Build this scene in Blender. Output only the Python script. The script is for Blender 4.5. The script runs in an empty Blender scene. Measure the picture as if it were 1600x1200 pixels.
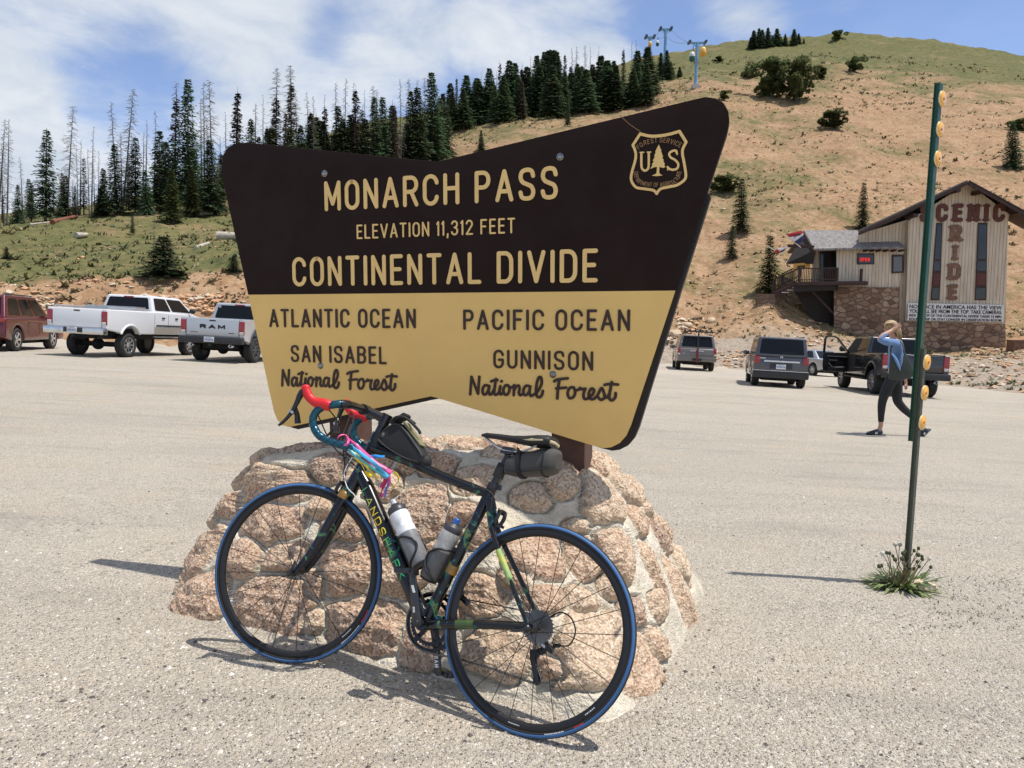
import bpy, bmesh, math, random
import numpy as np
from mathutils import Vector, Matrix
R = math.radians
rnd = random.Random(7)
nrng = np.random.default_rng(11)
SC = bpy.context.scene
COL = SC.collection

# ------------------------------------------------------------------ camera
FPX, CX, CY, PITCH, CAMZ = 1155.0, 800.0, 600.0, R(5.5), 1.3
cam_d = bpy.data.cameras.new('camera'); cam = bpy.data.objects.new('camera', cam_d); COL.objects.link(cam)
cam_d.sensor_width = 36.0; cam_d.lens = FPX / 1600 * 36.0; cam_d.clip_start = 0.05; cam_d.clip_end = 8000
cam.location = (0, 0, CAMZ); cam.rotation_euler = (R(90) - PITCH, 0, 0)
SC.camera = cam

# ------------------------------------------------------------------ sky, sun, exposure
SUN_AZ, SUN_EL = 92.0, 69.0           # compass azimuth from +Y towards +X
SC.view_settings.view_transform = 'Standard'; SC.view_settings.look = 'None'
SC.view_settings.exposure = -0.08; SC.view_settings.gamma = 1.0
world = bpy.data.worlds.new('World'); SC.world = world; world.use_nodes = True
def build_sky():
    nt = world.node_tree; nt.nodes.clear(); N = nt.nodes.new; L = nt.links.new
    out = N('ShaderNodeOutputWorld'); bg = N('ShaderNodeBackground'); bg.inputs['Strength'].default_value = 0.13
    sky = N('ShaderNodeTexSky'); sky.sky_type = 'NISHITA'; sky.sun_disc = False
    sky.sun_elevation = R(SUN_EL); sky.sun_rotation = R(SUN_AZ); sky.altitude = 3400; sky.dust_density = 0.6; sky.ozone_density = 1.5
    tc = N('ShaderNodeTexCoord')
    sep = N('ShaderNodeSeparateXYZ'); L(tc.outputs['Generated'], sep.inputs[0])
    def mth(op, a, b=None, c=None, clamp=False):
        n = N('ShaderNodeMath'); n.operation = op; n.use_clamp = clamp
        for i, v in enumerate((a, b, c)):
            if v is None: continue
            if isinstance(v, (int, float)): n.inputs[i].default_value = v
            else: L(v, n.inputs[i])
        return n.outputs[0]
    den = mth('ADD', mth('MAXIMUM', sep.outputs['Z'], 0.0), 0.22)
    comb = N('ShaderNodeCombineXYZ')
    L(mth('DIVIDE', sep.outputs['X'], den), comb.inputs[0]); L(mth('DIVIDE', sep.outputs['Y'], den), comb.inputs[1])
    def noise(scale, detail, rough, dist=0.0, off=(0, 0, 0)):
        m = N('ShaderNodeMapping'); m.inputs['Location'].default_value = off
        L(comb.outputs[0], m.inputs[0])
        n = N('ShaderNodeTexNoise'); n.inputs['Scale'].default_value = scale; n.inputs['Detail'].default_value = detail
        n.inputs['Roughness'].default_value = rough; n.inputs['Distortion'].default_value = dist
        L(m.outputs[0], n.inputs['Vector']); return n.outputs['Fac']
    big = noise(0.85, 8, 0.55, 0.3, (3.1, 1.7, 0)); fine = noise(3.2, 9, 0.6, 0.5, (0.4, 5.0, 0))
    v = mth('ADD', mth('MULTIPLY', big, 1.0), mth('MULTIPLY', fine, 0.6))
    # the cloud bank lies over the left and centre of the view, clearer sky to the right
    def blob(px, py, rad, amt):
        nonlocal v
        x, y = (px - CX) / FPX, (py - CY) / FPX
        d = Vector((x, math.cos(PITCH) - y * math.sin(PITCH), -math.sin(PITCH) - y * math.cos(PITCH))).normalized()
        n = N('ShaderNodeVectorMath'); n.operation = 'DISTANCE'; n.inputs[1].default_value = d
        L(tc.outputs['Generated'], n.inputs[0])
        q = mth('DIVIDE', n.outputs['Value'], rad); q = mth('MULTIPLY', q, q)
        e = mth('POWER', 2.718, mth('MULTIPLY', q, -1.0))
        v = mth('ADD', v, mth('MULTIPLY', e, amt))
    for b in SKY_BLOBS: blob(*b)
    mr = N('ShaderNodeMapRange'); mr.interpolation_type = 'SMOOTHSTEP'
    mr.inputs['From Min'].default_value = 0.68; mr.inputs['From Max'].default_value = 0.98
    mr.inputs['To Min'].default_value = 0.16; mr.inputs['To Max'].default_value = 0.97
    L(v, mr.inputs['Value'])
    # cloud brightness varies with a second noise: grey undersides and white tops
    shade = noise(2.4, 9, 0.62, 0.6, (7.7, 2.2, 0))
    cr = N('ShaderNodeValToRGB'); cr.color_ramp.elements[0].position = 0.3; cr.color_ramp.elements[1].position = 0.7
    cr.color_ramp.elements[0].color = (4.3, 5.0, 6.0, 1); cr.color_ramp.elements[1].color = (7.3, 7.5, 7.7, 1)
    L(shade, cr.inputs['Fac'])
    hs = N('ShaderNodeMix'); hs.data_type = 'RGBA'; hs.blend_type = 'MULTIPLY'; hs.inputs['Factor'].default_value = 1.0
    L(sky.outputs['Color'], hs.inputs['A']); hs.inputs['B'].default_value = (SKY_TINT[0], SKY_TINT[1], SKY_TINT[2], 1)
    mx = N('ShaderNodeMix'); mx.data_type = 'RGBA'
    L(mr.outputs['Result'], mx.inputs['Factor']); L(hs.outputs['Result'], mx.inputs['A']); L(cr.outputs['Color'], mx.inputs['B'])
    L(mx.outputs['Result'], bg.inputs['Color']); L(bg.outputs[0], out.inputs['Surface'])
SKY_TINT = (1.30, 1.38, 1.55)
SKY_BLOBS = [(8, 165, .045, .5), (120, 140, .09, -.46), (430, 90, .33, .16), (850, 60, .12, .12), (60, 20, .12, .15), (60, 250, .1, .10),
             (1290, 20, .22, -.26), (1560, 120, .28, -.34), (1010, 60, .09, -.16), (1190, 40, .055, .42), (1330, 15, .05, .30), (1110, 20, .05, .25), (960, 90, .05, .3), (690, 180, .06, -.14), (500, 55, .04, -.2), (330, 130, .05, -.15), (240, 60, .05, -.1)]
build_sky()
sun_d = bpy.data.lights.new('sun', 'SUN'); sun_d.energy = 5.0; sun_d.angle = R(0.53); sun_d.color = (1.0, 0.955, 0.89)
sun = bpy.data.objects.new('sun', sun_d); COL.objects.link(sun)
_sd = Vector((math.sin(R(SUN_AZ)) * math.cos(R(SUN_EL)), math.cos(R(SUN_AZ)) * math.cos(R(SUN_EL)), math.sin(R(SUN_EL))))
sun.rotation_euler = _sd.to_track_quat('Z', 'Y').to_euler(); sun.location = _sd * 60

# ------------------------------------------------------------------ picking points of the place
_c, _s = math.cos(PITCH), math.sin(PITCH)
CAMP = Vector((0, 0, CAMZ))
def ray(px, py):
    x, y = (px - CX) / FPX, (py - CY) / FPX
    return Vector((x, _c - y * _s, -_s - y * _c))
def atz(px, py, Z): return CAMP + ray(px, py) * Z
def aty(px, py, Y):
    d = ray(px, py); return CAMP + d * (Y / d.y)
def on_plane(px, py, p0, n):
    d = ray(px, py); return CAMP + d * ((p0 - CAMP).dot(n) / d.dot(n))
def project(P):
    v = P - CAMP; Z = v.y * _c - v.z * _s
    return CX + FPX * v.x / Z, CY - FPX * (v.y * _s + v.z * _c) / Z
LA, LB, LC = -0.0514, -0.033, 0.036        # the lot falls gently away to the right and to the back
def lot_z(x, y): return LA * x + LB * y + LC
_ln = Vector((-LA, -LB, 1)).normalized(); _lp = Vector((0, 0, LC))
def on_lot(px, py): return on_plane(px, py, _lp, _ln)

# ------------------------------------------------------------------ mesh helpers
class MB:
    def __init__(s): s.v = []; s.f = []; s.m = []; s.sm = []
    def add(s, vs, fs, m=0, smooth=False):
        o = len(s.v); s.v.extend([tuple(p) for p in vs])
        for f in fs: s.f.append([i + o for i in f]); s.m.append(m); s.sm.append(smooth)
    def box(s, c, d, m=0, rot=None):
        hx, hy, hz = d[0] / 2, d[1] / 2, d[2] / 2
        P = [Vector((x, y, z)) for x in (-hx, hx) for y in (-hy, hy) for z in (-hz, hz)]
        if rot is not None: P = [rot @ p for p in P]
        c = Vector(c); P = [p + c for p in P]
        s.add(P, [(0, 1, 3, 2), (4, 6, 7, 5), (0, 4, 5, 1), (2, 3, 7, 6), (0, 2, 6, 4), (1, 5, 7, 3)], m)
    def hexa(s, P, m=0):      # 8 corners: bottom ring 0-3, top ring 4-7
        s.add(P, [(3, 2, 1, 0), (4, 5, 6, 7), (0, 1, 5, 4), (1, 2, 6, 5), (2, 3, 7, 6), (3, 0, 4, 7)], m)
    def bar(s, a, b, w, h=None, m=0, up=(0, 0, 1)):
        a, b = Vector(a), Vector(b); h = w if h is None else h; d = (b - a).normalized(); u = Vector(up)
        if abs(d.dot(u)) > .98: u = Vector((0, 1, 0))
        r = d.cross(u).normalized(); u = r.cross(d)
        P = [p + r * (i * w / 2) + u * (j * h / 2) for p in (a, b) for i, j in ((-1, -1), (1, -1), (1, 1), (-1, 1))]
        s.hexa(P, m)
    def tube(s, pts, rad, n=8, m=0, caps=True, smooth=True, closed=False, flat=None):
        pts = [Vector(p) for p in pts]; k = len(pts)
        if not isinstance(rad, (list, tuple)): rad = [rad] * k
        T = []
        for i in range(k):
            if closed: t = pts[(i + 1) % k] - pts[i - 1]
            else: t = pts[min(i + 1, k - 1)] - pts[max(i - 1, 0)]
            T.append(t.normalized() if t.length > 1e-9 else Vector((0, 0, 1)))
        u = Vector((0, 0, 1)) if abs(T[0].z) < .9 else Vector((1, 0, 0))
        if flat is not None: u = Vector(flat[0])
        u = (u - T[0] * u.dot(T[0])).normalized(); V = []
        for i in range(k):
            u = (u - T[i] * u.dot(T[i]))
            u = u.normalized() if u.length > 1e-6 else T[i].orthogonal().normalized()
            w = T[i].cross(u)
            ry = rad[i] * (flat[1] if flat is not None else 1)
            for j in range(n):
                a = 2 * math.pi * j / n; V.append(pts[i] + u * (math.cos(a) * rad[i]) + w * (math.sin(a) * ry))
        F = []
        for i in range(k if closed else k - 1):
            i2 = (i + 1) % k
            for j in range(n): F.append((i * n + j, i * n + (j + 1) % n, i2 * n + (j + 1) % n, i2 * n + j))
        s.add(V, F, m, smooth)
        if caps and not closed:
            s.add(V[:n], [tuple(range(n - 1, -1, -1))], m); s.add(V[-n:], [tuple(range(n))], m)
    def lathe(s, prof, M4=None, n=24, m=0, smooth=True, closed=False):   # prof: (r, h) around local z
        V = []; F = []
        for r, h in prof:
            for j in range(n):
                a = 2 * math.pi * j / n; p = Vector((r * math.cos(a), r * math.sin(a), h)); V.append(M4 @ p if M4 is not None else p)
        k = len(prof)
        for i in range(k if closed else k - 1):
            i2 = (i + 1) % k
            for j in range(n): F.append((i * n + j, i * n + (j + 1) % n, i2 * n + (j + 1) % n, i2 * n + j))
        s.add(V, F, m, smooth)
        if not closed:
            for i, rev in ((0, True), (k - 1, False)):
                if prof[i][0] > 1e-5:
                    q = list(range(i * n, i * n + n)); s.add([V[t] for t in q], [tuple(range(n - 1, -1, -1)) if rev else tuple(range(n))], m)
    def prism(s, poly, axis_a, axis_b, axis_n, o, t0, t1, m=0, m_side=None):   # polygon in (a,b) plane at o, from n*t0 to n*t1
        o, A, B, Nn = Vector(o), Vector(axis_a), Vector(axis_b), Vector(axis_n); k = len(poly)
        V = [o + A * p[0] + B * p[1] + Nn * t for t in (t0, t1) for p in poly]
        s.add(V, [tuple(range(k - 1, -1, -1)), tuple(range(k, 2 * k))], m)
        s.add(V, [(i, (i + 1) % k, k + (i + 1) % k, k + i) for i in range(k)], m if m_side is None else m_side)
    def ell(s, c, r, n=12, k=8, m=0, rot=None):
        c = Vector(c); V = []; F = []
        for i in range(k + 1):
            th = math.pi * i / k
            for j in range(n):
                a = 2 * math.pi * j / n
                p = Vector((r[0] * math.sin(th) * math.cos(a), r[1] * math.sin(th) * math.sin(a), r[2] * math.cos(th)))
                V.append(c + (rot @ p if rot is not None else p))
        for i in range(k):
            for j in range(n): F.append((i * n + j, (i + 1) * n + j, (i + 1) * n + (j + 1) % n, i * n + (j + 1) % n))
        s.add(V, F, m, True)
    def mesh(s, name, mats, bevel=0.0, seg=2, angle=40):
        me = bpy.data.meshes.new(name); me.from_pydata(s.v, [], s.f)
        for mm in (mats if isinstance(mats, (list, tuple)) else [mats]): me.materials.append(mm)
        me.polygons.foreach_set('material_index', s.m); me.polygons.foreach_set('use_smooth', s.sm)
        if bevel:
            b = bmesh.new(); b.from_mesh(me); bmesh.ops.remove_doubles(b, verts=b.verts, dist=1e-5)
            es = [e for e in b.edges if len(e.link_faces) == 2 and e.calc_face_angle(0) > R(angle)]
            bmesh.ops.bevel(b, geom=es, offset=bevel, segments=seg, profile=.6, affect='EDGES', clamp_overlap=True)
            b.to_mesh(me); b.free()
            me.polygons.foreach_set('use_smooth', [True] * len(me.polygons)); me.set_sharp_from_angle(angle=R(38))
        me.validate(); me.update(); return me
    def build(s, name, mats, parent=None, **kw):
        o = bpy.data.objects.new(name, s.mesh(name, mats, **kw)); COL.objects.link(o)
        if parent is not None: o.parent = parent
        return o
def link(name, me, parent=None):
    o = bpy.data.objects.new(name, me); COL.objects.link(o)
    if parent is not None: o.parent = parent
    return o
def tag(o, label=None, cat=None, group=None, kind=None):
    if label: o['label'] = label
    if cat: o['category'] = cat
    if group: o['group'] = group
    if kind: o['kind'] = kind
    return o
def empty(name, loc=(0, 0, 0), M4=None):
    o = bpy.data.objects.new(name, None); COL.objects.link(o); o.empty_display_size = .1
    if M4 is not None: o.matrix_world = M4
    else: o.location = loc
    return o
def copy_tree(o, parent=None):
    c = o.copy(); COL.objects.link(c); c.parent = parent
    for ch in [q for q in bpy.data.objects if q.parent == o]: copy_tree(ch, c)
    return c
def catmull(P, n=8, closed=False):
    P = [Vector(p) for p in P]; k = len(P); out = []
    for i in range(k if closed else k - 1):
        if closed: a, b, c, d = P[i - 1], P[i], P[(i + 1) % k], P[(i + 2) % k]
        else: a, b, c, d = P[max(i - 1, 0)], P[i], P[i + 1], P[min(i + 2, k - 1)]
        for j in range(n):
            t = j / n
            out.append(.5 * ((2 * b) + (c - a) * t + (2 * a - 5 * b + 4 * c - d) * t * t + (3 * b - 3 * c + d - a) * t ** 3))
    if not closed: out.append(P[-1])
    return out

# ------------------------------------------------------------------ materials
def lin(r, g, b):
    f = lambda c: (c / 255 / 12.92) if c / 255 <= .04045 else ((c / 255 + .055) / 1.055) ** 2.4
    return (f(r), f(g), f(b))
class NT:
    def __init__(s, m): s.nt = m.node_tree; s.N = s.nt.nodes.new; s.L = s.nt.links.new
    def tex(s, kind, vec, **kw):
        n = s.N(kind)
        for k, v in kw.items():
            if k in n.inputs: n.inputs[k].default_value = v
            else: setattr(n, k, v)
        if vec is not None: s.L(vec, n.inputs['Vector'])
        return n
    def noise(s, vec, scale, detail=4, rough=.55, dist=0): return s.tex('ShaderNodeTexNoise', vec, Scale=scale, Detail=detail, Roughness=rough, Distortion=dist).outputs['Fac']
    def ramp(s, fac, stops, interp='LINEAR'):
        n = s.N('ShaderNodeValToRGB'); e = n.color_ramp.elements; n.color_ramp.interpolation = interp
        while len(e) < len(stops): e.new(.5)
        for q, (p, c) in zip(e, stops):
            q.position = p; q.color = (c[0], c[1], c[2], 1) if not isinstance(c, (int, float)) else (c, c, c, 1)
        s.L(fac, n.inputs['Fac']); return n.outputs['Color']
    def mix(s, fac, a, b, blend='MIX'):
        n = s.N('ShaderNodeMix'); n.data_type = 'RGBA'; n.blend_type = blend
        for k, v in (('Factor', fac), ('A', a), ('B', b)):
            if isinstance(v, (int, float)): n.inputs[k].default_value = v if k == 'Factor' else (v, v, v, 1)
            elif isinstance(v, tuple): n.inputs[k].default_value = (v[0], v[1], v[2], 1)
            else: s.L(v, n.inputs[k])
        return n.outputs['Result']
    def math(s, op, a, b=0.0, clamp=False):
        n = s.N('ShaderNodeMath'); n.operation = op; n.use_clamp = clamp
        for i, v in enumerate((a, b)):
            if isinstance(v, (int, float)): n.inputs[i].default_value = v
            else: s.L(v, n.inputs[i])
        return n.outputs[0]
    def maprange(s, v, a, b, c=0.0, d=1.0):
        n = s.N('ShaderNodeMapRange'); n.interpolation_type = 'SMOOTHSTEP'
        for k, q in zip(('From Min', 'From Max', 'To Min', 'To Max'), (a, b, c, d)): n.inputs[k].default_value = q
        s.L(v, n.inputs['Value']); return n.outputs['Result']
    def attr(s, name): n = s.N('ShaderNodeAttribute'); n.attribute_name = name; return n
    def mapping(s, vec, scale=(1, 1, 1), rot=(0, 0, 0), loc=(0, 0, 0)):
        n = s.N('ShaderNodeMapping'); n.inputs['Scale'].default_value = scale; n.inputs['Rotation'].default_value = rot; n.inputs['Location'].default_value = loc
        s.L(vec, n.inputs['Vector']); return n.outputs[0]
    def bump(s, h, strength=.3, dist=.01, normal=None):
        n = s.N('ShaderNodeBump'); n.inputs['Strength'].default_value = strength; n.inputs['Distance'].default_value = dist
        s.L(h, n.inputs['Height'])
        if normal is not None: s.L(normal, n.inputs['Normal'])
        return n.outputs[0]
def new_mat(name):
    m = bpy.data.materials.new(name); m.use_nodes = True; t = NT(m)
    b = m.node_tree.nodes['Principled BSDF']; tc = t.N('ShaderNodeTexCoord')
    return m, t, b, tc
_MC = {}
def mat(name, col, rough=.6, metal=0.0, var=.12, scale=6.0, bump=0.0, bscale=60.0, coat=0.0, spec=.5, emit=None, col2=None, alpha=1.0, bdist=.003):
    if name in _MC: return _MC[name]
    m, t, b, tc = new_mat(name); o = tc.outputs['Object']
    fac = t.noise(o, scale, 6, .6)
    if col2 is None: lo = tuple(c * (1 - var) for c in col); hi = tuple(min(1, c * (1 + var)) for c in col)
    else: lo, hi = col, col2
    t.L(t.ramp(fac, [(.32, lo), (.68, hi)]), b.inputs['Base Color'])
    b.inputs['Metallic'].default_value = metal; b.inputs['Specular IOR Level'].default_value = spec
    if coat and not bump: b.inputs['Roughness'].default_value = rough
    else:
        rf = t.noise(o, scale * 2.3, 4, .6)
        t.L(t.maprange(rf, .25, .75, max(.02, rough - .08), min(1, rough + .08)), b.inputs['Roughness'])
    if coat: b.inputs['Coat Weight'].default_value = coat; b.inputs['Coat Roughness'].default_value = .05
    if bump: t.L(t.bump(t.noise(o, bscale, 5, .65), bump, bdist), b.inputs['Normal'])
    if emit: b.inputs['Emission Color'].default_value = (*emit[:3], 1); b.inputs['Emission Strength'].default_value = emit[3]
    _MC[name] = m; return m
# ------------------------------------------------------------------ the ground: gravel lot and hillside as one polar sheet split in two
AZ_COLS = [   # picture column at the horizon, then (range in m, picture row) of the ground there
    (-500, [(38, None), (43, 446), (66, 405), (85, 385), (120, 378), (210, 385), (300, 400)]),
    (0,    [(38, None), (42.5, 440), (63, 388), (82, 353), (112, 344), (200, 352), (300, 372)]),
    (200,  [(38, None), (42.5, 432), (61, 380), (82, 334), (115, 322), (200, 320), (300, 335)]),
    (350,  [(38, None), (42.5, 426), (63, 368), (82, 322), (120, 298), (215, 280), (300, 285)]),
    (550,  [(38, None), (43, 424), (72, 345), (105, 275), (160, 225), (240, 207), (310, 207)]),
    (700,  [(40, None), (45, 430), (82, 322), (120, 240), (165, 205), (240, 183), (310, 178)]),
    (850,  [(44, None), (50, 450), (90, 310), (132, 193), (185, 158), (265, 140), (320, 132)]),
    (1000, [(47, None), (54, 487), (95, 305), (142, 172), (195, 130), (265, 108), (320, 98)]),
    (1100, [(48, None), (55, 517), (95, 300), (142, 165), (200, 112), (265, 88), (315, 75)]),
    (1205, [(49, None), (58, 486), (96, 300), (144, 172), (205, 108), (268, 80), (315, 65)]),
    (1300, [(50, None), (62, 512), (98, 300), (145, 180), (210, 105), (270, 74), (315, 57)]),
    (1450, [(43, None), (69, 534), (104, 315), (146, 200), (210, 120), (270, 85), (315, 69)]),
    (1600, [(38, None), (70, 540), (104, 335), (146, 215), (210, 140), (270, 108), (315, 97)]),
    (1900, [(36, None), (60, 545), (95, 380), (146, 275), (210, 205), (270, 180), (315, 170)]),
    (2300, [(36, None), (55, 530), (90, 440), (146, 380), (210, 330), (270, 310), (315, 305)]),
]
def _col_profile(px, rows):
    hy = CY - FPX * math.tan(PITCH)
    d = ray(px, hy); az = math.atan2(d.x, d.y); out = []
    for r, py in rows:
        x, y = r * math.sin(az), r * math.cos(az)
        if py is None: z = lot_z(x, y)
        else:
            yc = (py - CY) / FPX; Y = _c - yc * _s; z = CAMZ + r * math.cos(az) / Y * (-_s - yc * _c)
        out.append((r, z))
    return az, out
_P = [_col_profile(p, r) for p, r in AZ_COLS]
_azs = np.array([a for a, _ in _P]); _rr = np.array([[q[0] for q in o] for _, o in _P]); _zz = np.array([[q[1] for q in o] for _, o in _P])
# behind the camera and far to the sides the lot simply runs on
_azs = np.concatenate([[-math.pi, R(-75)], _azs, [R(80), math.pi]])
def _flat_row(az):
    rs = np.array([38, 43, 66, 90, 140, 220, 310.]); return rs, np.array([lot_z(r * math.sin(az) * .3, r * math.cos(az) * .3) for r in rs])
fa = [_flat_row(a) for a in (-math.pi, R(-75), R(80), math.pi)]
_rr = np.vstack([fa[0][0], fa[1][0], _rr, fa[2][0], fa[3][0]]); _zz = np.vstack([fa[0][1], fa[1][1], _zz, fa[2][1], fa[3][1]])
def _pchip(x, y, q):
    h = np.diff(x); d = np.diff(y) / h; m = np.zeros(len(x)); m[0], m[-1] = d[0], d[-1] * .2
    for i in range(1, len(x) - 1):
        if d[i - 1] * d[i] > 0: w1, w2 = 2 * h[i] + h[i - 1], h[i] + 2 * h[i - 1]; m[i] = (w1 + w2) / (w1 / d[i - 1] + w2 / d[i])
    k = np.clip(np.searchsorted(x, q) - 1, 0, len(h) - 1); t = (q - x[k]) / h[k]
    return (2 * t**3 - 3 * t**2 + 1) * y[k] + (t**3 - 2 * t**2 + t) * h[k] * m[k] + (-2 * t**3 + 3 * t**2) * y[k + 1] + (t**3 - t**2) * h[k] * m[k + 1]
def _interp_col(az):
    # smooth (cosine-free) linear blend between the two neighbouring columns
    return np.array([np.interp(az, _azs, _rr[:, k]) for k in range(7)]), np.array([np.interp(az, _azs, _zz[:, k]) for k in range(7)])
_G = nrng.random((64, 64))
def vnoise(x, y):
    xi, yi = np.floor(x).astype(int), np.floor(y).astype(int); fx, fy = x - xi, y - yi
    fx = fx * fx * (3 - 2 * fx); fy = fy * fy * (3 - 2 * fy); g = lambda a, b: _G[a % 64, b % 64]
    return (g(xi, yi) * (1 - fx) + g(xi + 1, yi) * fx) * (1 - fy) + (g(xi, yi + 1) * (1 - fx) + g(xi + 1, yi + 1) * fx) * fy - .5
def fbm(x, y, o=4):
    t = 0; a = 1.
    for _ in range(o): t = t + a * vnoise(x, y); x, y, a = x * 2.03 + 17.3, y * 2.03 + 5.1, a * .5
    return t
def ground_rz(az, r):
    """height at azimuth az for an array of ranges r"""
    rs, zs = _interp_col(az); r = np.asarray(r, float)
    x, y = r * math.sin(az), r * math.cos(az)
    flat = LA * x + LB * y + LC
    hill = _pchip(rs, zs, np.clip(r, rs[0], rs[-1]))
    over = np.maximum(r - rs[-1], 0); hill = hill - over * .16 - over**2 * .0011
    hill = np.maximum(hill, -60)
    inview = np.clip((R(72) - abs(az - R(3))) / R(14), 0, 1)
    w = np.clip((r - rs[0]) / 6, 0, 1)
    amp = (.10 + .008 * np.minimum(r, 130)) * w * inview
    z = np.where(r <= rs[0], flat, hill + amp * fbm(x * .16, y * .16) * 1.2 + .25 * w * inview * fbm(x * .9, y * .9, 3))
    # broken rim of the cut bank
    near = r < rs[0] + .01
    z = z + np.where(near, .012 * fbm(x * .5, y * .5, 3) * np.clip((r - 5) / 8, 0, 1), 0)
    farflat = np.clip((r - 420) / 300, 0, 1)
    return z
def ground_at(x, y):
    return float(ground_rz(math.atan2(x, y), np.array([math.hypot(x, y)]))[0])
def ground_hit(px, py, r0=20., r1=330.):
    """first point of the ground met by the line of sight through a picture point"""
    d = ray(px, py); h = math.hypot(d.x, d.y); az = math.atan2(d.x, d.y)
    r = np.arange(r0, r1, .25); g = ground_rz(az, r); los = CAMZ + d.z / h * r
    below = np.nonzero(los <= g)[0]
    if len(below):
        i = below[0]; rr = r[i]
        if i: a, b = los[i - 1] - g[i - 1], g[i] - los[i]; rr = r[i - 1] + .25 * a / max(1e-6, a + b)
    else: rr = r1 - 30
    return Vector((rr * math.sin(az), rr * math.cos(az), float(ground_rz(az, np.array([rr]))[0])))
def build_ground():
    az = np.concatenate([np.linspace(-math.pi, R(-55), 26, endpoint=False), np.linspace(R(-55), R(-38), 40, endpoint=False),
                         np.linspace(R(-38), R(38), 420, endpoint=False), np.linspace(R(38), R(60), 44, endpoint=False), np.linspace(R(60), math.pi, 24)])
    t_in = np.concatenate([[0.02], np.geomspace(.06, 1, 46)])
    nin = len(t_in)
    t_out = np.concatenate([np.linspace(0, 10, 22)[1:], np.geomspace(10.8, 290, 110), [340, 420, 600, 1000, 2000, 4000]])
    A = len(az); V = np.zeros((A, nin + len(t_out), 3)); Wt = np.zeros((A, nin + len(t_out))); Gr = np.zeros_like(Wt)
    for i, a in enumerate(az):
        rs, zs = _interp_col(a); edge = rs[0] + .7 * float(fbm(np.array([a * 40]), np.array([2.]), 3)[0])
        r = np.concatenate([t_in * edge, edge + t_out]); z = ground_rz(a, r)
        V[i, :, 0] = r * math.sin(a); V[i, :, 1] = r * math.cos(a); V[i, :, 2] = z
        # zones: how grassy, and whether the bare cut bank
        for_az = math.degrees(a)
        q = np.interp(r, rs, [0, 1, 2, 3, 4, 5, 6])
        left = np.clip((-9 - for_az) / 10, 0, 1); right = 1 - left
        g_left = np.interp(q, [0, .6, .98, 1.06, 1.5, 6], [.0, .03, .06, .84, .74, .74])
        g_right = np.interp(q, [0, .3, 1, 2, 3, 3.8, 4.4, 5.2, 6], [.05, .12, .38, .44, .32, .56, .92, .90, .70])
        g_right = g_right - np.clip((for_az - 18) / 12, 0, 1) * np.interp(q, [1, 2, 3.4, 4.3, 6], [.04, .18, .16, .05, 0])
        g_right = g_right + np.clip((6 - abs(for_az - 2)) / 4, 0, 1) * np.interp(q, [2.6, 3.1, 3.6, 6], [0, .2, .3, .2])
        Gr[i] = g_left * left + g_right * right
        Wt[i] = np.interp(q, [0, .5, 1.4, 2], [1, .8, .25, 0])     # grey gravel spill at the toe on the right
        Wt[i] = Wt[i] * right
    def grid(i0, i1):
        sub = V[:, i0:i1]; n = sub.shape[1]; vs = sub.reshape(-1, 3)
        idx = np.arange(A * n).reshape(A, n)
        f = np.stack([idx[:-1, :-1], idx[1:, :-1], idx[1:, 1:], idx[:-1, 1:]], -1).reshape(-1, 4)
        f2 = np.stack([idx[-1, :-1], idx[0, :-1], idx[0, 1:], idx[-1, 1:]], -1).reshape(-1, 4)
        return vs, f[:, ::-1], n
    def mk(name, i0, i1, m, cap=False):
        vs, f, n = grid(i0, i1); me = bpy.data.meshes.new(name)
        fl = f.tolist()
        if cap: fl.append([i * n for i in range(A - 1)][::1])
        me.from_pydata(vs.tolist(), [], fl)
        at = me.attributes.new('grass', 'FLOAT', 'POINT'); at.data.foreach_set('value', Gr[:, i0:i1].reshape(-1))
        at = me.attributes.new('spill', 'FLOAT', 'POINT'); at.data.foreach_set('value', Wt[:, i0:i1].reshape(-1))
        me.materials.append(m); me.polygons.foreach_set('use_smooth', [True] * len(me.polygons)); me.update()
        b = bmesh.new(); b.from_mesh(me); bmesh.ops.recalc_face_normals(b, faces=b.faces)
        if sum(q.normal.z for q in b.faces) < 0: bmesh.ops.reverse_faces(b, faces=b.faces)
        b.to_mesh(me); b.free()
        o = link(name, me); o['kind'] = 'structure'; return o
    # gravel
    m, t, b, tc = new_mat('gravel'); o = tc.outputs['Object']
    base = t.ramp(t.noise(t.mapping(o, (.22, .5, 1)), 1.0, 5, .55, .6), [(.33, lin(170, 161, 147)), (.5, lin(192, 182, 165)), (.68, lin(206, 194, 174))])
    tan = t.maprange(t.noise(t.mapping(o, (1, 1, 1), loc=(3, 9, 0)), .9, 5, .6), .5, .66, 0, .55)
    base = t.mix(tan, base, lin(204, 182, 154))
    streak = t.maprange(t.noise(t.mapping(o, (.16, 1.0, 1), rot=(0, 0, .12)), 2.6, 7, .7, .6), .48, .68, 0, .40)
    base = t.mix(streak, base, lin(118, 111, 105))
    v1 = t.tex('ShaderNodeTexVoronoi', o, Scale=155.0); v2 = t.tex('ShaderNodeTexVoronoi', o, Scale=62.0)
    g1 = t.ramp(t.N('ShaderNodeSeparateColor').outputs[0] if False else v1.outputs['Color'], [(.05, lin(92, 86, 79)), (.25, lin(166, 157, 142)), (.7, lin(213, 203, 185)), (.97, lin(240, 233, 220))])
    worn = t.maprange(t.noise(t.mapping(o, (.35, .8, 1), loc=(11, 4, 0)), 1.1, 6, .6, .5), .42, .62)
    base = t.mix(t.math('MULTIPLY', t.math('SUBTRACT', 1.0, t.math('MULTIPLY', worn, .55)), .58), base, g1)
    g2 = t.ramp(v2.outputs['Color'], [(.08, lin(106, 99, 92)), (.4, lin(188, 177, 160)), (.9, lin(224, 215, 198))])
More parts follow.
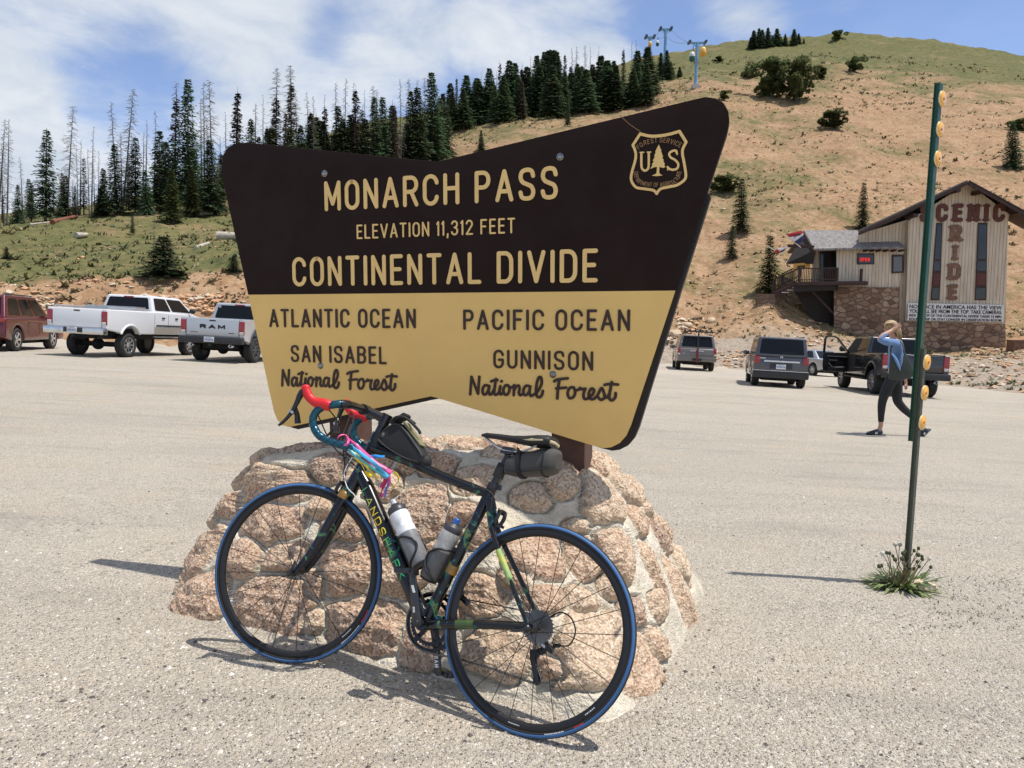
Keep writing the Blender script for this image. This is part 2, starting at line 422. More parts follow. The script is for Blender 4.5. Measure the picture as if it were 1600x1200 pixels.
    patch = t.maprange(t.noise(o, 2.2, 5, .6), .42, .62, .08, .45)
    base = t.mix(patch, base, g2)
    speck = t.maprange(t.noise(o, 48, 3, .7), .67, .74, 0, .42)
    base = t.mix(speck, base, lin(70, 62, 58))
    t.L(base, b.inputs['Base Color']); b.inputs['Roughness'].default_value = .92; b.inputs['Specular IOR Level'].default_value = .25
    hgt = t.math('ADD', t.math('MULTIPLY', v1.outputs['Distance'], -.5), t.math('ADD', t.math('MULTIPLY', v2.outputs['Distance'], -.8), t.math('MULTIPLY', t.noise(o, 9, 6, .65), 1.6)))
    t.L(t.bump(hgt, 1.0, .018), b.inputs['Normal'])
    gravel = m
    # hillside
    m, t, b, tc = new_mat('hillside_soil'); o = tc.outputs['Object']
    gr = t.attr('grass').outputs['Fac']; sp = t.attr('spill').outputs['Fac']
    dirt = t.ramp(t.noise(o, .35, 8, .65, .3), [(.3, lin(142, 112, 84)), (.5, lin(163, 131, 100)), (.72, lin(179, 151, 120))])
    rub = t.tex('ShaderNodeTexVoronoi', o, Scale=2.6)
    dirt = t.mix(.35, dirt, t.ramp(rub.outputs['Color'], [(.1, lin(112, 84, 62)), (.5, lin(160, 127, 95)), (.95, lin(194, 168, 138))]))
    dirt = t.mix(t.maprange(t.noise(o, 4.5, 6, .7), .5, .66, 0, .6), dirt, lin(108, 82, 62))
    grassc = t.ramp(t.noise(o, .6, 8, .7, .4), [(.28, lin(72, 76, 44)), (.48, lin(98, 98, 60)), (.6, lin(116, 108, 70)), (.75, lin(140, 122, 84))])
    grassc = t.mix(t.maprange(t.noise(o, 3.2, 6, .7), .5, .64, 0, .55), grassc, lin(66, 74, 38))
    nz = t.math('ADD', t.math('MULTIPLY', t.noise(o, .11, 9, .62, .5), .75), t.math('MULTIPLY', t.noise(t.mapping(o, (1, .5, 1)), 1.5, 6, .7), .45))
    k = t.math('ADD', t.math('SUBTRACT', gr, .5), t.math('MULTIPLY', t.math('SUBTRACT', nz, .6), 2.3))
    mask = t.maprange(k, -.34, .30)
    c = t.mix(mask, dirt, grassc)
    c = t.mix(t.math('MULTIPLY', t.maprange(t.math('ADD', sp, t.math('MULTIPLY', t.noise(o, .8, 6, .6), .6)), .85, 1.15), .85), c,
              t.ramp(t.noise(o, 5, 8, .7), [(.3, lin(120, 112, 102)), (.6, lin(172, 160, 144)), (.8, lin(196, 184, 166))]))
    t.L(c, b.inputs['Base Color']); b.inputs['Roughness'].default_value = .95; b.inputs['Specular IOR Level'].default_value = .15
    t.L(t.bump(t.math('ADD', t.noise(o, 1.4, 8, .7), t.math('MULTIPLY', rub.outputs['Distance'], -.25)),   .5, .3), b.inputs['Normal'])
    mk('gravel_lot', 0, nin, gravel, True)
    mk('hillside', nin - 1, nin + len(t_out), m)
build_ground()
# ------------------------------------------------------------------ stone base of the sign: an oval mound of granite boulders set in mortar
BASE_PX = [(262, 948), (300, 962), (345, 972), (420, 986), (520, 1010), (600, 1040), (667, 1056), (760, 1086), (867, 1116), (950, 1134), (990, 1114), (1030, 1066), (1068, 1008), (1097, 928)]
TOP_C = Vector((-.36, 3.30, 0))
def build_mound():
    front = [on_lot(*p) for p in BASE_PX]
    back = [Vector((.98, 3.80, 0)), Vector((.82, 4.08, 0)), Vector((.4, 4.25, 0)), Vector((-.4, 4.35, 0)), Vector((-1.1, 4.2, 0)), Vector((-1.5, 3.8, 0)), Vector((-1.60, 3.45, 0))]
    loop = catmull([Vector((p.x, p.y, 0)) for p in front + back], 14, closed=True)
    top_px = [(410, 722), (440, 726), (510, 730), (600, 735), (700, 742), (800, 748), (870, 752), (905, 748), (925, 740)]
    ZT = .60
    tf = [on_plane(x, y, Vector((0, 0, ZT)), Vector((0, 0, 1))) for x, y in top_px]
    tb = [Vector((.42, 3.45, 0)), Vector((.32, 3.72, 0)), Vector((0, 3.85, 0)), Vector((-.6, 3.9, 0)), Vector((-1.0, 3.78, 0)), Vector((-1.2, 3.6, 0))]
    tl = catmull([Vector((p.x, p.y, 0)) for p in tf + tb], 14, closed=True)
    n = 760
    def by_angle(lp):
        a = np.unwrap(np.array([math.atan2(p.y - TOP_C.y, p.x - TOP_C.x) for p in lp])); r = np.array([math.hypot(p.x - TOP_C.x, p.y - TOP_C.y) for p in lp])
        o = np.argsort(np.mod(a, 2 * np.pi)); aa = np.mod(a, 2 * np.pi)[o]; rr = r[o]
        return aa, rr
    ph = np.linspace(0, 2 * np.pi, n, endpoint=False)
    rb = np.interp(ph, *by_angle(loop), period=2 * np.pi); rt = np.interp(ph, *by_angle(tl), period=2 * np.pi)
    k1, k2 = 230, 110
    # rows: from below ground up the face, over a rounded shoulder, to the centre of the top
    u = np.linspace(0, 1, k1); w = np.linspace(0, 1, k2)[1:]
    X = np.zeros((k1 + k2 - 1, n)); Y = X.copy(); Z = X.copy()
    for i, uu in enumerate(u):
        f = uu ** 1.08
        rad = rb + (rt - rb) * f; X[i] = TOP_C.x + rad * np.cos(ph); Y[i] = TOP_C.y + rad * np.sin(ph)
        hz = (1 - (1 - uu) ** 1.27)
        Z[i] = (LA * X[i] + LB * Y[i] + LC - .05) * (1 - hz) + ZT * hz
    for i, ww in enumerate(w):
        rad = rt * (1 - ww); X[k1 + i] = TOP_C.x + rad * np.cos(ph); Y[k1 + i] = TOP_C.y + rad * np.sin(ph); Z[k1 + i] = ZT + .075 * (1 - (1 - ww) ** 2)
    P = np.stack([X, Y, Z], -1)
    # soften the shoulder
    for _ in range(30):
        Q = P.copy(); Q[1:-1] = .5 * P[1:-1] + .25 * (P[:-2] + P[2:]); P[k1 - 40:k1 + 40] = Q[k1 - 40:k1 + 40]
    du = np.roll(P, -1, 1) - np.roll(P, 1, 1); dv = np.zeros_like(P); dv[1:-1] = P[2:] - P[:-2]; dv[0] = P[1] - P[0]; dv[-1] = P[-1] - P[-2]
    Nn = np.cross(du, dv); Nn /= np.linalg.norm(Nn, axis=-1, keepdims=True) + 1e-9; Nn[-3:] = (0, 0, 1)
    flat = P.reshape(-1, 3); nf = Nn.reshape(-1, 3)
    cp = np.array(CAMP); vis = ((cp - flat) * nf).sum(1) > 0
    v = flat - cp; Zc = v[:, 1] * _c - v[:, 2] * _s
    sx = CX + FPX * v[:, 0] / Zc; sy = CY - FPX * (v[:, 1] * _s + v[:, 2] * _c) / Zc
    ST = [(437, 766, 60, 29, 0), (427, 816, 50, 31, 0), (366, 745, 18, 18, 1), (357, 787, 22, 30, 1), (318, 860, 34, 42, 1), (308, 932, 46, 36, 1), (385, 868, 31, 29, 0),
          (450, 873, 41, 28, 0), (425, 945, 62, 46, 0), (540, 885, 47, 40, 0), (494, 908, 20, 26, 0), (566, 976, 60, 42, 0), (542, 822, 36, 27, 0), (516, 730, 26, 22, 2),
          (415, 713, 36, 9, 1), (478, 706, 26, 10, 2), (661, 797, 43, 38, 3), (689, 726, 28, 19, 0), (722, 694, 37, 17, 2), (777, 713, 21, 16, 2), (745, 754, 29, 19, 2),
          (664, 684, 13, 9, 2), (694, 677, 17, 9, 2), (832, 780, 31, 20, 1), (722, 803, 25, 17, 0), (748, 834, 26, 24, 0), (882, 756, 30, 21, 1), (942, 785, 33, 35, 2),
          (968, 757, 20, 27, 2), (834, 868, 39, 33, 0), (906, 870, 28, 29, 1), (964, 857, 29, 37, 1), (1001, 790, 11, 25, 1), (1028, 842, 15, 27, 2), (1020, 893, 15, 33, 2),
          (1058, 925, 24, 44, 2), (922, 1010, 62, 40, 1), (848, 938, 30, 21, 1), (905, 940, 21, 20, 2), (992, 1040, 44, 38, 1), (862, 1046, 26, 24, 1), (1026, 1008, 17, 24, 1),
          (624, 903, 29, 31, 0), (660, 1000, 30, 40, 0), (780, 1020, 50, 42, 3), (742, 930, 42, 27, 0), (612, 850, 22, 18, 0), (690, 865, 22, 18, 0), (800, 905, 24, 18, 1), (700, 960, 20, 18, 0),
          (985, 950, 22, 26, 2), (950, 918, 22, 18, 2), (600, 760, 30, 20, 0), (560, 745, 20, 15, 2), (900, 822, 20, 12, 2), (590, 700, 30, 10, 2), (850, 712, 20, 9, 2), (760, 680, 18, 8, 2)]
    stones = []
    for (x, y, rx, ry, tone) in ST:
        d2 = np.where(vis, (sx - x) ** 2 + (sy - y) ** 2, 1e9); i = int(np.argmin(d2))
        c = flat[i]; nn = nf[i]; e1 = np.cross((0, 0, 1.), nn) if abs(nn[2]) < .95 else np.array([1., 0, 0]); e1 /= np.linalg.norm(e1); e2 = np.cross(nn, e1)
        pc = Vector(c); vn = Vector(nn)
        try:
            qa = on_plane(x + rx, y, pc, vn) - pc; qb = on_plane(x, y - ry, pc, vn) - pc
        except ZeroDivisionError: continue
        s1 = 1.16 * min(max(qa.length, rx * Zc[i] / FPX * .9), rx * Zc[i] / FPX * 1.35); s2 = 1.16 * min(max(qb.length, ry * Zc[i] / FPX * .9), ry * Zc[i] / FPX * 1.5)
        stones.append((c, e1, e2, nn, s1, s2, tone))
    # stones on the far side, spread evenly
    rr = random.Random(3); ids = [j for j in range(len(flat)) if not vis[j] and flat[j, 2] > .08]
    ids = [ids[rr.randrange(len(ids))] for _ in range(900)]; got = []
    for j in ids:
        if all(np.linalg.norm(flat[j] - q[0]) > .27 for q in got):
            nn = nf[j]; e1 = np.cross((0, 0, 1.), nn); e1 = e1 / np.linalg.norm(e1) if np.linalg.norm(e1) > .2 else np.array([1., 0, 0]); got.append((flat[j], e1, np.cross(nn, e1), nn, rr.uniform(.1, .15), rr.uniform(.08, .12), rr.choice((0, 1, 2))))
    stones += got
    # smaller stones wedged into the gaps that remain on the near side
    ids = [j for j in range(len(flat)) if vis[j] and flat[j, 2] > .03]; ids = [ids[rr.randrange(len(ids))] for _ in range(1500)]; add = 0
    for j in ids:
        if add > 40: break
        gap = min(np.linalg.norm(flat[j] - q[0]) - .95 * (q[4] + q[5]) / 2 for q in stones)
        if gap > .048 + .02 * rr.random():
            nn = nf[j]; e1 = np.cross((0, 0, 1.), nn); e1 = e1 / np.linalg.norm(e1) if np.linalg.norm(e1) > .2 else np.array([1., 0, 0]); k = min(gap * 1.1, .13); stones.append((flat[j], e1, np.cross(nn, e1), nn, k * rr.uniform(.9, 1.2), k * rr.uniform(.75, 1.0), rr.choice((0, 1, 1, 2, 2)))); add += 1
    best = np.full(len(flat), 9.); second = best.copy(); hb = np.zeros(len(flat)); tone = np.zeros(len(flat)); sid = np.zeros(len(flat))
    # coordinates for rough noise
    a3 = flat @ np.array([[1.0, .3], [.2, 1.0], [.7, -.8]])
    def n3(k, o, off=0.0):
        x, y, z = flat[:, 0] * k + off, flat[:, 1] * k + off * 1.7, flat[:, 2] * k + off * .6
        return (fbm(x + z * .45, y + 9, o) + fbm(y + 31 + x * .3, z + 5, o) + fbm(z + 57, x + 13 + y * .4, o)) * .62
    w1 = n3(8, 4); w2 = n3(8, 4, 31.)
    for si, (c, e1, e2, nn, s1, s2, tn) in enumerate(stones):
        d = flat - c; near = (np.abs(d).sum(1) < (s1 + s2) * 2.0); dd = d[near]
        ang = rr.uniform(-.35, .35); ca, sa = math.cos(ang), math.sin(ang)
        p = dd @ e1 / s1 + w1[near] * .30; q = dd @ e2 / s2 + w2[near] * .30; p, q = p * ca + q * sa, -p * sa + q * ca
        # angular outline: intersection of a few random half planes and an oval
        e = (np.abs(p) ** 2.6 + np.abs(q) ** 2.6) ** (1 / 2.6)
        for _ in range(5):
            th = rr.uniform(0, 2 * math.pi); e = np.maximum(e, (p * math.cos(th) + q * math.sin(th)) / rr.uniform(.86, 1.08))
        e = e + np.abs(dd @ nn) * 2.0
        cur = best[near]; upd = e < cur
        nid = np.nonzero(near)[0]; sc_ = second[nid]; second[nid] = np.where(upd, cur, np.minimum(sc_, e))
        ii = np.nonzero(near)[0][upd]; best[ii] = e[upd]; tone[ii] = tn / 3 + rr.uniform(-.32, .30); sid[ii] = si
        h0 = .037 + .010 * rr.random(); hv = np.full(len(ii), h0)
        for _k in range(5):
            th = rr.uniform(0, 2 * math.pi); sl = rr.uniform(.015, .060); hv = np.minimum(hv, h0 + .014 - sl * (p[upd] * math.cos(th) + q[upd] * math.sin(th)))
        hb[ii] = np.maximum(hv, .012)
    best = np.maximum(best, 1.08 - (second - best) * .5)
    m = np.clip((1.04 - best) / .10, 0, 1); m = m * m * (3 - 2 * m)
    dome = np.sqrt(np.clip(1 - np.clip(best, 0, 1) ** 5, 0, 1))
    rough = n3(20, 5, 3.) ; rough2 = n3(75, 3, 8.)
    chip = np.abs(n3(10, 3, 21.))
    ds = hb * (.55 + .45 * dome) + rough * .013 + rough2 * .005 - np.clip(.16 - chip, 0, 1) * .05
    mort = n3(7, 4, 50.) * .018 + rough2 * .005 + .012
    disp = mort * (1 - m) + ds * m - (m > .02) * (m < .5) * .010
    # groove round each stone
    disp -= np.exp(-((best - 1.05) / .06) ** 2) * .016
    fade = np.ones(P.shape[:2]); fade[-12:] = np.linspace(1, 0, 12)[:, None]; disp = disp * fade.reshape(-1)
    out = flat + nf * disp[:, None]
    rows = k1 + k2 - 1; idx = np.arange(rows * n).reshape(rows, n)
    f = np.stack([idx[:-1], np.roll(idx, -1, 1)[:-1], np.roll(idx, -1, 1)[1:], idx[1:]], -1).reshape(-1, 4)
    me = bpy.data.meshes.new('stone_base'); me.from_pydata(out.tolist(), [], f.tolist())
    for nm, val in (('stone', m), ('tone', tone), ('sid', sid)):
        at = me.attributes.new(nm, 'FLOAT', 'POINT'); at.data.foreach_set('value', val.astype(np.float32))
    mt, t, b, tc = new_mat('granite_and_mortar'); o = tc.outputs['Object']
    st = t.attr('stone').outputs['Fac']; tn = t.attr('tone').outputs['Fac']
    base = t.ramp(tn, [(0.0, lin(174, 142, 116)), (.33, lin(192, 163, 133)), (.66, lin(208, 188, 158)), (1.0, lin(138, 108, 92))])
    v = t.tex('ShaderNodeTexVoronoi', t.mapping(o, (1, 1, 1)), Scale=115.0)
    grain = t.ramp(v.outputs['Color'], [(.04, lin(40, 32, 30)), (.2, lin(108, 82, 70)), (.42, lin(192, 162, 140)), (.7, lin(226, 204, 178)), (.93, lin(244, 232, 214))])
    c = t.mix(  .5, base, grain)
    c = t.mix(t.maprange(t.noise(o, 14, 6, .65), .48, .72, 0, .5), c, lin(160, 126, 100))
    c = t.mix(t.maprange(t.noise(o, 8, 8, .7, .5), .58, .72, 0, .5), c, lin(92, 72, 60))
    c = t.mix(t.maprange(t.noise(o, 5, 7, .6), .6, .75, 0, .5), c, lin(224, 208, 182))
    mc = t.ramp(t.noise(o, 10, 8, .65), [(.3, lin(180, 170, 150)), (.5, lin(206, 196, 176)), (.7, lin(222, 212, 194))])
    mc = t.mix(t.maprange(t.noise(o, 60, 4, .7), .62, .74, 0, .4), mc, lin(120, 108, 94))
    t.L(t.mix(st, mc, c), b.inputs['Base Color']); b.inputs['Roughness'].default_value = .9; b.inputs['Specular IOR Level'].default_value = .25
    h = t.math('ADD', t.noise(o, 55, 8, .7), t.math('MULTIPLY', v.outputs['Distance'], .9))
    t.L(t.bump(h, .7, .008), b.inputs['Normal'])
    me.materials.append(mt); me.polygons.foreach_set('use_smooth', [True] * len(me.polygons)); me.update()
    o = link('stone_mound', me); tag(o, 'mound of pinkish granite boulders set in pale mortar under the brown and yellow sign', 'stone mound')
build_mound()
# ------------------------------------------------------------------ routed lettering: every letter is a set of strokes of even width
def ribbon(mb, pts, w, emit, h, m=0, cap='round', tpl=.0):
    """flat stroke with thickness; emit(x, y, height) -> world point"""
    P = [Vector((p[0], p[1])) for p in pts]
    Q = [P[0]]
    for p in P[1:]:
        if (p - Q[-1]).length > 1e-6: Q.append(p)
    P = Q; k = len(P)
    if k < 2: return
    hw = w / 2; Lp, Rp = [], []
    for i in range(k):
        a = (P[i] - P[i - 1]).normalized() if i else (P[1] - P[0]).normalized()
        b = (P[i + 1] - P[i]).normalized() if i < k - 1 else a
        t = (a + b); t = t.normalized() if t.length > .2 else a
        nrm = Vector((-t.y, t.x)); sc = 1 / max(.6, nrm.dot(Vector((-a.y, a.x))))
        Lp.append(P[i] + nrm * hw * sc); Rp.append(P[i] - nrm * hw * sc)
    d0 = (P[0] - P[1]).normalized(); d1 = (P[-1] - P[-2]).normalized(); c0, c1 = [], []
    if cap == 'round':
        n0 = Vector((-d0.y, d0.x)); n1 = Vector((-d1.y, d1.x))
        for j in range(1, 6):
            a = math.pi * j / 6
            c0.append(P[0] + n0 * (-math.cos(a) * -hw) * -1 * -1 + d0 * math.sin(a) * hw if False else P[0] + (n0 * math.cos(a) + d0 * math.sin(a)) * hw)
            c1.append(P[-1] + (n1 * math.cos(a) + d1 * math.sin(a)) * hw)
    # outline: left side forwards, end cap, right side back, start cap
    out = Lp + c1 + Rp[::-1] + c0
    n = len(out); V = [emit(p.x, p.y, h) for p in out] + [emit(p.x, p.y, 0.0) for p in out]
    F = []
    for i in range(k - 1): F.append((i, i + 1, n - 1 - len(c0) - (i + 1), n - 1 - len(c0) - i))
    if c1: F.append([k - 1] + list(range(k, k + len(c1))) + [k + len(c1)])
    if c0: F.append([n - 1 - len(c0)] + list(range(n - len(c0), n)) + [0])
    mb.add(V, F, m); mb.add(V, [(i, i + n, (i + 1) % n + n, (i + 1) % n) for i in range(n)], m)
def arc(cx, cy, rx, ry, a0, a1, n=10): return [(cx + rx * math.cos(R(a0 + (a1 - a0) * i / n)), cy + ry * math.sin(R(a0 + (a1 - a0) * i / n))) for i in range(n + 1)]
_S = [(q.x, q.y) for q in catmull([(.98, .78, 0), (.86, .95, 0), (.5, 1, 0), (.14, .94, 0), (.02, .76, 0), (.16, .59, 0), (.5, .5, 0), (.85, .41, 0), (.99, .23, 0), (.86, .05, 0), (.5, 0, 0), (.14, .05, 0), (.01, .22, 0)], 5)]
_O = arc(.5, .72, .5, .28, 90, 180, 8) + arc(.5, .28, .5, .28, 180, 360, 14)[0:] + arc(.5, .72, .5, .28, 0, 90, 8)
GL = {   # letter: (width, strokes) in a unit box between stroke centres
    'A': (.46, [[(0, 0), (.5, 1)], [(.5, 1), (1, 0)], [(.2, .3), (.8, .3)]]),
    'B': (.42, [[(0, 0), (0, 1)], [(0, 1)] + arc(.55, .765, .42, .235, 90, -90, 10) + [(0, .53)], [(0, .53)] + arc(.6, .265, .4, .265, 90, -90, 10) + [(0, 0)]]),
    'C': (.43, [arc(.5, .72, .5, .28, 8, 180, 14) + arc(.5, .28, .5, .28, 180, 352, 14)]),
    'D': (.42, [[(0, 0), (0, 1)], [(0, 1)] + arc(.5, .7, .5, .3, 90, 0, 8) + arc(.5, .3, .5, .3, 0, -90, 8) + [(0, 0)]]),
    'E': (.34, [[(0, 0), (0, 1)], [(0, 1), (1, 1)], [(0, .52), (.85, .52)], [(0, 0), (1, 0)]]),
    'F': (.34, [[(0, 0), (0, 1)], [(0, 1), (1, 1)], [(0, .52), (.85, .52)]]),
    'G': (.44, [arc(.5, .72, .5, .28, 8, 180, 14) + arc(.5, .28, .5, .28, 180, 360, 14) + [(1, .46)], [(1, .46), (.55, .46)]]),
    'H': (.42, [[(0, 0), (0, 1)], [(1, 0), (1, 1)], [(0, .52), (1, .52)]]),
    'I': (.0, [[(.5, 0), (.5, 1)]]),
    'K': (.42, [[(0, 0), (0, 1)], [(0, .4), (1, 1)], [(.3, .58), (1, 0)]]),
    'L': (.33, [[(0, 0), (0, 1)], [(0, 0), (1, 0)]]),
    'M': (.5, [[(0, 0), (0, 1)], [(0, 1), (.5, .2)], [(.5, .2), (1, 1)], [(1, 1), (1, 0)]]),
    'N': (.41, [[(0, 0), (0, 1)], [(0, 1), (1, 0)], [(1, 0), (1, 1)]]),
    'O': (.42, [_O]),
    'P': (.40, [[(0, 0), (0, 1)], [(0, 1)] + arc(.55, .74, .45, .26, 90, -90, 10) + [(0, .48)]]),
    'R': (.42, [[(0, 0), (0, 1)], [(0, 1)] + arc(.55, .74, .45, .26, 90, -90, 10) + [(0, .48)], [(.55, .48), (1, 0)]]),
    'S': (.42, [_S]),
    'T': (.40, [[(.5, 0), (.5, 1)], [(0, 1), (1, 1)]]),
    'U': (.42, [[(0, 1), (0, .28)] + arc(.5, .28, .5, .28, 180, 360, 14) + [(1, 1)]]),
    'V': (.46, [[(0, 1), (.5, 0)], [(.5, 0), (1, 1)]]),
    'W': (.6, [[(0, 1), (.25, 0)], [(.25, 0), (.5, .8)], [(.5, .8), (.75, 0)], [(.75, 0), (1, 1)]]),
    'Y': (.44, [[(0, 1), (.5, .5)], [(1, 1), (.5, .5)], [(.5, .5), (.5, 0)]]),
    '1': (.09, [[(1, 0), (1, 1)], [(1, 1), (0, .84)]]),
    '2': (.40, [arc(.5, .74, .48, .26, 170, -20, 12) + [(0, 0)], [(0, 0), (1, 0)]]),
    '3': (.40, [arc(.5, .765, .46, .235, 165, -90, 12), arc(.5, .265, .5, .265, 90, -165, 12)]),
    ',': (.04, [[(.8, .06), (.2, -.2)]]),
}
def text_width(txt, st, gap=.165, space=.36):
    w = 0
    for ch in txt: w += space if ch == ' ' else GL[ch][0] + st + gap
    return w - gap
def put_text(mb, txt, x0, y0, width, height, st, emit, h, m=0, cap='round', gap=.165, space=.36, serif=0.0, only=None):
    """txt fitted exactly to the box width x height; st = stroke width as a share of height"""
    nat = text_width(txt, st, gap, space) ; sx = width / nat; sw = st * height; x = 0.0; n = 0; wi = 0
    for ch in txt:
        if ch == ' ': x += space; wi += 1; continue
        gw, strokes = GL[ch]
        if only is not None and wi != only: x += gw + st + gap; continue
        for s in strokes:
            pts = [(x0 + (x + st / 2) * sx + p[0] * gw * sx, y0 + sw / 2 + p[1] * (height - sw)) for p in s]
            ribbon(mb, pts, sw, emit, h + .00012 * (n % 9), m, cap); n += 1
            if serif:
                for p, q in ((pts[0], pts[1]), (pts[-1], pts[-2])):
                    if len(s) == 2 and abs(p[0] - q[0]) < abs(p[1] - q[1]) * .7:
                        ribbon(mb, [(p[0] - serif * height, p[1]), (p[0] + serif * height, p[1])], sw * .55, emit, h + .00012 * (n % 9), m, cap); n += 1
        x += gw + st + gap

# ------------------------------------------------------------------ the pass sign
ZR = 2.86
PR_, PL_ = atz(1138, 457, ZR), atz(350, 457, ZR * 1.275)
SU = (PR_ - PL_); SU.z = 0; SU.normalize(); SN = Vector((SU.y, -SU.x, 0))       # along the board, out of its face
if SN.y > 0: SN = -SN
SO = Vector((PL_.x, PL_.y, 0))
def spx(px, py):
    p = on_plane(px, py, SO, SN); return ((p - SO).dot(SU), p.z)
def semit(x, y, h): return SO + SU * x + Vector((0, 0, y)) + SN * h
def build_sign():
    brown = mat('sign_brown', lin(39, 26, 23), .8, spec=.2, var=.10, scale=3, bump=.12, bscale=25)
    tan = mat('sign_tan', lin(238, 198, 122), .8, spec=.2, var=.05, scale=3, bump=.10, bscale=25)
    letter_tan = mat('letter_tan', lin(238, 200, 128), .55, var=.06)
    letter_brown = mat('letter_brown', lin(58, 38, 28), .6, var=.08)
    rim = mat('sign_rim', lin(30, 22, 20), .6)
    root = empty('pass_sign', semit(spx(700, 700)[0], 0, -.1)); inv = Matrix.Translation(-root.location)
    def em(x, y, h): return semit(x, y, h) - root.location
    TH = .058
    # outline (board coordinates), split by the horizontal paint line
    ys = (spx(388, 459)[1] + spx(1062, 455.5)[1]) / 2
    up_px = [(346.5, 275), (345.8, 258), (348.5, 242), (355.5, 230.5), (368, 224), (385, 222.5), (683, 252.5), (1085, 155), (1102, 151.2), (1118, 153.5), (1131, 161), (1138, 174), (1139.5, 190), (1136, 207)]
    lo_px = [(985.5, 664), (978, 681), (968, 692.5), (955, 699), (943, 700.5), (930, 697.5), (682, 621.5), (673, 619.5), (660, 622), (468, 664), (452, 667.5), (441, 664.5), (433, 656), (428, 644)]
    up = [spx(*p) for p in up_px]; lo = [spx(*p) for p in lo_px]
    def cut(a, b): t = (ys - a[1]) / (b[1] - a[1]); return (a[0] + (b[0] - a[0]) * t, ys)
    cl, cr = cut(lo[-1], up[0]), cut(up[-1], lo[0])
    upper = [cl] + up + [cr]; lower = [cr] + lo + [cl]
    for name, poly, m in (('upper_panel', upper, brown), ('lower_panel', lower, tan)):
        mb = MB(); mb.prism([(p[0], p[1]) for p in poly], SU, (0, 0, 1), SN, SO - root.location, -.02, 0, 0)
        mb.build(name, [m], root, bevel=.0025, seg=2, angle=50)
    mb = MB(); allp = [cl] + up + [cr] + lo
    cx, cz = sum(p[0] for p in allp) / len(allp), sum(p[1] for p in allp) / len(allp)
    
    hi = spx(1108, 302)[1]
    def back(p):
        k = .40 + .60 * min(1, (hi - p[1]) / (hi - spx(943, 700)[1])) if p[1] < hi else 0.0
        return (cx + (p[0] - cx) * .997 + .034 * k, cz + (p[1] - cz) * .997 - .014 * k)
    crk = spx(1105.5, 302); poly = [back(p) for p in [cl] + up] + [(crk[0] - .004, crk[1] + .006)] + [back((crk[0], crk[1] - .004))] + [back(p) for p in [cr] + lo]
    mb.prism(poly, SU, (0, 0, 1), SN, SO - root.location, -.062, -.0205)
    mb.build('backing_board', [rim], root)
    def line(txt, xa, xb, yb, yt, m, st, name='lettering', hgt=.0035):
        (u0, z0), (u1, z1) = spx(xa, yb[0]), spx(xb, yb[1]); t0, t1 = spx(xa, yt[0])[1], spx(xb, yt[1])[1]
        z = (z0 + z1) / 2; t = (t0 + t1) / 2
        for k, wd in enumerate(txt.split(' ')):
            mb = MB(); put_text(mb, txt, u0, z, u1 - u0, t - z, st, em, hgt, only=k); o = mb.build(name, [m], root); o['label'] = 'lettering reading ' + wd.title()
    line('MONARCH PASS', 508, 872, (329.5, 312), (283, 259.5), letter_tan, .13)
    line('ELEVATION 11,312 FEET', 558, 805, (373, 365), (351, 340.5), letter_tan, .115)
    line('CONTINENTAL DIVIDE', 458, 934, (447, 442), (401, 389.5), letter_tan, .13)
    line('ATLANTIC OCEAN', 421.5, 650, (511, 513.5), (482, 483), letter_brown, .135)
    line('SAN ISABEL', 455, 604.5, (565.5, 569.5), (538.5, 542), letter_brown, .135)
    line('PACIFIC OCEAN', 724, 984.5, (515, 518), (483, 484), letter_brown, .135)
    line('GUNNISON', 771, 927, (575.5, 579.5), (546, 549), letter_brown, .135)
    # script line, drawn as brush strokes
    SCR = [[(98, 250), (112, 85)], [(112, 85), (178, 245)], [(178, 245), (192, 85)],
           [(290, 172), (250, 166), (226, 200), (230, 245), (256, 250), (280, 215), (293, 174)], [(293, 174), (286, 220), (297, 252), (320, 240), (345, 195)],
           [(360, 108), (346, 190), (342, 240), (360, 254), (388, 232), (402, 180)], [(312, 130), (340, 120), (374, 118)],
           [(403, 175), (396, 225), (408, 251), (432, 236)], [(414, 130), (417, 128)],
           [(475, 165), (450, 172), (433, 210), (446, 250), (474, 250), (492, 215), (488, 178), (472, 165)], [(478, 168), (505, 188), (535, 175)],
           [(540, 165), (535, 258)], [(538, 215), (562, 176), (586, 172), (592, 200), (586, 238), (602, 258), (624, 245)],
           [(690, 177), (655, 172), (631, 210), (636, 250), (660, 256), (685, 225), (697, 178)], [(697, 178), (690, 230), (702, 264), (728, 255)],
           [(728, 255), (770, 222), (805, 155), (802, 102), (782, 95), (762, 140), (752, 220), (762, 268), (790, 276), (812, 250), (818, 220)],
           [(976, 115), (962, 200), (956, 288)], [(926, 132), (960, 116), (1052, 106)], [(945, 197), (1038, 190)],
           [(1108, 187), (1075, 192), (1053, 235), (1066, 280), (1096, 282), (1120, 250), (1118, 208), (1104, 188)], [(1104, 188), (1130, 214), (1165, 203)],
           [(1168, 192), (1182, 204), (1216, 200)], [(1216, 200), (1200, 250), (1208, 290), (1236, 290)],
           [(1236, 290), (1285, 248), (1296, 212), (1272, 200), (1249, 240), (1257, 285), (1292, 292), (1328, 260)],
           [(1328, 260), (1364, 196), (1386, 236), (1391, 280), (1362, 299), (1336, 280)], [(1391, 280), (1415, 275), (1440, 240)],
           [(1456, 143), (1440, 230), (1436, 285), (1460, 303), (1488, 278), (1492, 240)], [(1392, 167), (1430, 160), (1512, 164)]]
    FI = next(i for i, s in enumerate(SCR) if s[0] == (976, 115))
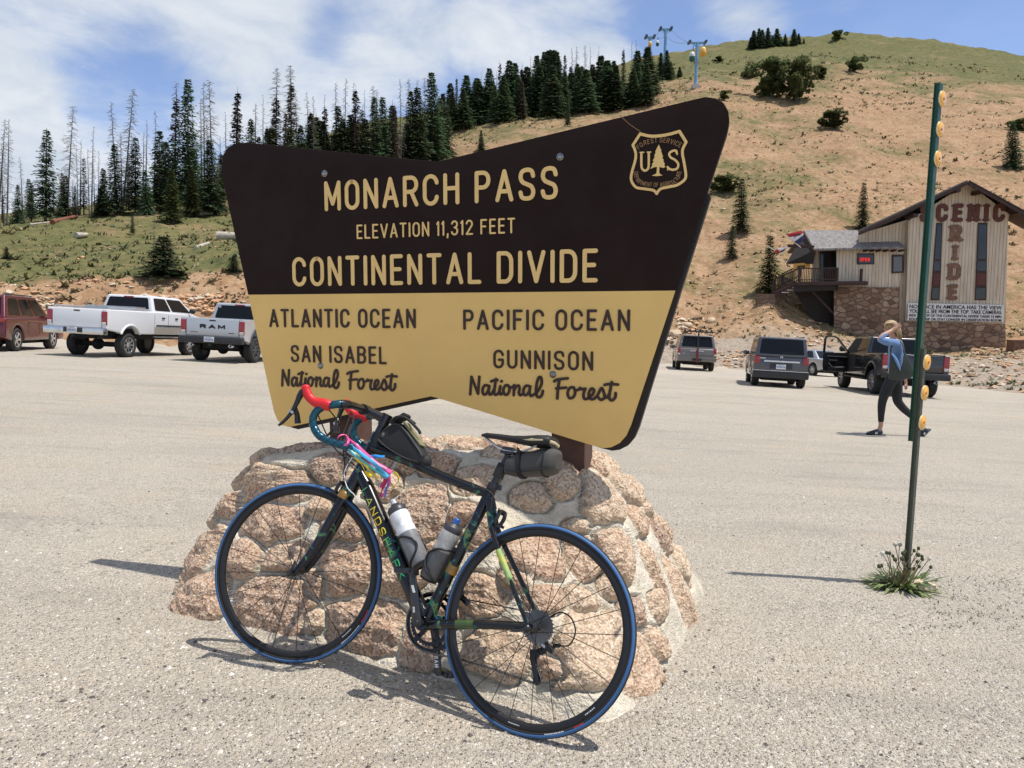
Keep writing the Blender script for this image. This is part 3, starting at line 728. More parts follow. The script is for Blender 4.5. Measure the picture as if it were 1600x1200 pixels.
    for (xa, xb, yb, yt) in ((440.5, 620.5, (602, 610), (577, 583)), (734, 965.5, (616, 625), (588, 594))):
        (u0, z0), (u1, z1) = spx(xa, yb[0]), spx(xb, yb[1]); z = (z0 + z1) / 2; hh = (spx(xa, yt[0])[1] + spx(xb, yt[1])[1]) / 2 - z
        mb = MB(); sx = (u1 - u0) / 1420; sy = hh / 172
        for i, s in enumerate(SCR):
            if i == FI: o = mb.build('lettering', [letter_brown], root); o['label'] = 'brush script reading National'; mb = MB()
            pts = [(u0 + (p[0] - 92) * sx, z + (250 - (p[1] - (p[0] - 98) * .036)) * sy) for p in s]
            if len(pts) > 2: pts = [(q.x, q.y) for q in catmull([(p[0], p[1], 0) for p in pts], 6)]
            ribbon(mb, pts, hh * .15, em, .0035 + .00012 * (i % 9))
        o = mb.build('lettering', [letter_brown], root); o['label'] = 'brush script reading Forest'
    # shield emblem: outline, two letters, conifer, curved wording
    E = lambda u, v: spx(975 + u / 10.435, 195 + v / 10.435)
    mb = MB(); n = 0
    def stroke(pts, wpx, smooth=False, cap='round'):
        nonlocal n
        q = [E(*p) for p in pts]
        if smooth: q = [(p.x, p.y) for p in catmull([(a, b, 0) for a, b in q], 6)]
        ribbon(mb, q, wpx / 10.435 * .00255, em, .003 + .0001 * (n % 9), 0, cap); n += 1
    stroke([(265, 150), (400, 182), (530, 186), (720, 160), (905, 108)], 46, True); stroke([(905, 108), (1015, 285)], 46)
    stroke([(1015, 285), (962, 390), (955, 480), (985, 640), (1010, 830), (975, 910), (860, 985), (700, 1020), (590, 1050), (535, 1125)], 42, True)
    stroke([(535, 1125), (480, 1070), (330, 1045), (200, 1020), (125, 920), (125, 800), (180, 600), (195, 490), (175, 400), (145, 335)], 42, True); stroke([(145, 335), (265, 150)], 42)
    stroke([(285, 460), (285, 650), (300, 720), (345, 750), (390, 720), (405, 650), (405, 455)], 36, True)
    stroke([(262, 452), (325, 450)], 18); stroke([(380, 448), (440, 446)], 18)
    stroke([(865, 470), (845, 425), (790, 430), (740, 470), (760, 530), (840, 580), (885, 640), (870, 710), (800, 735), (740, 720), (712, 690)], 34, True)
    stroke([(865, 425), (868, 490)], 16); stroke([(712, 680), (712, 740)], 16)
    tree = [(570, 325), (590, 375), (612, 420), (605, 430), (630, 500), (640, 525), (622, 530), (652, 580), (640, 588), (668, 640), (656, 650), (676, 690), (640, 705), (580, 688), (575, 780), (590, 805), (630, 825), (540, 840), (455, 830), (510, 808), (532, 790), (540, 690), (500, 690), (430, 722), (468, 655), (455, 650), (490, 600), (470, 590), (505, 520), (495, 510), (520, 450), (512, 440), (535, 390)]
    q = [E(*p) for p in tree]; mb.prism(q, SU, (0, 0, 1), SN, SO - root.location, .0, .0036)
    def arc_text(txt, pts, hpx, flip=False):
        nonlocal n
        P = [Vector(E(*p)) for p in pts]; Ln = [0]
        dense = catmull([(p.x, p.y, 0) for p in P], 10); dense = [Vector((p.x, p.y)) for p in dense]
        for i in range(1, len(dense)): Ln.append(Ln[-1] + (dense[i] - dense[i - 1]).length)
        tot = Ln[-1]; nat = text_width(txt, .12, .14, .28); x = 0; H = hpx / 10.435 * .00255; sx = tot / nat
        def loc(s):
            i = max(1, min(len(Ln) - 1, int(np.searchsorted(Ln, s)))); t = (s - Ln[i - 1]) / max(1e-9, Ln[i] - Ln[i - 1]); d = (dense[i] - dense[i - 1]).normalized()
            return dense[i - 1].lerp(dense[i], t), d
        for ch in txt:
            if ch == ' ': x += .28; continue
            gw, st = GL[ch]; c, d = loc((x + (gw + .12) / 2) * sx); nn = Vector((-d.y, d.x))
            for s in st:
                pts2 = [c + d * ((p[0] - .5) * gw * sx) + nn * (p[1] * H) for p in s]
                ribbon(mb, [(a.x, a.y) for a in pts2], H * .14, em, .002 + .0001 * (n % 9), 1); n += 1
            x += gw + .26
    arc_text('FOREST SERVICE', [(240, 405), (330, 335), (450, 300), (560, 285), (680, 290), (800, 320), (915, 370)], 68)
    arc_text('DEPARTMENT OF AGRICULTURE', [(165, 770), (180, 880), (250, 965), (360, 1000), (530, 1012), (690, 995), (820, 960), (900, 880), (935, 760)], 62)
    dim = mat('letter_dim', lin(150, 118, 78), .6)
    mb.build('shield_emblem', [letter_tan, dim], root)['label'] = 'shield outline with a conifer between the letters U and S'
    # crack across the upper right corner, and the torn edge beside it
    mb = MB()
    for pts, w in (([(969, 181), (985, 196), (1002, 207)], .004), ([(1060, 268), (1074, 280), (1090, 287), (1106, 297.5)], .003)):
        mb = MB(); ribbon(mb, [spx(*p) for p in pts], w, em, .0012); mb.build('crack', [mat('crack_dark', lin(14, 10, 9), .9)], root)
    mb = MB(); ribbon(mb, [spx(968.5, 180.5), spx(984, 194.5), spx(1001, 206)], .0022, em, .0016); mb.build('crack', [mat('crack_edge', lin(150, 118, 84), .9)], root)
    # bolts
    steel = mat('galvanised', lin(150, 152, 150), .35, .9, bump=.1, bscale=80)
    for p in ((507, 271), (875, 245), (501, 571.5), (864, 585)):
        u, z = spx(*p); mb = MB(); M4 = Matrix.Translation(em(u, z, 0)) @ SN.to_track_quat('Z', 'Y').to_matrix().to_4x4()
        mb.lathe([(.0, .009), (.006, .0085), (.0105, .005), (.012, .0)][::-1], M4, 14); mb.lathe([(.0155, .0), (.0155, .0016), (.0, .0016)], M4, 16); mb.build('bolt', [steel], root)
    # posts of squared timber in the mound
    wood = mat('post_timber', lin(92, 66, 56), .8, var=.25, scale=9, bump=.5, bscale=30)
    for (x0, x1, yb) in ((491, 547, 690), (845, 903, 728)):
        u = (spx(x0, yb)[0] + spx(x1, yb)[0]) / 2; c = semit(u + .02, 0, -.062 - .0775) - root.location
        mb = MB(); M3 = Matrix((SU, -SN, Vector((0, 0, 1)))).transposed()
        mb.box((c.x, c.y, .95 + .15), (.15, .15, 1.2), 0, M3); mb.build('post', [wood], root, bevel=.006)
    tag(root, 'large brown and yellow wooden sign with routed letters standing on the stone mound', 'sign')
build_sign()
# ------------------------------------------------------------------ road bicycle leaning on the mound (local axes: x forward, y to its left, z up)
BIKE_P = (0.0176, 2.2361, -0.0408, -1.1375, 0.3498, 0.2766, 0.0418)
def bike_matrix():
    X, Y, z0, head, lean, steer, slope = BIKE_P
    f = Vector((math.sin(head), math.cos(head), 0)) * math.cos(slope) + Vector((0, 0, math.sin(slope)))
    l0 = Vector((0, 0, 1)).cross(f).normalized(); u0 = f.cross(l0)
    u = u0 * math.cos(lean) - l0 * math.sin(lean); l = l0 * math.cos(lean) + u0 * math.sin(lean)
    return Matrix(((f.x, l.x, u.x, X), (f.y, l.y, u.y, Y), (f.z, l.z, u.z, z0), (0, 0, 0, 1)))
BM = bike_matrix(); BMI = BM.inverted()
def bpx(px, py, y=0.0):
    """bike-frame point seen at a picture point, lying in the bike's own plane y"""
    o = BMI @ CAMP; d = BMI.to_3x3() @ ray(px, py); t = (y - o.y) / d.y; return o + d * t
RW, WB = .336, .985
def build_bike():
    root = empty('road_bicycle', M4=BM)
    tag(root, 'black road bicycle with blue edged tyres leaning against the stone mound', 'bicycle')
    blk = mat('bike_black', (.012, .012, .014), .3, coat=.3); rub = mat('tyre_black', (.016, .016, .017), .75, bump=.2, bscale=200)
    blue = mat('tyre_blue', lin(58, 100, 148), .6, var=.06); rimm = mat('rim_black', (.02, .02, .022), .32, .3)
    steel = mat('bike_steel', (.42, .42, .43), .3, .95); dark = mat('bike_dark_metal', (.06, .06, .065), .35, .8); alu = mat('bike_alloy', (.5, .5, .52), .3, .9)
    cable = mat('cable_black', (.01, .01, .01), .5); white = mat('decal_white', (.75, .75, .75), .5)
    # painted carbon: black with swirls of green, blue and yellow
    m, t, b, tc = new_mat('frame_paint'); o = tc.outputs['Object']
    fac = t.noise(t.mapping(o, (5, 9, 5), rot=(.3, .2, .6)), 1.6, 5, .55, 1.8)
    col = t.ramp(fac, [(0, (.008, .008, .010)), (.555, (.006, .006, .007)), (.59, (.005, .012, .035)), (.615, (.01, .13, .09)), (.64, (.08, .16, .03)), (.655, (.22, .19, .02)), (.67, (.01, .07, .07)), (.70, (.006, .006, .007)), (1, (.008, .008, .01))])
    t.L(col, b.inputs['Base Color']); b.inputs['Roughness'].default_value = .22; b.inputs['Specular IOR Level'].default_value = .35; b.inputs['Coat Weight'].default_value = .35; b.inputs['Coat Roughness'].default_value = .06
    paint = m
    AX = lambda z: .938 - (z - .336) * .3057                      # steering axis
    # frame
    mb = MB()
    BB, ST = (.404, 0, .266), (.253, 0, .745)
    mb.tube([(AX(.90), 0, .90), (AX(.87), 0, .87), (AX(.78), 0, .78), (AX(.71), 0, .71), (AX(.685), 0, .685)], [.023, .0225, .021, .026, .027], 20)
    mb.tube(catmull([(AX(.85) + .006, 0, .848), (.62, 0, .815), (.45, 0, .775), (.258, 0, .738)], 6), [.0235 - .0075 * i / 18 for i in range(19)], 18, flat=((0, 0, 1), .92))
    mb.tube([(AX(.745), 0, .745), (.77, 0, .700), (.6, 0, .498), (.47, 0, .345), BB], [.021, .0265, .0275, .029, .030], 20)
    mb.tube([BB, (.37, 0, .375), (.30, 0, .595), ST, (.247, 0, .765)], [.027, .020, .019, .020, .018], 18)
    mb.lathe([(.024, -.036), (.027, -.03), (.027, .03), (.024, .036)], Matrix.Translation(BB) @ Matrix.Rotation(R(90), 4, 'X'), 22)
    for sd in (-1, 1):
        mb.tube(catmull([(.385, sd * .014, .263), (.33, sd * .028, .277), (.2, sd * .042, .303), (.06, sd * .062, .327), (.004, sd * .066, .336)], 5), [.018 - .009 * i / 20 for i in range(21)], 12, flat=((0, 0, 1), .75))
        mb.tube(catmull([(.247, sd * .012, .725), (.226, sd * .02, .66), (.195, sd * .030, .60), (.10, sd * .050, .47), (.006, sd * .064, .345)], 5), [.012 - .0045 * i / 20 for i in range(21)], 12)
        mb.bar((.012, sd * .065, .325), (-.004, sd * .065, .352), .006, .026)
    mb.box((.365, 0, .29), (.05, .022, .02))
    fr = mb.build('frame', [paint], root)
    # lettering along the down tube, from the head tube towards the bottom bracket
    m, t, b, tc = new_mat('decal_fade'); sp = t.N('ShaderNodeSeparateXYZ'); t.L(tc.outputs['Object'], sp.inputs[0])
    t.L(t.ramp(t.maprange(sp.outputs['X'], .50, .77), [(.0, (.02, .35, .16)), (.38, (.10, .42, .08)), (.5, (.72, .55, .02)), (.85, (.78, .62, .05)), (1, (.05, .4, .2))]), b.inputs['Base Color']); b.inputs['Roughness'].default_value = .4
    a, e = Vector((.758, 0, .684)), Vector((.512, 0, .394)); d = (e - a).normalized(); nn = Vector((d.z, 0, -d.x)); nn = nn if nn.z > 0 else -nn
    def dt(x, y, h):
        lift = math.sqrt(max(0, .0285 ** 2 - y * y)); return a + d * x + nn * y + Vector((0, lift + h, 0))
    mb = MB(); put_text(mb, 'LANDSHARK', 0, -.0135, (e - a).length, .026, .12, dt, .0012, gap=.16); mb.build('lettering', [m], fr)['label'] = 'frame lettering fading from yellow to green'
    # bright flash on the near seat stay, chain stay and seat tube
    flash = mat('decal_yellow', (.75, .58, .02), .4, col2=(.06, .35, .20), scale=14); orange = mat('decal_orange', (.42, .15, .02), .35, col2=(.10, .10, .03), scale=24)
    mb = MB()
    mb.tube([(.165, .0365, .556), (.12, .0455, .497), (.09, .051, .455)], [.0112, .0108, .009], 12, caps=False)
    mb.build('decal', [flash], fr); mb = MB()
    mb.tube([(.346, 0, .446), (.337, 0, .476)], [.0216, .0212], 18, caps=False); mb.build('decal', [orange], fr); mb = MB()
    mb.tube([(.27, .0355, .289), (.2, .0425, .303)], [.0152, .0140], 12, flat=((0, 0, 1), .75), caps=False); mb.build('decal', [mat('decal_dark_green', (.015, .06, .03), .3, col2=(.10, .13, .02), scale=20)], fr)
    # seat post, saddle
    mb = MB(); mb.tube([(.248, 0, .76), (.208, 0, .885)], .0136, 16); mb.build('seat_post', [blk], root)
    mb = MB(); mb.lathe([(.0185, -.012), (.0195, -.01), (.0195, .01), (.0185, .012)], Matrix.Translation((.2465, 0, .766)) @ Matrix.Rotation(R(-18), 4, 'Y'), 18); mb.box((.222, 0, .766), (.018, .012, .02)); mb.build('seat_clamp', [dark], root)
    mb = MB(); secs = []
    for x, hw, zt, zb, dr in ((.045, .052, .966, .922, .010), (.06, .068, .969, .922, .018), (.10, .066, .966, .922, .022), (.15, .046, .959, .926, .018), (.20, .028, .955, .930, .012), (.26, .021, .955, .934, .010), (.305, .017, .954, .935, .008), (.324, .009, .948, .938, .004)):
        secs.append([Vector((x, hw * math.cos(R(th)) if True else 0, (zt - dr * abs(math.cos(R(th))) ** 3) if th <= 180 else zb + (zt - dr - zb) * .35 * abs(math.cos(R(th))))) for th in range(0, 360, 20)])
    n = 18; V = [p for s in secs for p in s]; F = [(i * n + j, i * n + (j + 1) % n, (i + 1) * n + (j + 1) % n, (i + 1) * n + j) for i in range(len(secs) - 1) for j in range(n)]
    mb.add(V, F, 0, True); mb.add(secs[0], [tuple(range(n))[::-1]]); mb.add(secs[-1], [tuple(range(n))])
    sd_ = mb.build('saddle', [mat('saddle_black', (.012, .012, .013), .55, bump=.15, bscale=300)], root)
    mb = MB()
    for s in (-1, 1): mb.tube(catmull([(.312, s * .008, .937), (.285, s * .012, .922), (.24, s * .022, .902), (.20, s * .022, .897), (.15, s * .022, .900), (.10, s * .03, .925), (.08, s * .034, .936)], 5), .0036, 8)
    mb.build('saddle_rails', [alu], sd_); mb = MB()
    for s in (-1, 1): mb.tube([(.062, s * .060, .944), (.10, s * .058, .941), (.15, s * .038, .939)], [.005, .006, .004], 8, flat=((0, 0, 1), 1.6))
    mb.tube([(.046, -.045, .944), (.043, 0, .946), (.046, .045, .944)], .006, 8); mb.build('saddle_trim', [mat('saddle_cream', lin(206, 190, 150), .5)], sd_)
    mb = MB(); mb.box((.205, 0, .892), (.05, .05, .012)); mb.box((.205, 0, .905), (.04, .055, .01)); mb.build('saddle_clamp', [dark], root)

    # wheels
    def wheel(name, cx, M4, rear):
        wr = empty(name); wr.parent = root; wr.matrix_basis = M4
        MX = Matrix.Rotation(R(90), 4, 'X')
        def ring(prof): mb = MB(); mb.lathe(prof, MX, 96, closed=True); return mb
        tread = [(.3355, -.0035), (.336, 0), (.3355, .0035), (.3325, .0075), (.331, .0075), (.331, -.0075), (.3325, -.0075)]
        ty = ring([(.3130, -.0095), (.3130, .0095), (.3185, .0118), (.325, .0116), (.330, .0092), (.3345, .0052), (.3358, 0), (.3345, -.0052), (.330, -.0092), (.325, -.0116), (.3185, -.0118)]).build('tyre', [rub], wr)
        for s in (-1, 1):
            ring([(.3224, s * .0124), (.3268, s * .0118), (.3325, s * .0084), (.3320, s * .0070), (.3262, s * .0108), (.3222, s * .0114)][::s]).build('blue_stripe', [blue], wr)
        mb = MB(); mb.lathe([(.3165, -.0105), (.3165, .0105), (.302, .0098), (.294, .0062), (.291, 0), (.294, -.0062), (.302, -.0098)], MX, 96, closed=True); mb.build('rim', [rimm], wr)
        # pale lettering on tyre and rim
        mb = MB()
        def onring(r, a, y): return Vector((r * math.cos(a), y, r * math.sin(a)))
        def decal(a0, a1, r, w, mi, gap):
            a = a0
            while a < a1:
                da = rnd.uniform(.008, .02); V = [onring(r - w, a, .0126 if r > .317 else .0103), onring(r - w, a + da, .0126 if r > .317 else .0103), onring(r + w, a + da, .0126 if r > .317 else .0096), onring(r + w, a, .0126 if r > .317 else .0096)]
                V += [v - Vector((0, .0004, 0)) for v in V]
                mb.hexa(V, mi); a += da + gap
        if rear: decal(4.22, 4.42, .3195, .0016, 0, .006); decal(4.0, 4.1, .3195, .002, 1, .004); decal(3.82, 3.95, .305, .0035, 0, .008); decal(4.70, 4.83, .305, .003, 0, .004)
        else: decal(3.42, 3.58, .3195, .0028, 1, .004); decal(3.62, 3.92, .3195, .0016, 0, .006); decal(3.72, 3.86, .305, .0035, 0, .006)
        mb.build('decals', [white, mat('decal_red', (.5, .02, .03), .5)], wr)
        # hub and spokes
        mb = MB(); hw = .062 if rear else .050
        prof = [(.004, -hw), (.009, -hw), (.010, -hw + .01), (.020 if rear else .017, -.034), (.020 if rear else .017, -.030), (.011, -.02), (.011, .02), (.020 if rear else .017, .030), (.020 if rear else .017, .034), (.010, hw - .01), (.009, hw), (.004, hw)]
        mb.lathe(prof, MX, 20); mb.tube([(0, -hw - .012, 0), (0, hw + .012, 0)], .0045, 8); mb.build('hub', [dark], wr)
        mb = MB(); ns = 10 if not rear else 12
        for s in (-1, 1):
            for k in range(ns):
                a = 2 * math.pi * (k + (.5 if s > 0 else 0)) / ns + .13; ah = a + (0 if not rear else (.9 if k % 2 else -.9))
                mb.tube([onring(.018, ah, s * .032), onring(.297, a, s * .003)],   .0013, 5, caps=False)
        mb.build('spokes', [mat('spoke_black', (.02, .02, .02), .35, .6)], wr)
        # quick-release lever and valve
        mb = MB(); y = hw + .014; mb.lathe([(.012, 0), (.012, .008), (.004, .012)], Matrix.Translation((0, y, 0)) @ Matrix.Rotation(R(-90), 4, 'X'), 14)
        if rear: mb.tube(catmull([(0, y + .008, 0), (.02, y + .012, -.012), (.05, y + .012, -.018)], 4), [.0045] * 9, 8, m=0)
        else: mb.tube(catmull([(0, y + .008, 0), (-.012, y + .012, .025), (-.016, y + .010, .048)], 4), [.0045] * 9, 8)
        mb.build('quick_release', [dark], wr); mb = MB(); av = -.6 if not rear else -2.15
        mb.tube([onring(.292, av, 0), onring(.255, av, 0)], .0026, 6); mb.build('valve', [steel], wr)
        return wr
    rw = wheel('rear_wheel', 0, Matrix.Translation((0, 0, RW)) @ Matrix.Rotation(.2, 4, 'Y') if False else Matrix.Translation((0, 0, RW)), True)
    # cassette on the far side
    MX = Matrix.Rotation(R(90), 4, 'X'); mb = MB()
    for k in range(10):
        r = .054 - .0032 * k; y = -(.020 + .0037 * k); nT = 28 - 2 * k; P = []
        for j in range(nT * 4):
            a = 2 * math.pi * j / (nT * 4); rr = r + (.0022 if j % 4 in (1, 2) else -.0018); P.append((rr * math.cos(a), rr * math.sin(a)))
        mb.prism(P, (1, 0, 0), (0, 0, 1), (0, 1, 0), (0, 0, 0), y - .0009, y + .0009)
    mb.build('cassette', [mat('cassette_steel', (.16, .155, .15), .4, .9)], rw)
    # crankset
    cs = empty('crankset'); cs.parent = root; cs.location = BB
    cd = Vector((.048, 0, .167)).normalized(); L_ = .1725; crank = mat('crank_black', (.02, .021, .024), .3, coat=.4)
    mb = MB()
    for s, dsg in ((1, 1), (-1, -1)):
        y0, y1 = s * .060, s * .078; e = cd * (L_ * dsg)
        mb.tube([(e.x * -.06, y0, e.z * -.06), (0, y0, 0), (e.x * .3, s * .068, e.z * .3), (e.x * .7, s * .074, e.z * .7), (e.x, y1, e.z), (e.x * 1.05, y1, e.z * 1.05)], [.013, .019, .0165, .0145, .0135, .008], 14, flat=((cd.z, 0, -cd.x), .5))
    mb.tube([(0, -.07, 0), (0, .07, 0)], .013, 16); mb.build('crank_arms', [crank], cs)
    mb = MB(); mb.lathe([(.0, .0732), (.0095, .0732), (.0115, .0705), (.0115, .06)][::-1], Matrix.Rotation(R(-90), 4, 'X'), 18); mb.build('crank_bolt', [dark], cs)
    pd = Vector((cd.z, 0, -cd.x))
    def ca(sgn): return lambda x, y, h: cd * (sgn * x) + pd * (sgn * y) + Vector((0, (.0775 if sgn > 0 else -.0630) + h + (.006 * (x / .17) if sgn > 0 else -.010 * (x / .17)), 0))
    mb = MB(); em = ca(1); mb.add([em(.10, -.010, .0), em(.125, -.004, .0), em(.125, .006, 0), em(.10, 0, 0)], [(0, 1, 2, 3)])
    put_text(mb, 'SRAM', .035, -.004, .018, .008, .2, ca(1), .0004); mb.build('lettering', [white], cs); mb = MB(); put_text(mb, 'SRAM', .10, -.0075, .052, .016, .2, lambda x, y, h: cd * -x + pd * -y + Vector((0, -.0585 - .009 * x / .17 + h, 0)), .0006); mb.build('lettering', [white], cs)
    mb = MB()
    for r, y, nT in ((.102, -.044, 50), (.080, -.038, 39)):
        P = []
        for j in range(nT * 4):
            a = 2 * math.pi * j / (nT * 4); rr = r + (.0022 if j % 4 in (1, 2) else -.0022); P.append((rr, a))
        V = [(p[0] * math.cos(p[1]), y + t_, p[0] * math.sin(p[1])) for t_ in (-.0012, .0012) for p in P] + [((r - .014) * math.cos(p[1]), y + t_, (r - .014) * math.sin(p[1])) for t_ in (-.0012, .0012) for p in P]
        k = len(P); F = []
        for j in range(k):
            j2 = (j + 1) % k; F += [(j, j2, k + j2, k + j), (2 * k + j, 3 * k + j, 3 * k + j2, 2 * k + j2), (j, 2 * k + j, 2 * k + j2, j2), (k + j, k + j2, 3 * k + j2, 3 * k + j)]
        mb.add(V, F)
    for k in range(5):
        a = 2 * math.pi * k / 5 + .3; mb.bar((.02 * math.cos(a), -.048, .02 * math.sin(a)), (.09 * math.cos(a), -.044, .09 * math.sin(a)), .016, .006, up=(0, 1, 0))
    mb.build('chainring', [mat('chainring_black', (.022, .022, .024), .35, .5)], cs)
    for s in (1, -1):
        e = cd * (L_ * s); y = s * .105; mb = MB()
        mb.tube([(e.x, s * .07, e.z), (e.x, s * .150, e.z)], .006, 8)
        q = Matrix.Rotation(R(12 * s), 3, 'Y')
        mb.box((e.x - .002, s * .122, e.z), (.05, .055, .016), 0, q); mb.box((e.x + .03, s * .122, e.z - .002 * s), (.014, .04, .022), 0, q); mb.box((e.x - .03, s * .122, e.z), (.018, .045, .020), 0, q)
        mb.build('pedal', [dark], cs, bevel=.002)
    # chain: upper run, lower run through the derailleur cage
    m, t, b, tc = new_mat('chain_links'); wv = t.tex('ShaderNodeTexWave', tc.outputs['Object'], Scale=55.0, bands_direction='X')
    t.L(t.ramp(wv.outputs['Fac'], [(.3, (.03, .03, .03)), (.6, (.25, .24, .23))]), b.inputs['Base Color']); b.inputs['Metallic'].default_value = .8; b.inputs['Roughness'].default_value = .35
    mb = MB(); y = -.042; ar = lambda cx, cz, r, a0, a1, n=10: [(cx + r * math.cos(R(a0 + (a1 - a0) * i / n)), y, cz + r * math.sin(R(a0 + (a1 - a0) * i / n))) for i in range(n + 1)]
    path = ar(.404, .266, .100, 94, -88, 20) + ar(-.018, .176, .012, -95, -260, 8)[::1] + ar(.008, .248, .011, -70, 95, 8) + ar(0, .336, .042, -20, 94, 10)
    path = ar(.404, .266, .100, 92, -90, 22) + [(.2, y, .172)] + ar(-.020, .172, .014, -90, -230, 6) + ar(.004, .246, .012, -60, 60, 6) + ar(0, .336, .040, -75, 92, 0 + 12)
    mb.tube(path, .0042, 6, closed=True, flat=((0, 0, 1), .9)); mb.build('chain', [m], root)
    # rear derailleur
    mb = MB(); yd = -.046
    mb.tube([(-.006, -.062, .312), (-.020, -.066, .285), (-.018, -.060, .262), (.006, -.056, .250)], [.010, .012, .013, .011], 10)
    mb.box((-.030, -.06, .278), (.05, .018, .022), 0, Matrix.Rotation(R(-20), 3, 'Y')); mb.tube([(-.05, -.06, .285), (-.072, -.06, .29)], .007, 8)
    for y_ in (yd - .008, yd + .010): mb.tube([(.012, y_, .260), (.008, y_, .235), (-.006, y_, .20), (-.022, y_, .165), (-.028, y_, .158)], [.010, .009, .0075, .009, .006], 8, flat=((1, 0, 0), .3))
    for c in ((.004, .246), (-.020, .172)): mb.lathe([(.003, -.004), (.0165, -.004), (.0165, .004), (.003, .004)], Matrix.Translation((c[0], yd, c[1])) @ MX, 14)
    mb.build('rear_derailleur', [mat('derailleur_black', (.025, .025, .026), .35, .4)], root, bevel=.001)
    mb = MB(); mb.box((-.012, -.052, .283), (.034, .012, .010), 0, Matrix.Rotation(R(-25), 3, 'Y')); mb.build('derailleur_link', [alu], root, bevel=.001)
    mb = MB(); mb.box((.318, -.03, .388), (.045, .022, .03), 0, Matrix.Rotation(R(-20), 3, 'Y')); mb.box((.30, -.035, .372), (.07, .004, .022), 0, Matrix.Rotation(R(-30), 3, 'Y')); mb.build('front_derailleur', [dark], root, bevel=.002)
    # brake calipers
    def caliper(c, fwd, tilt, par):
        mb = MB(); c = Vector(c); Q = Matrix.Rotation(tilt, 3, 'Y'); p = lambda x, y, z: c + Q @ Vector((x, y, z))
        for s in (-1, 1):
            mb.tube(catmull([p(0, s * .002, .022), p(fwd * .006, s * .024, .018), p(fwd * .008, s * .030, -.004), p(fwd * .008, s * .022, -.024)], 4), [.0075] * 13, 8)
            mb.box(p(fwd * .006, s * .0165, -.026), (.042, .009, .010), 0, Q)
        mb.tube([p(-fwd * .012, 0, .018), p(fwd * .02, 0, .018)], .0075, 10); mb.tube([p(fwd * .006, .026, .018), p(fwd * .006, .04, .03)], .0045, 8)
        mb.build('brake_caliper', [dark], par, bevel=.0012)
    caliper((.202, 0, .665), -1, R(-16), root)
    # cables under the top tube and the derailleur loop
    mb = MB(); mb.tube(catmull([(-.072, -.06, .29), (-.105, -.058, .30), (-.118, -.056, .345), (-.095, -.055, .385), (-.05, -.06, .392), (-.005, -.064, .352)], 7), .0026, 7)
    mb.build('cable', [cable], root); mb = MB()
    mb.tube(catmull([(.375, .012, .744), (.31, .026, .748), (.262, .030, .752), (.228, .026, .735), (.208, .02, .69)], 6), .0025, 7)
    mb.build('cable', [cable], root)
    # bottle cages
    cg = mat('cage_black', (.014, .014, .015), .35)
    def cage(base, dirv, perp):
        mb = MB(); B, D, P = Vector(base), Vector(dirv).normalized(), Vector(perp).normalized(); S = Vector((0, 1, 0))
        q = lambda h, a, r: B + D * h + (P * math.cos(a) + S * math.sin(a)) * r
        mb.bar(B + P * .040 + D * .01, B + P * .040 + D * .14, .018, .004, up=P)
        for s in (-1, 1):
            mb.tube(catmull([q(.125, 0, .041), q(.122, s * .7, .041), q(.112, s * 1.5, .042), q(.088, s * 2.2, .042), q(.060, s * 2.35, .042), q(.035, s * 1.9, .042), q(.015, s * 1.1, .042), q(.0, s * .4, .040)], 5), .0042, 8)
        mb.tube([q(-.004, a, .030) for a in np.linspace(-2.4, 2.4, 12)], .0035, 7); mb.tube([q(-.004, 0, .030), q(.02, 0, .042)], .004, 7); mb.build('bottle_cage', [cg], root)
    dd = Vector((.645, 0, .764)); dp = Vector((-.764, 0, .645)); B1 = Vector((.404, 0, .266)) + dd * .185 + dp * .073
    sd2 = Vector((-.301, 0, .954)); spv = Vector((.954, 0, .301)); B2 = Vector((.404, 0, .266)) + sd2 * .135 + spv * .066
    cage(B1, dd, -dp); cage(B2, sd2, -spv)
    # steering assembly: fork, front wheel, stem and bar turn together
    ax = Vector((-.2924, 0, .9563)); A0 = Vector((WB, 0, RW)) - Vector((.9563, 0, .2924)) * .045
    SM = Matrix.Translation(A0) @ Matrix.Rotation(BIKE_P[5], 4, ax) @ Matrix.Translation(-A0)
    def sobj(mb, name, mats, par=root, **kw):
        o = mb.build(name, mats, par, **kw)
        if par is root: o.matrix_basis = SM
        return o
    mb = MB(); mb.tube([(AX(.69), 0, .69), (AX(.66), 0, .66)], [.026, .03], 18)
    for s in (-1, 1): mb.tube(catmull([(AX(.672), s * .012, .672), (AX(.645) + .004, s * .033, .645), (.872, s * .043, .565), (.918, s * .046, .44), (.965, s * .049, .352), (WB, s * .050, RW)], 5), [.021 - .0085 * i / 25 for i in range(26)], 14, flat=((1, 0, 0), .62))
    fk = sobj(mb, 'fork', [paint]); mb = MB(); mb.tube(catmull([(AX(.662) + .008, .020, .662), (AX(.652) + .006, .032, .652), (AX(.636) + .006, .0385, .636)], 4), [.0185, .0192, .0200, .0205, .0208, .0206, .0202, .0196, .019], 14, flat=((1, 0, 0), .66), caps=False); mb.build('decal', [orange], fk)
    fw = wheel('front_wheel', 0, SM @ Matrix.Translation((WB, 0, RW)), False)
    mbc = Vector((AX(.672) + .035, 0, .672))
    ch = empty('front_brake'); ch.parent = root; ch.matrix_basis = SM
    def front_caliper():
        caliper(mbc, 1, R(-17), ch)
    front_caliper()
    # headset spacers, stem and bar
    mb = MB(); mb.tube([(AX(.90), 0, .90), (AX(.975), 0, .975)], .0175, 16); mb.tube([(AX(.932), 0, .932), (AX(.978), 0, .978)], .021, 16)
    mb.tube([(AX(.957) + .005, 0, .957), (.79, 0, .970), (.838, 0, .982)], [.020, .0165, .018], 14); mb.tube([(.838, -.026, .982), (.838, .026, .982)], .0215, 16); sobj(mb, 'stem', [blk])
    bar = []
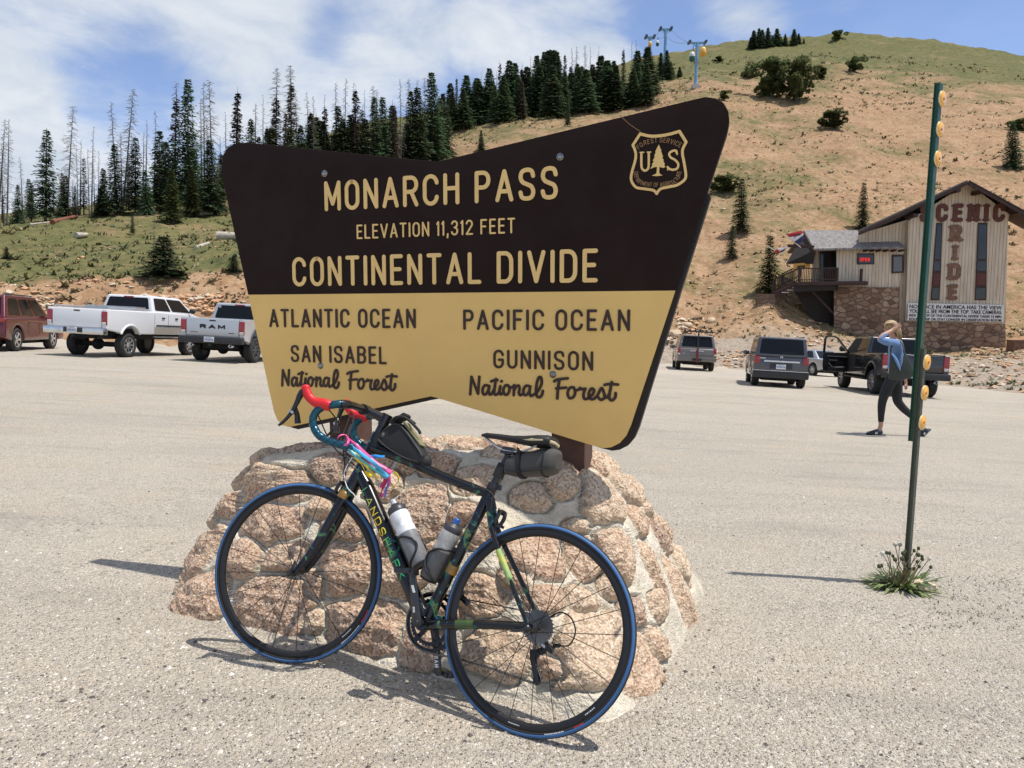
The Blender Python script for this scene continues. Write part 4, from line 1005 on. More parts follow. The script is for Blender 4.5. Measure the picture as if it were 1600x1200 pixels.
    for s in (-1, 1):
        pts = catmull([(.838, 0, .982), (.838, s * .08, .984), (.842, s * .15, .983), (.858, s * .186, .979), (.890, s * .201, .970), (.922, s * .205, .957), (.946, s * .206, .928), (.945, s * .207, .893), (.918, s * .210, .858), (.875, s * .213, .840), (.825, s * .215, .833), (.778, s * .216, .829)], 6)
        bar.append(pts)
    mb = MB()
    for pts in bar: mb.tube(pts[:14], .0145, 12)
    hb = sobj(mb, 'handlebar', [blk])
    # wrapped tape, blue-green with a sheen
    m, t, b, tc = new_mat('bar_tape'); wv = t.tex('ShaderNodeTexWave', t.mapping(tc.outputs['Object'], (1, .4, 1), rot=(0, .7, 0)), Scale=13.0, Distortion=1.5)
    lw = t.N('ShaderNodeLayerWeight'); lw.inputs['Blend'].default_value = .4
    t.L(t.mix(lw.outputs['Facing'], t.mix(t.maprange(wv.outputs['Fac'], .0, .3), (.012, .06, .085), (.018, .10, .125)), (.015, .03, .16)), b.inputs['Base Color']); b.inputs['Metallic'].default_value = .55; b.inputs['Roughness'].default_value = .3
    t.L(t.bump(wv.outputs['Fac'], .25, .003), b.inputs['Normal'])
    for pts in bar:
        mb = MB(); seg = pts[19:]; mb.tube(seg, [.0146 + .0005 * math.sin(i * 1.7) for i in range(len(seg))], 14); mb.tube([seg[-1], seg[-1] - Vector((.008, 0, 0))], [.0165, .014], 14); mb.build('bar_tape', [m], hb)
        mb = MB(); mb.tube(pts[12:20], [.015, .0165, .0165, .016, .0165, .016, .0165, .0165], 12); mb.build('bar_wrap', [blk], hb)
    red = mat('hood_red', lin(214, 34, 40), .42, var=.12, bump=.1, bscale=120)
    lev = mat('lever_black', (.012, .012, .013), .3)
    for s in (-1, 1):
        y = s * .206; mb = MB()
        mb.tube(catmull([(.893, y, .964), (.92, y, .968), (.950, y, .970), (.978, y, .984), (.996, y, 1.008), (1.004, y, 1.028)], 5), [.0165, .0175,   .018, .0185, .0188, .0185, .018, .0175, .017, .0165, .016, .0155, .015, .0148, .0146, .0146, .0148, .015, .015, .0146, .0142, .0143, .0144, .014, .011, .004][:26], 14, flat=((0, 1, 0), 1.15))
        ho = mb.build('brake_hood', [red], root); ho.matrix_basis = SM
        mb = MB(); mb.tube(catmull([(1.000, y, 1.012), (1.014, y, .990), (1.022, y + s * .003, .955), (1.032, y + s * .012, .915), (1.052, y + s * .018, .880), (1.066, y + s * .020, .866)], 5), [.006, .010, .0125, .0135, .013, .012, .0115, .011, .010, .0095, .009, .0085, .008, .008, .0078, .0075, .007, .0068, .0066, .0062, .006, .0058, .0055, .005, .0045, .003], 10, flat=((0, 1, 0), 1.0))
        mb.tube([(1.026, y + s * .004, .945), (1.018, y - s * .012, .915), (1.012, y - s * .018, .885)], [.007, .010, .012], 8); mb.tube([(1.030, y + s * .008, .925), (1.033, y + s * .010, .917)], .0122, 10, m=1)
        lo = mb.build('brake_lever', [lev, alu], root); lo.matrix_basis = SM
    # brake and gear cables looping in front of the head tube
    mb = MB()
    for pts in ([(.985, .20, .985), (.93, .15, 1.0 - .04), (.90, .06, .90), (.885, .01, .80), (.868, -.006, .72)], [(.975, -.20, .985), (.93, -.14, .95), (.905, -.05, .87), (.86, .03, .78), (.80, .034, .745)],
                [(.965, .20, .975), (.95, .12, .90), (.92, .03, .82), (.86, -.034, .77), (.80, -.036, .74)], [(.97, -.2, .975), (.94, -.10, .91), (.91, .0, .84), (.85, .03, .80), (.79, .022, .80)], [(.95, -.2, .97), (.935, -.12, .90), (.91, -.03, .83), (.87, -.04, .79), (.82, -.03, .78)]):
        mb.tube(catmull(pts, 8), .0026, 7)
    sobj(mb, 'control_cables', [cable])
    mb = MB(); mb.tube(catmull([(.845, .018, .80), (.862, .026, .735), (.830, .036, .68), (.790, .036, .655), (.772, .034, .64)], 7), .0022, 7); mb.build('cable_housing', [mat('housing_white', (.65, .63, .6), .4)], root)

    # ---- things carried on the bicycle
    def thing(name, label, cat): e = empty(name, M4=BM); tag(e, label, cat); return e
    # frosted white bottle in the down-tube cage
    def bottle(name, label, B, D, L, r, mats, capm, valve, nz):
        rt = thing(name, label, 'water bottle'); q = Vector(D).normalized().to_track_quat('Z', 'Y').to_matrix().to_4x4(); M4 = Matrix.Translation(B) @ q
        mb = MB(); mb.lathe([(.0, 0), (r * .9, 0), (r, .006), (r, L * .48)], M4, 28); mb.build('lower_body', [mats[0]], rt)
        mb = MB(); mb.lathe([(r, L * .48), (r * .985, L * .56), (r * .94, L * .60), (r, L * .65), (r, L * .78), (r * .93, L * .82)], M4, 28); mb.build('upper_body', [mats[1]], rt)
        mb = MB(); mb.lathe([(r * .95, L * .80), (r * .97, L * .81), (r * .97, L * .88), (r * .8, L * .91), (r * .42, L * .935), (r * .40, L * .95)], M4, 28); mb.build('cap', [capm], rt)
        mb = MB(); mb.lathe([(r * .34, L * .94), (r * .36, L * .97), (r * .30, L * .985), (r * .34, L * 1.0), (r * .26, L * 1.03), (0, L * 1.035)], M4, 18); mb.build('valve', [valve], rt)
    capd = mat('bottle_cap', (.045, .045, .05), .45)
    def frosted(name, c1, c2):
        m, t, b, tc = new_mat(name); t.L(t.ramp(t.noise(tc.outputs['Object'], 26, 6, .65, .8), [(.36, c1), (.62, c2)]), b.inputs['Base Color']); b.inputs['Roughness'].default_value = .42; b.inputs['Subsurface Weight'].default_value = .12; b.inputs['Subsurface Radius'].default_value = (.01, .01, .01); return m
    bottle('water_bottle', 'white frosted bottle with grey lower half in the down tube cage', B1, dd, .262, .0368, (frosted('bottle_grey', (.16, .16, .165), (.22, .22, .225)), frosted('bottle_white', (.50, .52, .54), (.80, .81, .82))), capd, mat('valve_clear', (.45, .48, .52), .3), 1)
    bottle('water_bottle', 'smaller grey translucent bottle with blue spout in the seat tube cage', B2, sd2, .225, .0365, (frosted('bottle_smoke', (.10, .10, .10), (.15, .145, .14)), frosted('bottle_clear', (.30, .29, .27), (.46, .45, .43))), capd, mat('valve_blue', (.02, .12, .45), .35), 2)
    # grey saddle bag
    rt = thing('saddle_bag', 'dark grey zipped bag strapped under the black saddle', 'saddle bag'); grey = mat('bag_grey', lin(74, 71, 67), .75, var=.10, scale=9, bump=.3, bscale=160); bl = mat('bag_black', (.014, .014, .015), .75, bump=.2, bscale=160)
    mb = MB(); secs = []; ring_n = 22
    for x, z, hw, hh in ((.212, .842, .012, .018), (.205, .845, .022, .030), (.17, .852, .033, .040), (.12, .862, .043, .045), (.07, .874, .050, .047), (.04, .880, .050, .046), (.022, .884, .044, .040), (.016, .885, .03, .026)):
        secs.append([Vector((x, hw * math.copysign(abs(math.cos(a)) ** .7, math.cos(a)), z + hh * math.copysign(abs(math.sin(a)) ** .7, math.sin(a)))) for a in np.linspace(0, 2 * math.pi, ring_n, endpoint=False)])
    V = [p for s in secs for p in s]; n = ring_n; F = [(i * n + j, (i + 1) * n + j, (i + 1) * n + (j + 1) % n, i * n + (j + 1) % n) for i in range(len(secs) - 1) for j in range(n)]
    mb.add(V, F, 0, True); mb.add(secs[0], [tuple(range(n))]); mb.add(secs[-1], [tuple(range(n))[::-1]]); mb.build('bag_body', [grey], rt)
    mb = MB(); zp = [Vector((.058, .0515 * math.copysign(abs(math.cos(a)) ** .7, math.cos(a)), .876 + .0485 * math.copysign(abs(math.sin(a)) ** .7, math.sin(a)))) for a in np.linspace(R(-150), R(150), 40)] ; mb.tube(zp, .0028, 7); mb.build('zip', [bl], rt)
    mb = MB(); lo_ = [Vector((x, y * 1.04, z)) for x, y, z in ((.20, .02, .83), (.17, .033, .826), (.12, .042, .832), (.07, .049, .842), (.03, .046, .853))]; mb.tube(catmull(lo_, 5), .0022, 6); mb.build('piping', [bl], rt)
    mb = MB(); st = [Vector((.150 + .012 * math.sin(a), .0395 * math.copysign(abs(math.cos(a)) ** .7, math.cos(a)), .857 + .047 * math.copysign(abs(math.sin(a)) ** .7, math.sin(a)))) for a in np.linspace(0, 2 * math.pi, 36, endpoint=False)]
    mb.tube(st, .009, 8, closed=True, flat=((1, 0, 0), .2)); mb.bar((.150, .03, .89), (.165, .03, .91), .016, .004); mb.bar((.22, 0, .85), (.235, 0, .80), .03, .03); mb.build('strap', [bl], rt)
    # black top-tube bag behind the stem
    rt = thing('top_tube_bag', 'black wedge shaped bag with an olive top strapped on the top tube behind the handlebar', 'frame bag')
    prof = [(.752, .866), (.746, .895), (.718, .932), (.660, .948), (.560, .868), (.532, .838), (.540, .808), (.575, .802), (.62, .815)]
    mb = MB(); mb.prism(prof, (1, 0, 0), (0, 0, 1), (0, 1, 0), (0, 0, 0), -.027, .027); mb.build('bag_body', [bl], rt, bevel=.008, seg=3, angle=25)
    mb = MB(); mb.prism([(.657, .951), (.560, .872), (.556, .877), (.652, .957)], (1, 0, 0), (0, 0, 1), (0, 1, 0), (0, 0, 0), -.022, .022); mb.build('top_panel', [mat('bag_olive', lin(132, 130, 96), .6)], rt, bevel=.002)
    mb = MB(); zz = [(.742, .0275, .885), (.715, .0275, .924), (.662, .0275, .938), (.563, .0275, .860), (.542, .0275, .836)]; mb.tube(catmull(zz, 6), .0024, 6); zz2 = [(.745, .0275, .876), (.70, .0275, .850), (.62, .0275, .822), (.555, .0275, .812)]; mb.tube(catmull(zz2, 6), .0018, 6); mb.build('piping', [mat('bag_piping', (.05, .05, .05), .5)], rt)
    mb = MB(); mb.ell((.535, 0, .818), (.024, .024, .026), 14, 8); mb.build('end_pocket', [bl], rt); mb = MB(); mb.ell((.726, .028, .893), (.007, .003, .010), 10, 6); mb.build('badge', [mat('badge_grey', (.10, .10, .09), .5)], rt)
    mb = MB(); mb.tube([(.70, -.03, .948), (.70, .03, .948)], .010, 10); mb.tube(catmull([(.708, .02, .944), (.68, .036, .965), (.64, .03, .968), (.585, .016, .932), (.575, .012, .917)], 5), [.006] * 21, 8); mb.bar((.70, 0, .952), (.655, 0, .985), .05, .012); mb.bar((.66, -.02, .975), (.61, .012, .955), .014, .006); mb.build('strap', [bl], rt, bevel=.002)
    # bright streamers tied to the near end of the bar
    rt = thing('streamers', 'pink, blue, yellow and turquoise ribbons tied to the end of the handlebar', 'ribbons')
    rib = {'pink': lin(236, 96, 160), 'magenta': lin(206, 28, 110), 'sky': lin(80, 176, 220), 'yellow': lin(238, 206, 30), 'turquoise': lin(90, 182, 190), 'pale': lin(240, 170, 200), 'blue': lin(40, 140, 214)}
    def streamer(col, pts, w):
        w *= 1.15
        P = catmull([bpx(*p) for p in pts], 6); mb = MB(); V = []; tw = rnd.uniform(-.4, .4)
        for i, p in enumerate(P):
            tg = (P[min(i + 1, len(P) - 1)] - P[max(i - 1, 0)]).normalized(); sdv = tg.cross(Vector((0, 1, .2))).normalized(); sdv = Matrix.Rotation(tw + .5 * math.sin(i * .5 + tw * 9), 3, tg) @ sdv
            ww = w * (.6 + .4 * min(1, i / 5)); V += [p - sdv * ww, p + sdv * ww]
        F = [(2 * i, 2 * i + 1, 2 * i + 3, 2 * i + 2) for i in range(len(P) - 1)]; mb.add(V, F, 0, True)
        o = mb.build('ribbon', [mat('ribbon_' + col, rib[col], .35, var=.1)], rt); sm = o.modifiers.new('thick', 'SOLIDIFY'); sm.thickness = .0009
    for c, p, w in (('pink', [(541, 684, .216), (560, 700, .20), (580, 718, .16), (602, 733, .11), (612, 738, .09)], .0075), ('sky', [(543, 694, .218), (560, 706, .21), (582, 722, .17), (598, 738, .12), (607, 745, .10)], .0065),
                    ('turquoise', [(541, 697, .22), (556, 712, .21), (575, 726, .17), (592, 738, .13), (604, 748, .10)], .005), ('yellow', [(550, 705, .21), (562, 722, .18), (572, 738, .13), (580, 745, .11)], .0065), ('magenta', [(545, 696, .212), (566, 708, .18), (585, 722, .14), (600, 742, .09)], .0045),
                    ('magenta', [(606, 735, .09), (603, 750, .07), (597, 765, .06), (594, 777, .05)], .006), ('blue', [(608, 737, .085), (608, 752, .07), (603, 766, .06), (600, 776, .05)], .005), ('pink', [(605, 736, .088), (609, 750, .075), (606, 762, .065), (598, 774, .055)], .004),
                    ('yellow', [(613, 736, .07), (621, 742, .05), (622, 752, .04), (613, 761, .035)], .003), ('sky', [(600, 734, .10), (596, 748, .08), (591, 762, .06)], .0035), ('magenta', [(598, 738, .10), (592, 732, .11), (580, 728, .14)], .003), ('yellow', [(546, 699, .218), (562, 716, .195), (578, 734, .15), (590, 748, .12)], .004), ('magenta', [(544, 690, .20), (566, 712, .17), (588, 735, .12), (600, 748, .09), (594, 762, .08)], .0035), ('turquoise', [(548, 698, .22), (566, 722, .18), (584, 744, .13), (590, 758, .10)], .003), ('pale', [(580, 716, .165), (592, 726, .14), (604, 733, .11)], .004), ('blue', [(575, 713, .04), (588, 713, .04), (601, 713, .03)], .0055)):
        streamer(c, p, w)
    mb = MB(); kn = [bpx(536 + 9 * math.cos(a), 688 + 9 * math.sin(a), .216 + .012 * math.sin(a * 2)) for a in np.linspace(0, 2 * math.pi, 14, endpoint=False)]
    mb.tube(kn, .0055, 6, closed=True, flat=((0, 1, 0), .4)); mb.build('knot', [mat('ribbon_pink', rib['pink'], .35)], rt)
build_bike()
# ------------------------------------------------------------------ trees, scrub and rocks
def foliage_mat(name, c0, c1, c2):
    m, t, b, tc = new_mat(name); oi = t.N('ShaderNodeObjectInfo')
    col = t.ramp(t.noise(tc.outputs['Object'], 1.3, 5, .7), [(.3, c0), (.52, c1), (.72, c2)])
    hs = t.N('ShaderNodeHueSaturation'); t.L(col, hs.inputs['Color']); t.L(t.maprange(oi.outputs['Random'], 0, 1, .72, 1.35), hs.inputs['Value']); t.L(t.maprange(oi.outputs['Random'], 0, 1, .485, .512), hs.inputs['Hue'])
    t.L(hs.outputs['Color'], b.inputs['Base Color']); b.inputs['Roughness'].default_value = .75; b.inputs['Specular IOR Level'].default_value = .2
    tr = t.N('ShaderNodeBsdfTranslucent'); t.L(hs.outputs['Color'], tr.inputs['Color']); mx = t.N('ShaderNodeMixShader'); mx.inputs[0].default_value = .38; t.L(b.outputs[0], mx.inputs[1]); t.L(tr.outputs[0], mx.inputs[2]); t.L(mx.outputs[0], m.node_tree.nodes['Material Output'].inputs['Surface']); return m
SPR = foliage_mat('spruce_needles', (.046, .076, .042), (.088, .130, .066), (.140, .180, .092))
SPR2 = foliage_mat('spruce_needles_olive', (.050, .066, .024), (.092, .112, .040), (.145, .158, .062))
DYING = foliage_mat('dying_needles', (.070, .055, .042), (.11, .085, .066), (.15, .12, .095))
PINE = foliage_mat('pine_needles', (.060, .078, .032), (.105, .125, .050), (.16, .175, .08))
BARK = mat('bark', (.10, .075, .058), .9, var=.3, scale=8); DEADW = mat('dead_wood', (.135, .118, .110), .9, var=.3, scale=6)
def leafcard(mb, p, d, w, l, rr):
    """one needle spray: a small kite-shaped leaf face"""
    d = d.normalized(); s = d.cross(Vector((rr.uniform(-.4, .4), rr.uniform(-.4, .4), 1))).normalized()
    mb.add([p - d * l * .1, p + s * w + d * l * .45, p + d * l, p - s * w + d * l * .45], [(0, 1, 2, 3)])
def spruce_mesh(seed, h, rad, dens=1.0, gap=.1, base=.06):
    rr = random.Random(seed); mb = MB(); z = base * h; lean = rr.uniform(-.01, .01)
    while z < h * .985:
        f = 1 - (z - base * h) / (h * (1 - base)); L = rad * (f ** .82) * rr.uniform(.72, 1.12) + .05
        nb = max(4, int((5 + 5 * f) * dens)); a0 = rr.uniform(0, 6.28)
        for k in range(nb):
            if rr.random() < gap: continue
            a = a0 + 6.28 * k / nb + rr.uniform(-.25, .25); l = L * rr.uniform(.6, 1.1); droop = rr.uniform(.25, .55) * (.4 + f); rise = rr.uniform(.0, .18)
            dv = Vector((math.cos(a), math.sin(a), 0)); n = max(2, int(l / .24))
            for i in range(n):
                t = (i + .7) / n; p = Vector((0, 0, z)) + dv * (l * t) + Vector((0, 0, -droop * l * t * t * .7 + rise * l * t))
                for sgn in (-1, 1):
                    sd = dv.cross(Vector((0, 0, 1))) * sgn
                    q = dv * rr.uniform(.4, .9) + sd * rr.uniform(.3, .9) + Vector((0, 0, rr.uniform(-.55, .15)))
                    leafcard(mb, p, q, rr.uniform(.085, .16), rr.uniform(.28, .5) * (1.1 - .35 * t), rr)
        z += rr.uniform(.16, .26) * (h / 11) ** .4
    leafcard(mb, Vector((0, 0, h * .97)), Vector((.02, 0, 1)), .04, .4, rr)
    return mb
def trunk_mesh(h, r, lean=0.0):
    mb = MB(); mb.tube([(lean * (t * h) ** 1.3 * .1, 0, t * h - (.25 if t == 0 else 0)) for t in (0, .1, .3, .5, .7, .85, .97)], [r * 1.25, r, r * .82, r * .62, r * .42, r * .24, r * .07], 8); return mb
def snag_mesh(seed, h, lean, dens=1.0, reach=1.0):
    rr = random.Random(seed); mb = trunk_mesh(h,   .105 * (h / 12) ** .5, lean); br = MB(); n = int(150 * dens)
    for i in range(n):
        z = h * (.16 + .82 * (i + rr.random()) / n); f = 1 - z / h; a = rr.uniform(0, 6.28); l = (.30 + 1.5 * f ** .7) * rr.uniform(.35, 1.0) * reach
        x0 = lean * z ** 1.3 * .1; p = Vector((x0, 0, z)); d = Vector((math.cos(a), math.sin(a), 0)); cur = rr.uniform(-.7, .1)
        pts = [p, p + d * l * .4 + Vector((0, 0, l * .05)), p + d * l * .75 + Vector((0, 0, cur * l * .35)), p + d * l + Vector((0, 0, cur * l * .55))]
        br.tube(pts, [.028, .020, .014, .007], 3, caps=False, smooth=False)
        for _ in range(4):
            t = rr.uniform(.3, .95); q = p.lerp(pts[-1], t); e = (d + Vector((rr.uniform(-1, 1), rr.uniform(-1, 1), rr.uniform(-.8, .3)))).normalized()
            br.tube([q, q + e * l * rr.uniform(.18, .4)], [.013, .006], 3, caps=False, smooth=False)
    return mb, br
def pine_mesh(seed, w, h):
    rr = random.Random(seed); mb = MB(); cl = []
    for _ in range(26): cl.append((Vector((rr.gauss(0, .33) * w, rr.gauss(0, .33) * w, h * rr.uniform(.18, .92))), rr.uniform(.16, .3) * w))
    for c, s in cl:
        c.x *= 1.25 - .7 * abs(c.z / h - .45); c.y *= 1.25 - .7 * abs(c.z / h - .45)
        for _ in range(150):
            d = Vector((rr.gauss(0, 1), rr.gauss(0, 1), rr.gauss(0, .8))).normalized(); leafcard(mb, c + d * s * rr.uniform(.5, 1), d + Vector((0, 0, .25)), .06 * w, .19 * w, rr)
    return mb
PROTO = {}
def proto(kind, parts):
    PROTO[kind] = parts
for i, (h, r, de, g, ba) in enumerate(((11, 2.3, 1.3, .08, .05), (12, 1.95, 1.2, .12, .07), (9, 2.3, 1.35, .05, .02), (13, 2.2, 1.25, .09, .06), (10, 1.8, 1.1, .15, .07), (7, 1.9, 1.35, .04, .02))):
    cm = spruce_mesh(20 + i, h, r, de, g, ba).mesh('crown', SPR); tm = trunk_mesh(h, .13).mesh('trunk', BARK); proto(('spruce', i), (h, [('crown', cm), ('trunk', tm)]))
cm = spruce_mesh(41, 10, 2.2, 1.3, .06, .04).mesh('crown', SPR2); proto(('olive', 0), (10, [('crown', cm), ('trunk', PROTO[('spruce', 0)][1][1][1])]))
for i in range(2):
    cm = spruce_mesh(45 + i, 12, 1.25, 1.0, .28, .12).mesh('crown', DYING); proto(('dying', i), (12, [('crown', cm), ('trunk', PROTO[('spruce', 3)][1][1][1])]))
for i, (h, le, de, re) in enumerate(((13, .02, 1.0, 1.0), (13, -.05, .8, .8), (14, .25, 1.1, 1.1), (12, .0, .55, .55), (13, .08, 1.3, 1.15))):
    a, b = snag_mesh(60 + i, h, le, de, re); proto(('snag', i), (h, [('trunk', a.mesh('trunk', DEADW)), ('branches', b.mesh('branches', DEADW))]))
for i in range(2):
    proto(('pine', i), (3.0, [('crown', pine_mesh(80 + i, 1.6, 3.0).mesh('crown', PINE)), ('trunk', trunk_mesh(2.6, .12).mesh('trunk', BARK))]))
NAMES = {'spruce': 'spruce_tree', 'olive': 'spruce_tree', 'dying': 'dying_spruce', 'snag': 'dead_snag', 'pine': 'bushy_pine'}
CATS = {'spruce': 'spruce tree', 'olive': 'spruce tree', 'dying': 'spruce tree', 'snag': 'dead tree', 'pine': 'pine tree'}
def tree(kind, i, base, height, label, group=None, wide=1.0, tilt=0.0, yaw=None):
    h0, parts = PROTO[(kind, i)]; k = height / h0
    e = empty(NAMES[kind], base); e.rotation_euler = (0, tilt, 0); e.scale = (k * wide, k * wide, k)
    tag(e, label, CATS[kind], group); ya = rnd.uniform(0, 6.28) if yaw is None else yaw
    for nm, me in parts:
        o = link(nm, me, e); o.rotation_euler = (0, 0, ya)
    return e
def tree_px(kind, i, bx, by, tx, ty, label, group=None, wide=1.0, ground_px=None, r0=36.):
    """tree whose foot is on the ground seen at (bx, by) and whose tip is seen at (tx, ty)"""
    g = ground_hit(bx, by, r0)
    top = aty(tx, ty, g.y); hh = top.z - g.z; tilt = math.atan2(top.x - g.x, hh)
    if abs(tilt) < .02: tilt = 0
    return tree(kind, i, g, max(hh / max(.3, math.cos(tilt)), .3), label, group, wide, tilt)
# individuals of the left-hand stand: kind, variant, foot, tip, width, words
LEFT = [
 ('snag', 1, 11, 352, 16, 183, 1, 'tall bare grey snag with drooping twigs nearest the outer edge of the forest'), ('snag', 0, -4, 352, 8, 183, 1, None),
 ('spruce', 1, 71, 346, 73, 200, 1.25, 'lone full dark spruce standing apart before pale sky, left of the tall snags'), ('snag', 4, 104, 338, 116, 163, 1, 'tall bare snag with long fine drooping branches, right of the lone full spruce'),
 ('snag', 3, 125, 336, 127, 215, 1, None), ('dying', 0, 131, 336, 131, 246, 1, None), ('snag', 3, 143, 335, 146, 195, 1, None), ('snag', 1, 153, 334, 155, 233, .8, None),
 ('spruce', 4, 179, 336, 179, 224, 1.15, None), ('snag', 0, 183, 334, 171, 156, 1, None), ('snag', 4, 191, 334, 212, 136, .9, 'tall dead snag leaning strongly to the right above the left forest edge'),
 ('spruce', 1, 211, 334, 212, 212, 1.15, None), ('snag', 3, 227, 334, 230, 185, 1, None), ('snag', 1, 240, 330, 244, 170, .8, None), ('spruce', 4, 248, 331, 249, 203, 1.2, None),
 ('dying', 1, 270, 330, 276, 150, 1, None), ('snag', 0, 273, 330, 276, 124, .9, None), ('spruce', 3, 293, 330, 294, 121, 1.0, 'tallest living spruce in the left forest, a dark narrow spire'),
 ('olive', 0, 269, 347, 268, 262, 1.15, None), ('spruce', 0, 327, 336, 328, 216, 1.3, 'full dark spruce with a bare lower trunk just left of the sign'), ('olive', 0, 300, 338, 300, 262, 1.1, None),
 ('snag', 1, 320, 328, 319, 125, .9, None), ('snag', 4, 333, 326, 328, 121, .9, None), ('spruce', 4, 207, 366, 207, 330, .9, None),
 ('spruce', 2, 98, 338, 97, 285, 1, None), ('spruce', 4, 48, 343, 49, 285, 1, None), ('spruce', 2, 28, 349, 28, 288, 1, None), ('spruce', 4, 160, 335, 160, 262, 1, None), ('spruce', 2, 228, 335, 227, 265, 1, None), ('spruce', 4, 118, 338, 117, 290, 1, None), ('olive', 0, 345, 330, 346, 262, 1, None),
 # above the left half of the board
 ('snag', 3, 354, 300, 352, 172, 1, None), ('dying', 0, 368, 300, 371, 143, 1.2, 'grey half dead spruce with a bare spire above the upper left corner of the sign'), ('spruce', 4, 392, 298, 392, 185, 1.1, None), ('snag', 3, 411, 296, 411, 145, .8, None),
 ('dying', 1, 432, 295, 431, 150, 1.2, None), ('snag', 4, 430, 295, 431, 103, 1.0, 'very tall bare snag with curved top twigs, left of a matching pair above the sign'), ('dying', 0, 455, 292, 455, 130, 1.1, None), ('snag', 4, 457, 292, 455, 99, 1.1, 'tallest dead snag of the stand above the left half of the sign'),
 ('snag', 1, 490, 290, 490, 147, .8, None), ('spruce', 2, 485, 290, 486, 176, 1, None), ('snag', 3, 507, 288, 507, 145, .8, None), ('dying', 1, 510, 288, 509, 165, 1.1, None), ('snag', 0, 525, 286, 525, 126, .8, None), ('spruce', 0, 531, 286, 530, 163, 1.1, None),
 ('dying', 0, 555, 284, 556, 140, 1.2, None), ('snag', 1, 556, 284, 555, 126, .7, None), ('snag', 3, 572, 282, 572, 138, .8, None), ('spruce', 1, 587, 281, 587, 149, 1.1, None), ('spruce', 0, 600, 280, 598, 149, 1.0, None), ('snag', 0, 627, 276, 627, 120, .7, None),
 ('spruce', 3, 641, 275, 642, 141, 1.2, None), ('spruce', 0, 654, 272, 655, 134, 1.1, None), ('spruce', 3, 676, 262, 675, 111, 1.3, 'broad tall spruce rising above its neighbours over the notch of the sign'), ('olive', 0, 660, 262, 660, 184, 1.15, 'yellowish green bushy spruce at the front of the stand above the notch of the sign'),
 ('spruce', 2, 693, 244, 692, 145, 1, None), ('dying', 1, 618, 280, 617, 165, 1.1, None), ('spruce', 2, 570, 284, 571, 185, 1.1, None), ('spruce', 4, 545, 285, 546, 178, 1.1, None), ('spruce', 2, 470, 292, 470, 195, 1, None), ('dying', 0, 445, 294, 446, 175, 1, None), ('spruce', 2, 415, 296, 418, 200, 1, None),
 # young ones on the grassy bench
 ('spruce', 5, 10, 404, 10, 385, 1.6, 'tiny young spruce on the grassy bench above the red vehicle'), ('spruce', 5, 365, 425, 366, 398, 2.2, 'small bushy young spruce right beside the left edge of the sign'), ('spruce', 5, 255, 432, 256, 368, 2.6, 'low wide bushy spruce at the top of the orange bank above the white pickup'), ('snag', 3, 240, 428, 241, 318, .8, 'thin dead stem standing in the low bushy spruce above the white pickup')]
# the stand on the slope over the right half of the board
RIGHT = [('spruce', 4, 730, 117), ('spruce', 2, 745, 122), ('spruce', 3, 764, 106), ('dying', 1, 781, 97), ('spruce', 1, 795, 93), ('spruce', 4, 805, 98), ('spruce', 0, 823, 103), ('spruce', 3, 839, 86), ('spruce', 3, 850, 80), ('spruce', 0, 858, 77), ('spruce', 1, 865, 77), ('spruce', 3, 870, 80),
 ('dying', 0, 882, 85), ('snag', 1, 893, 73), ('snag', 2, 900, 69), ('snag', 0, 914, 69), ('snag', 3, 921, 72), ('spruce', 0, 938, 86), ('spruce', 2, 948, 94), ('spruce', 1, 959, 94), ('dying', 1, 974, 76), ('snag', 3, 987, 61), ('snag', 3, 994, 61), ('spruce', 1, 996, 78), ('spruce', 0, 1012, 72),
 ('snag', 3, 720, 125), ('snag', 3, 752, 110), ('snag', 3, 775, 108), ('snag', 3, 828, 85), ('snag', 3, 934, 70), ('spruce', 2, 910, 110), ('spruce', 3, 926, 100), ('dying', 0, 713, 122), ('spruce', 4, 704, 130), ('snag', 3, 815, 96), ('dying', 0, 788, 115)]
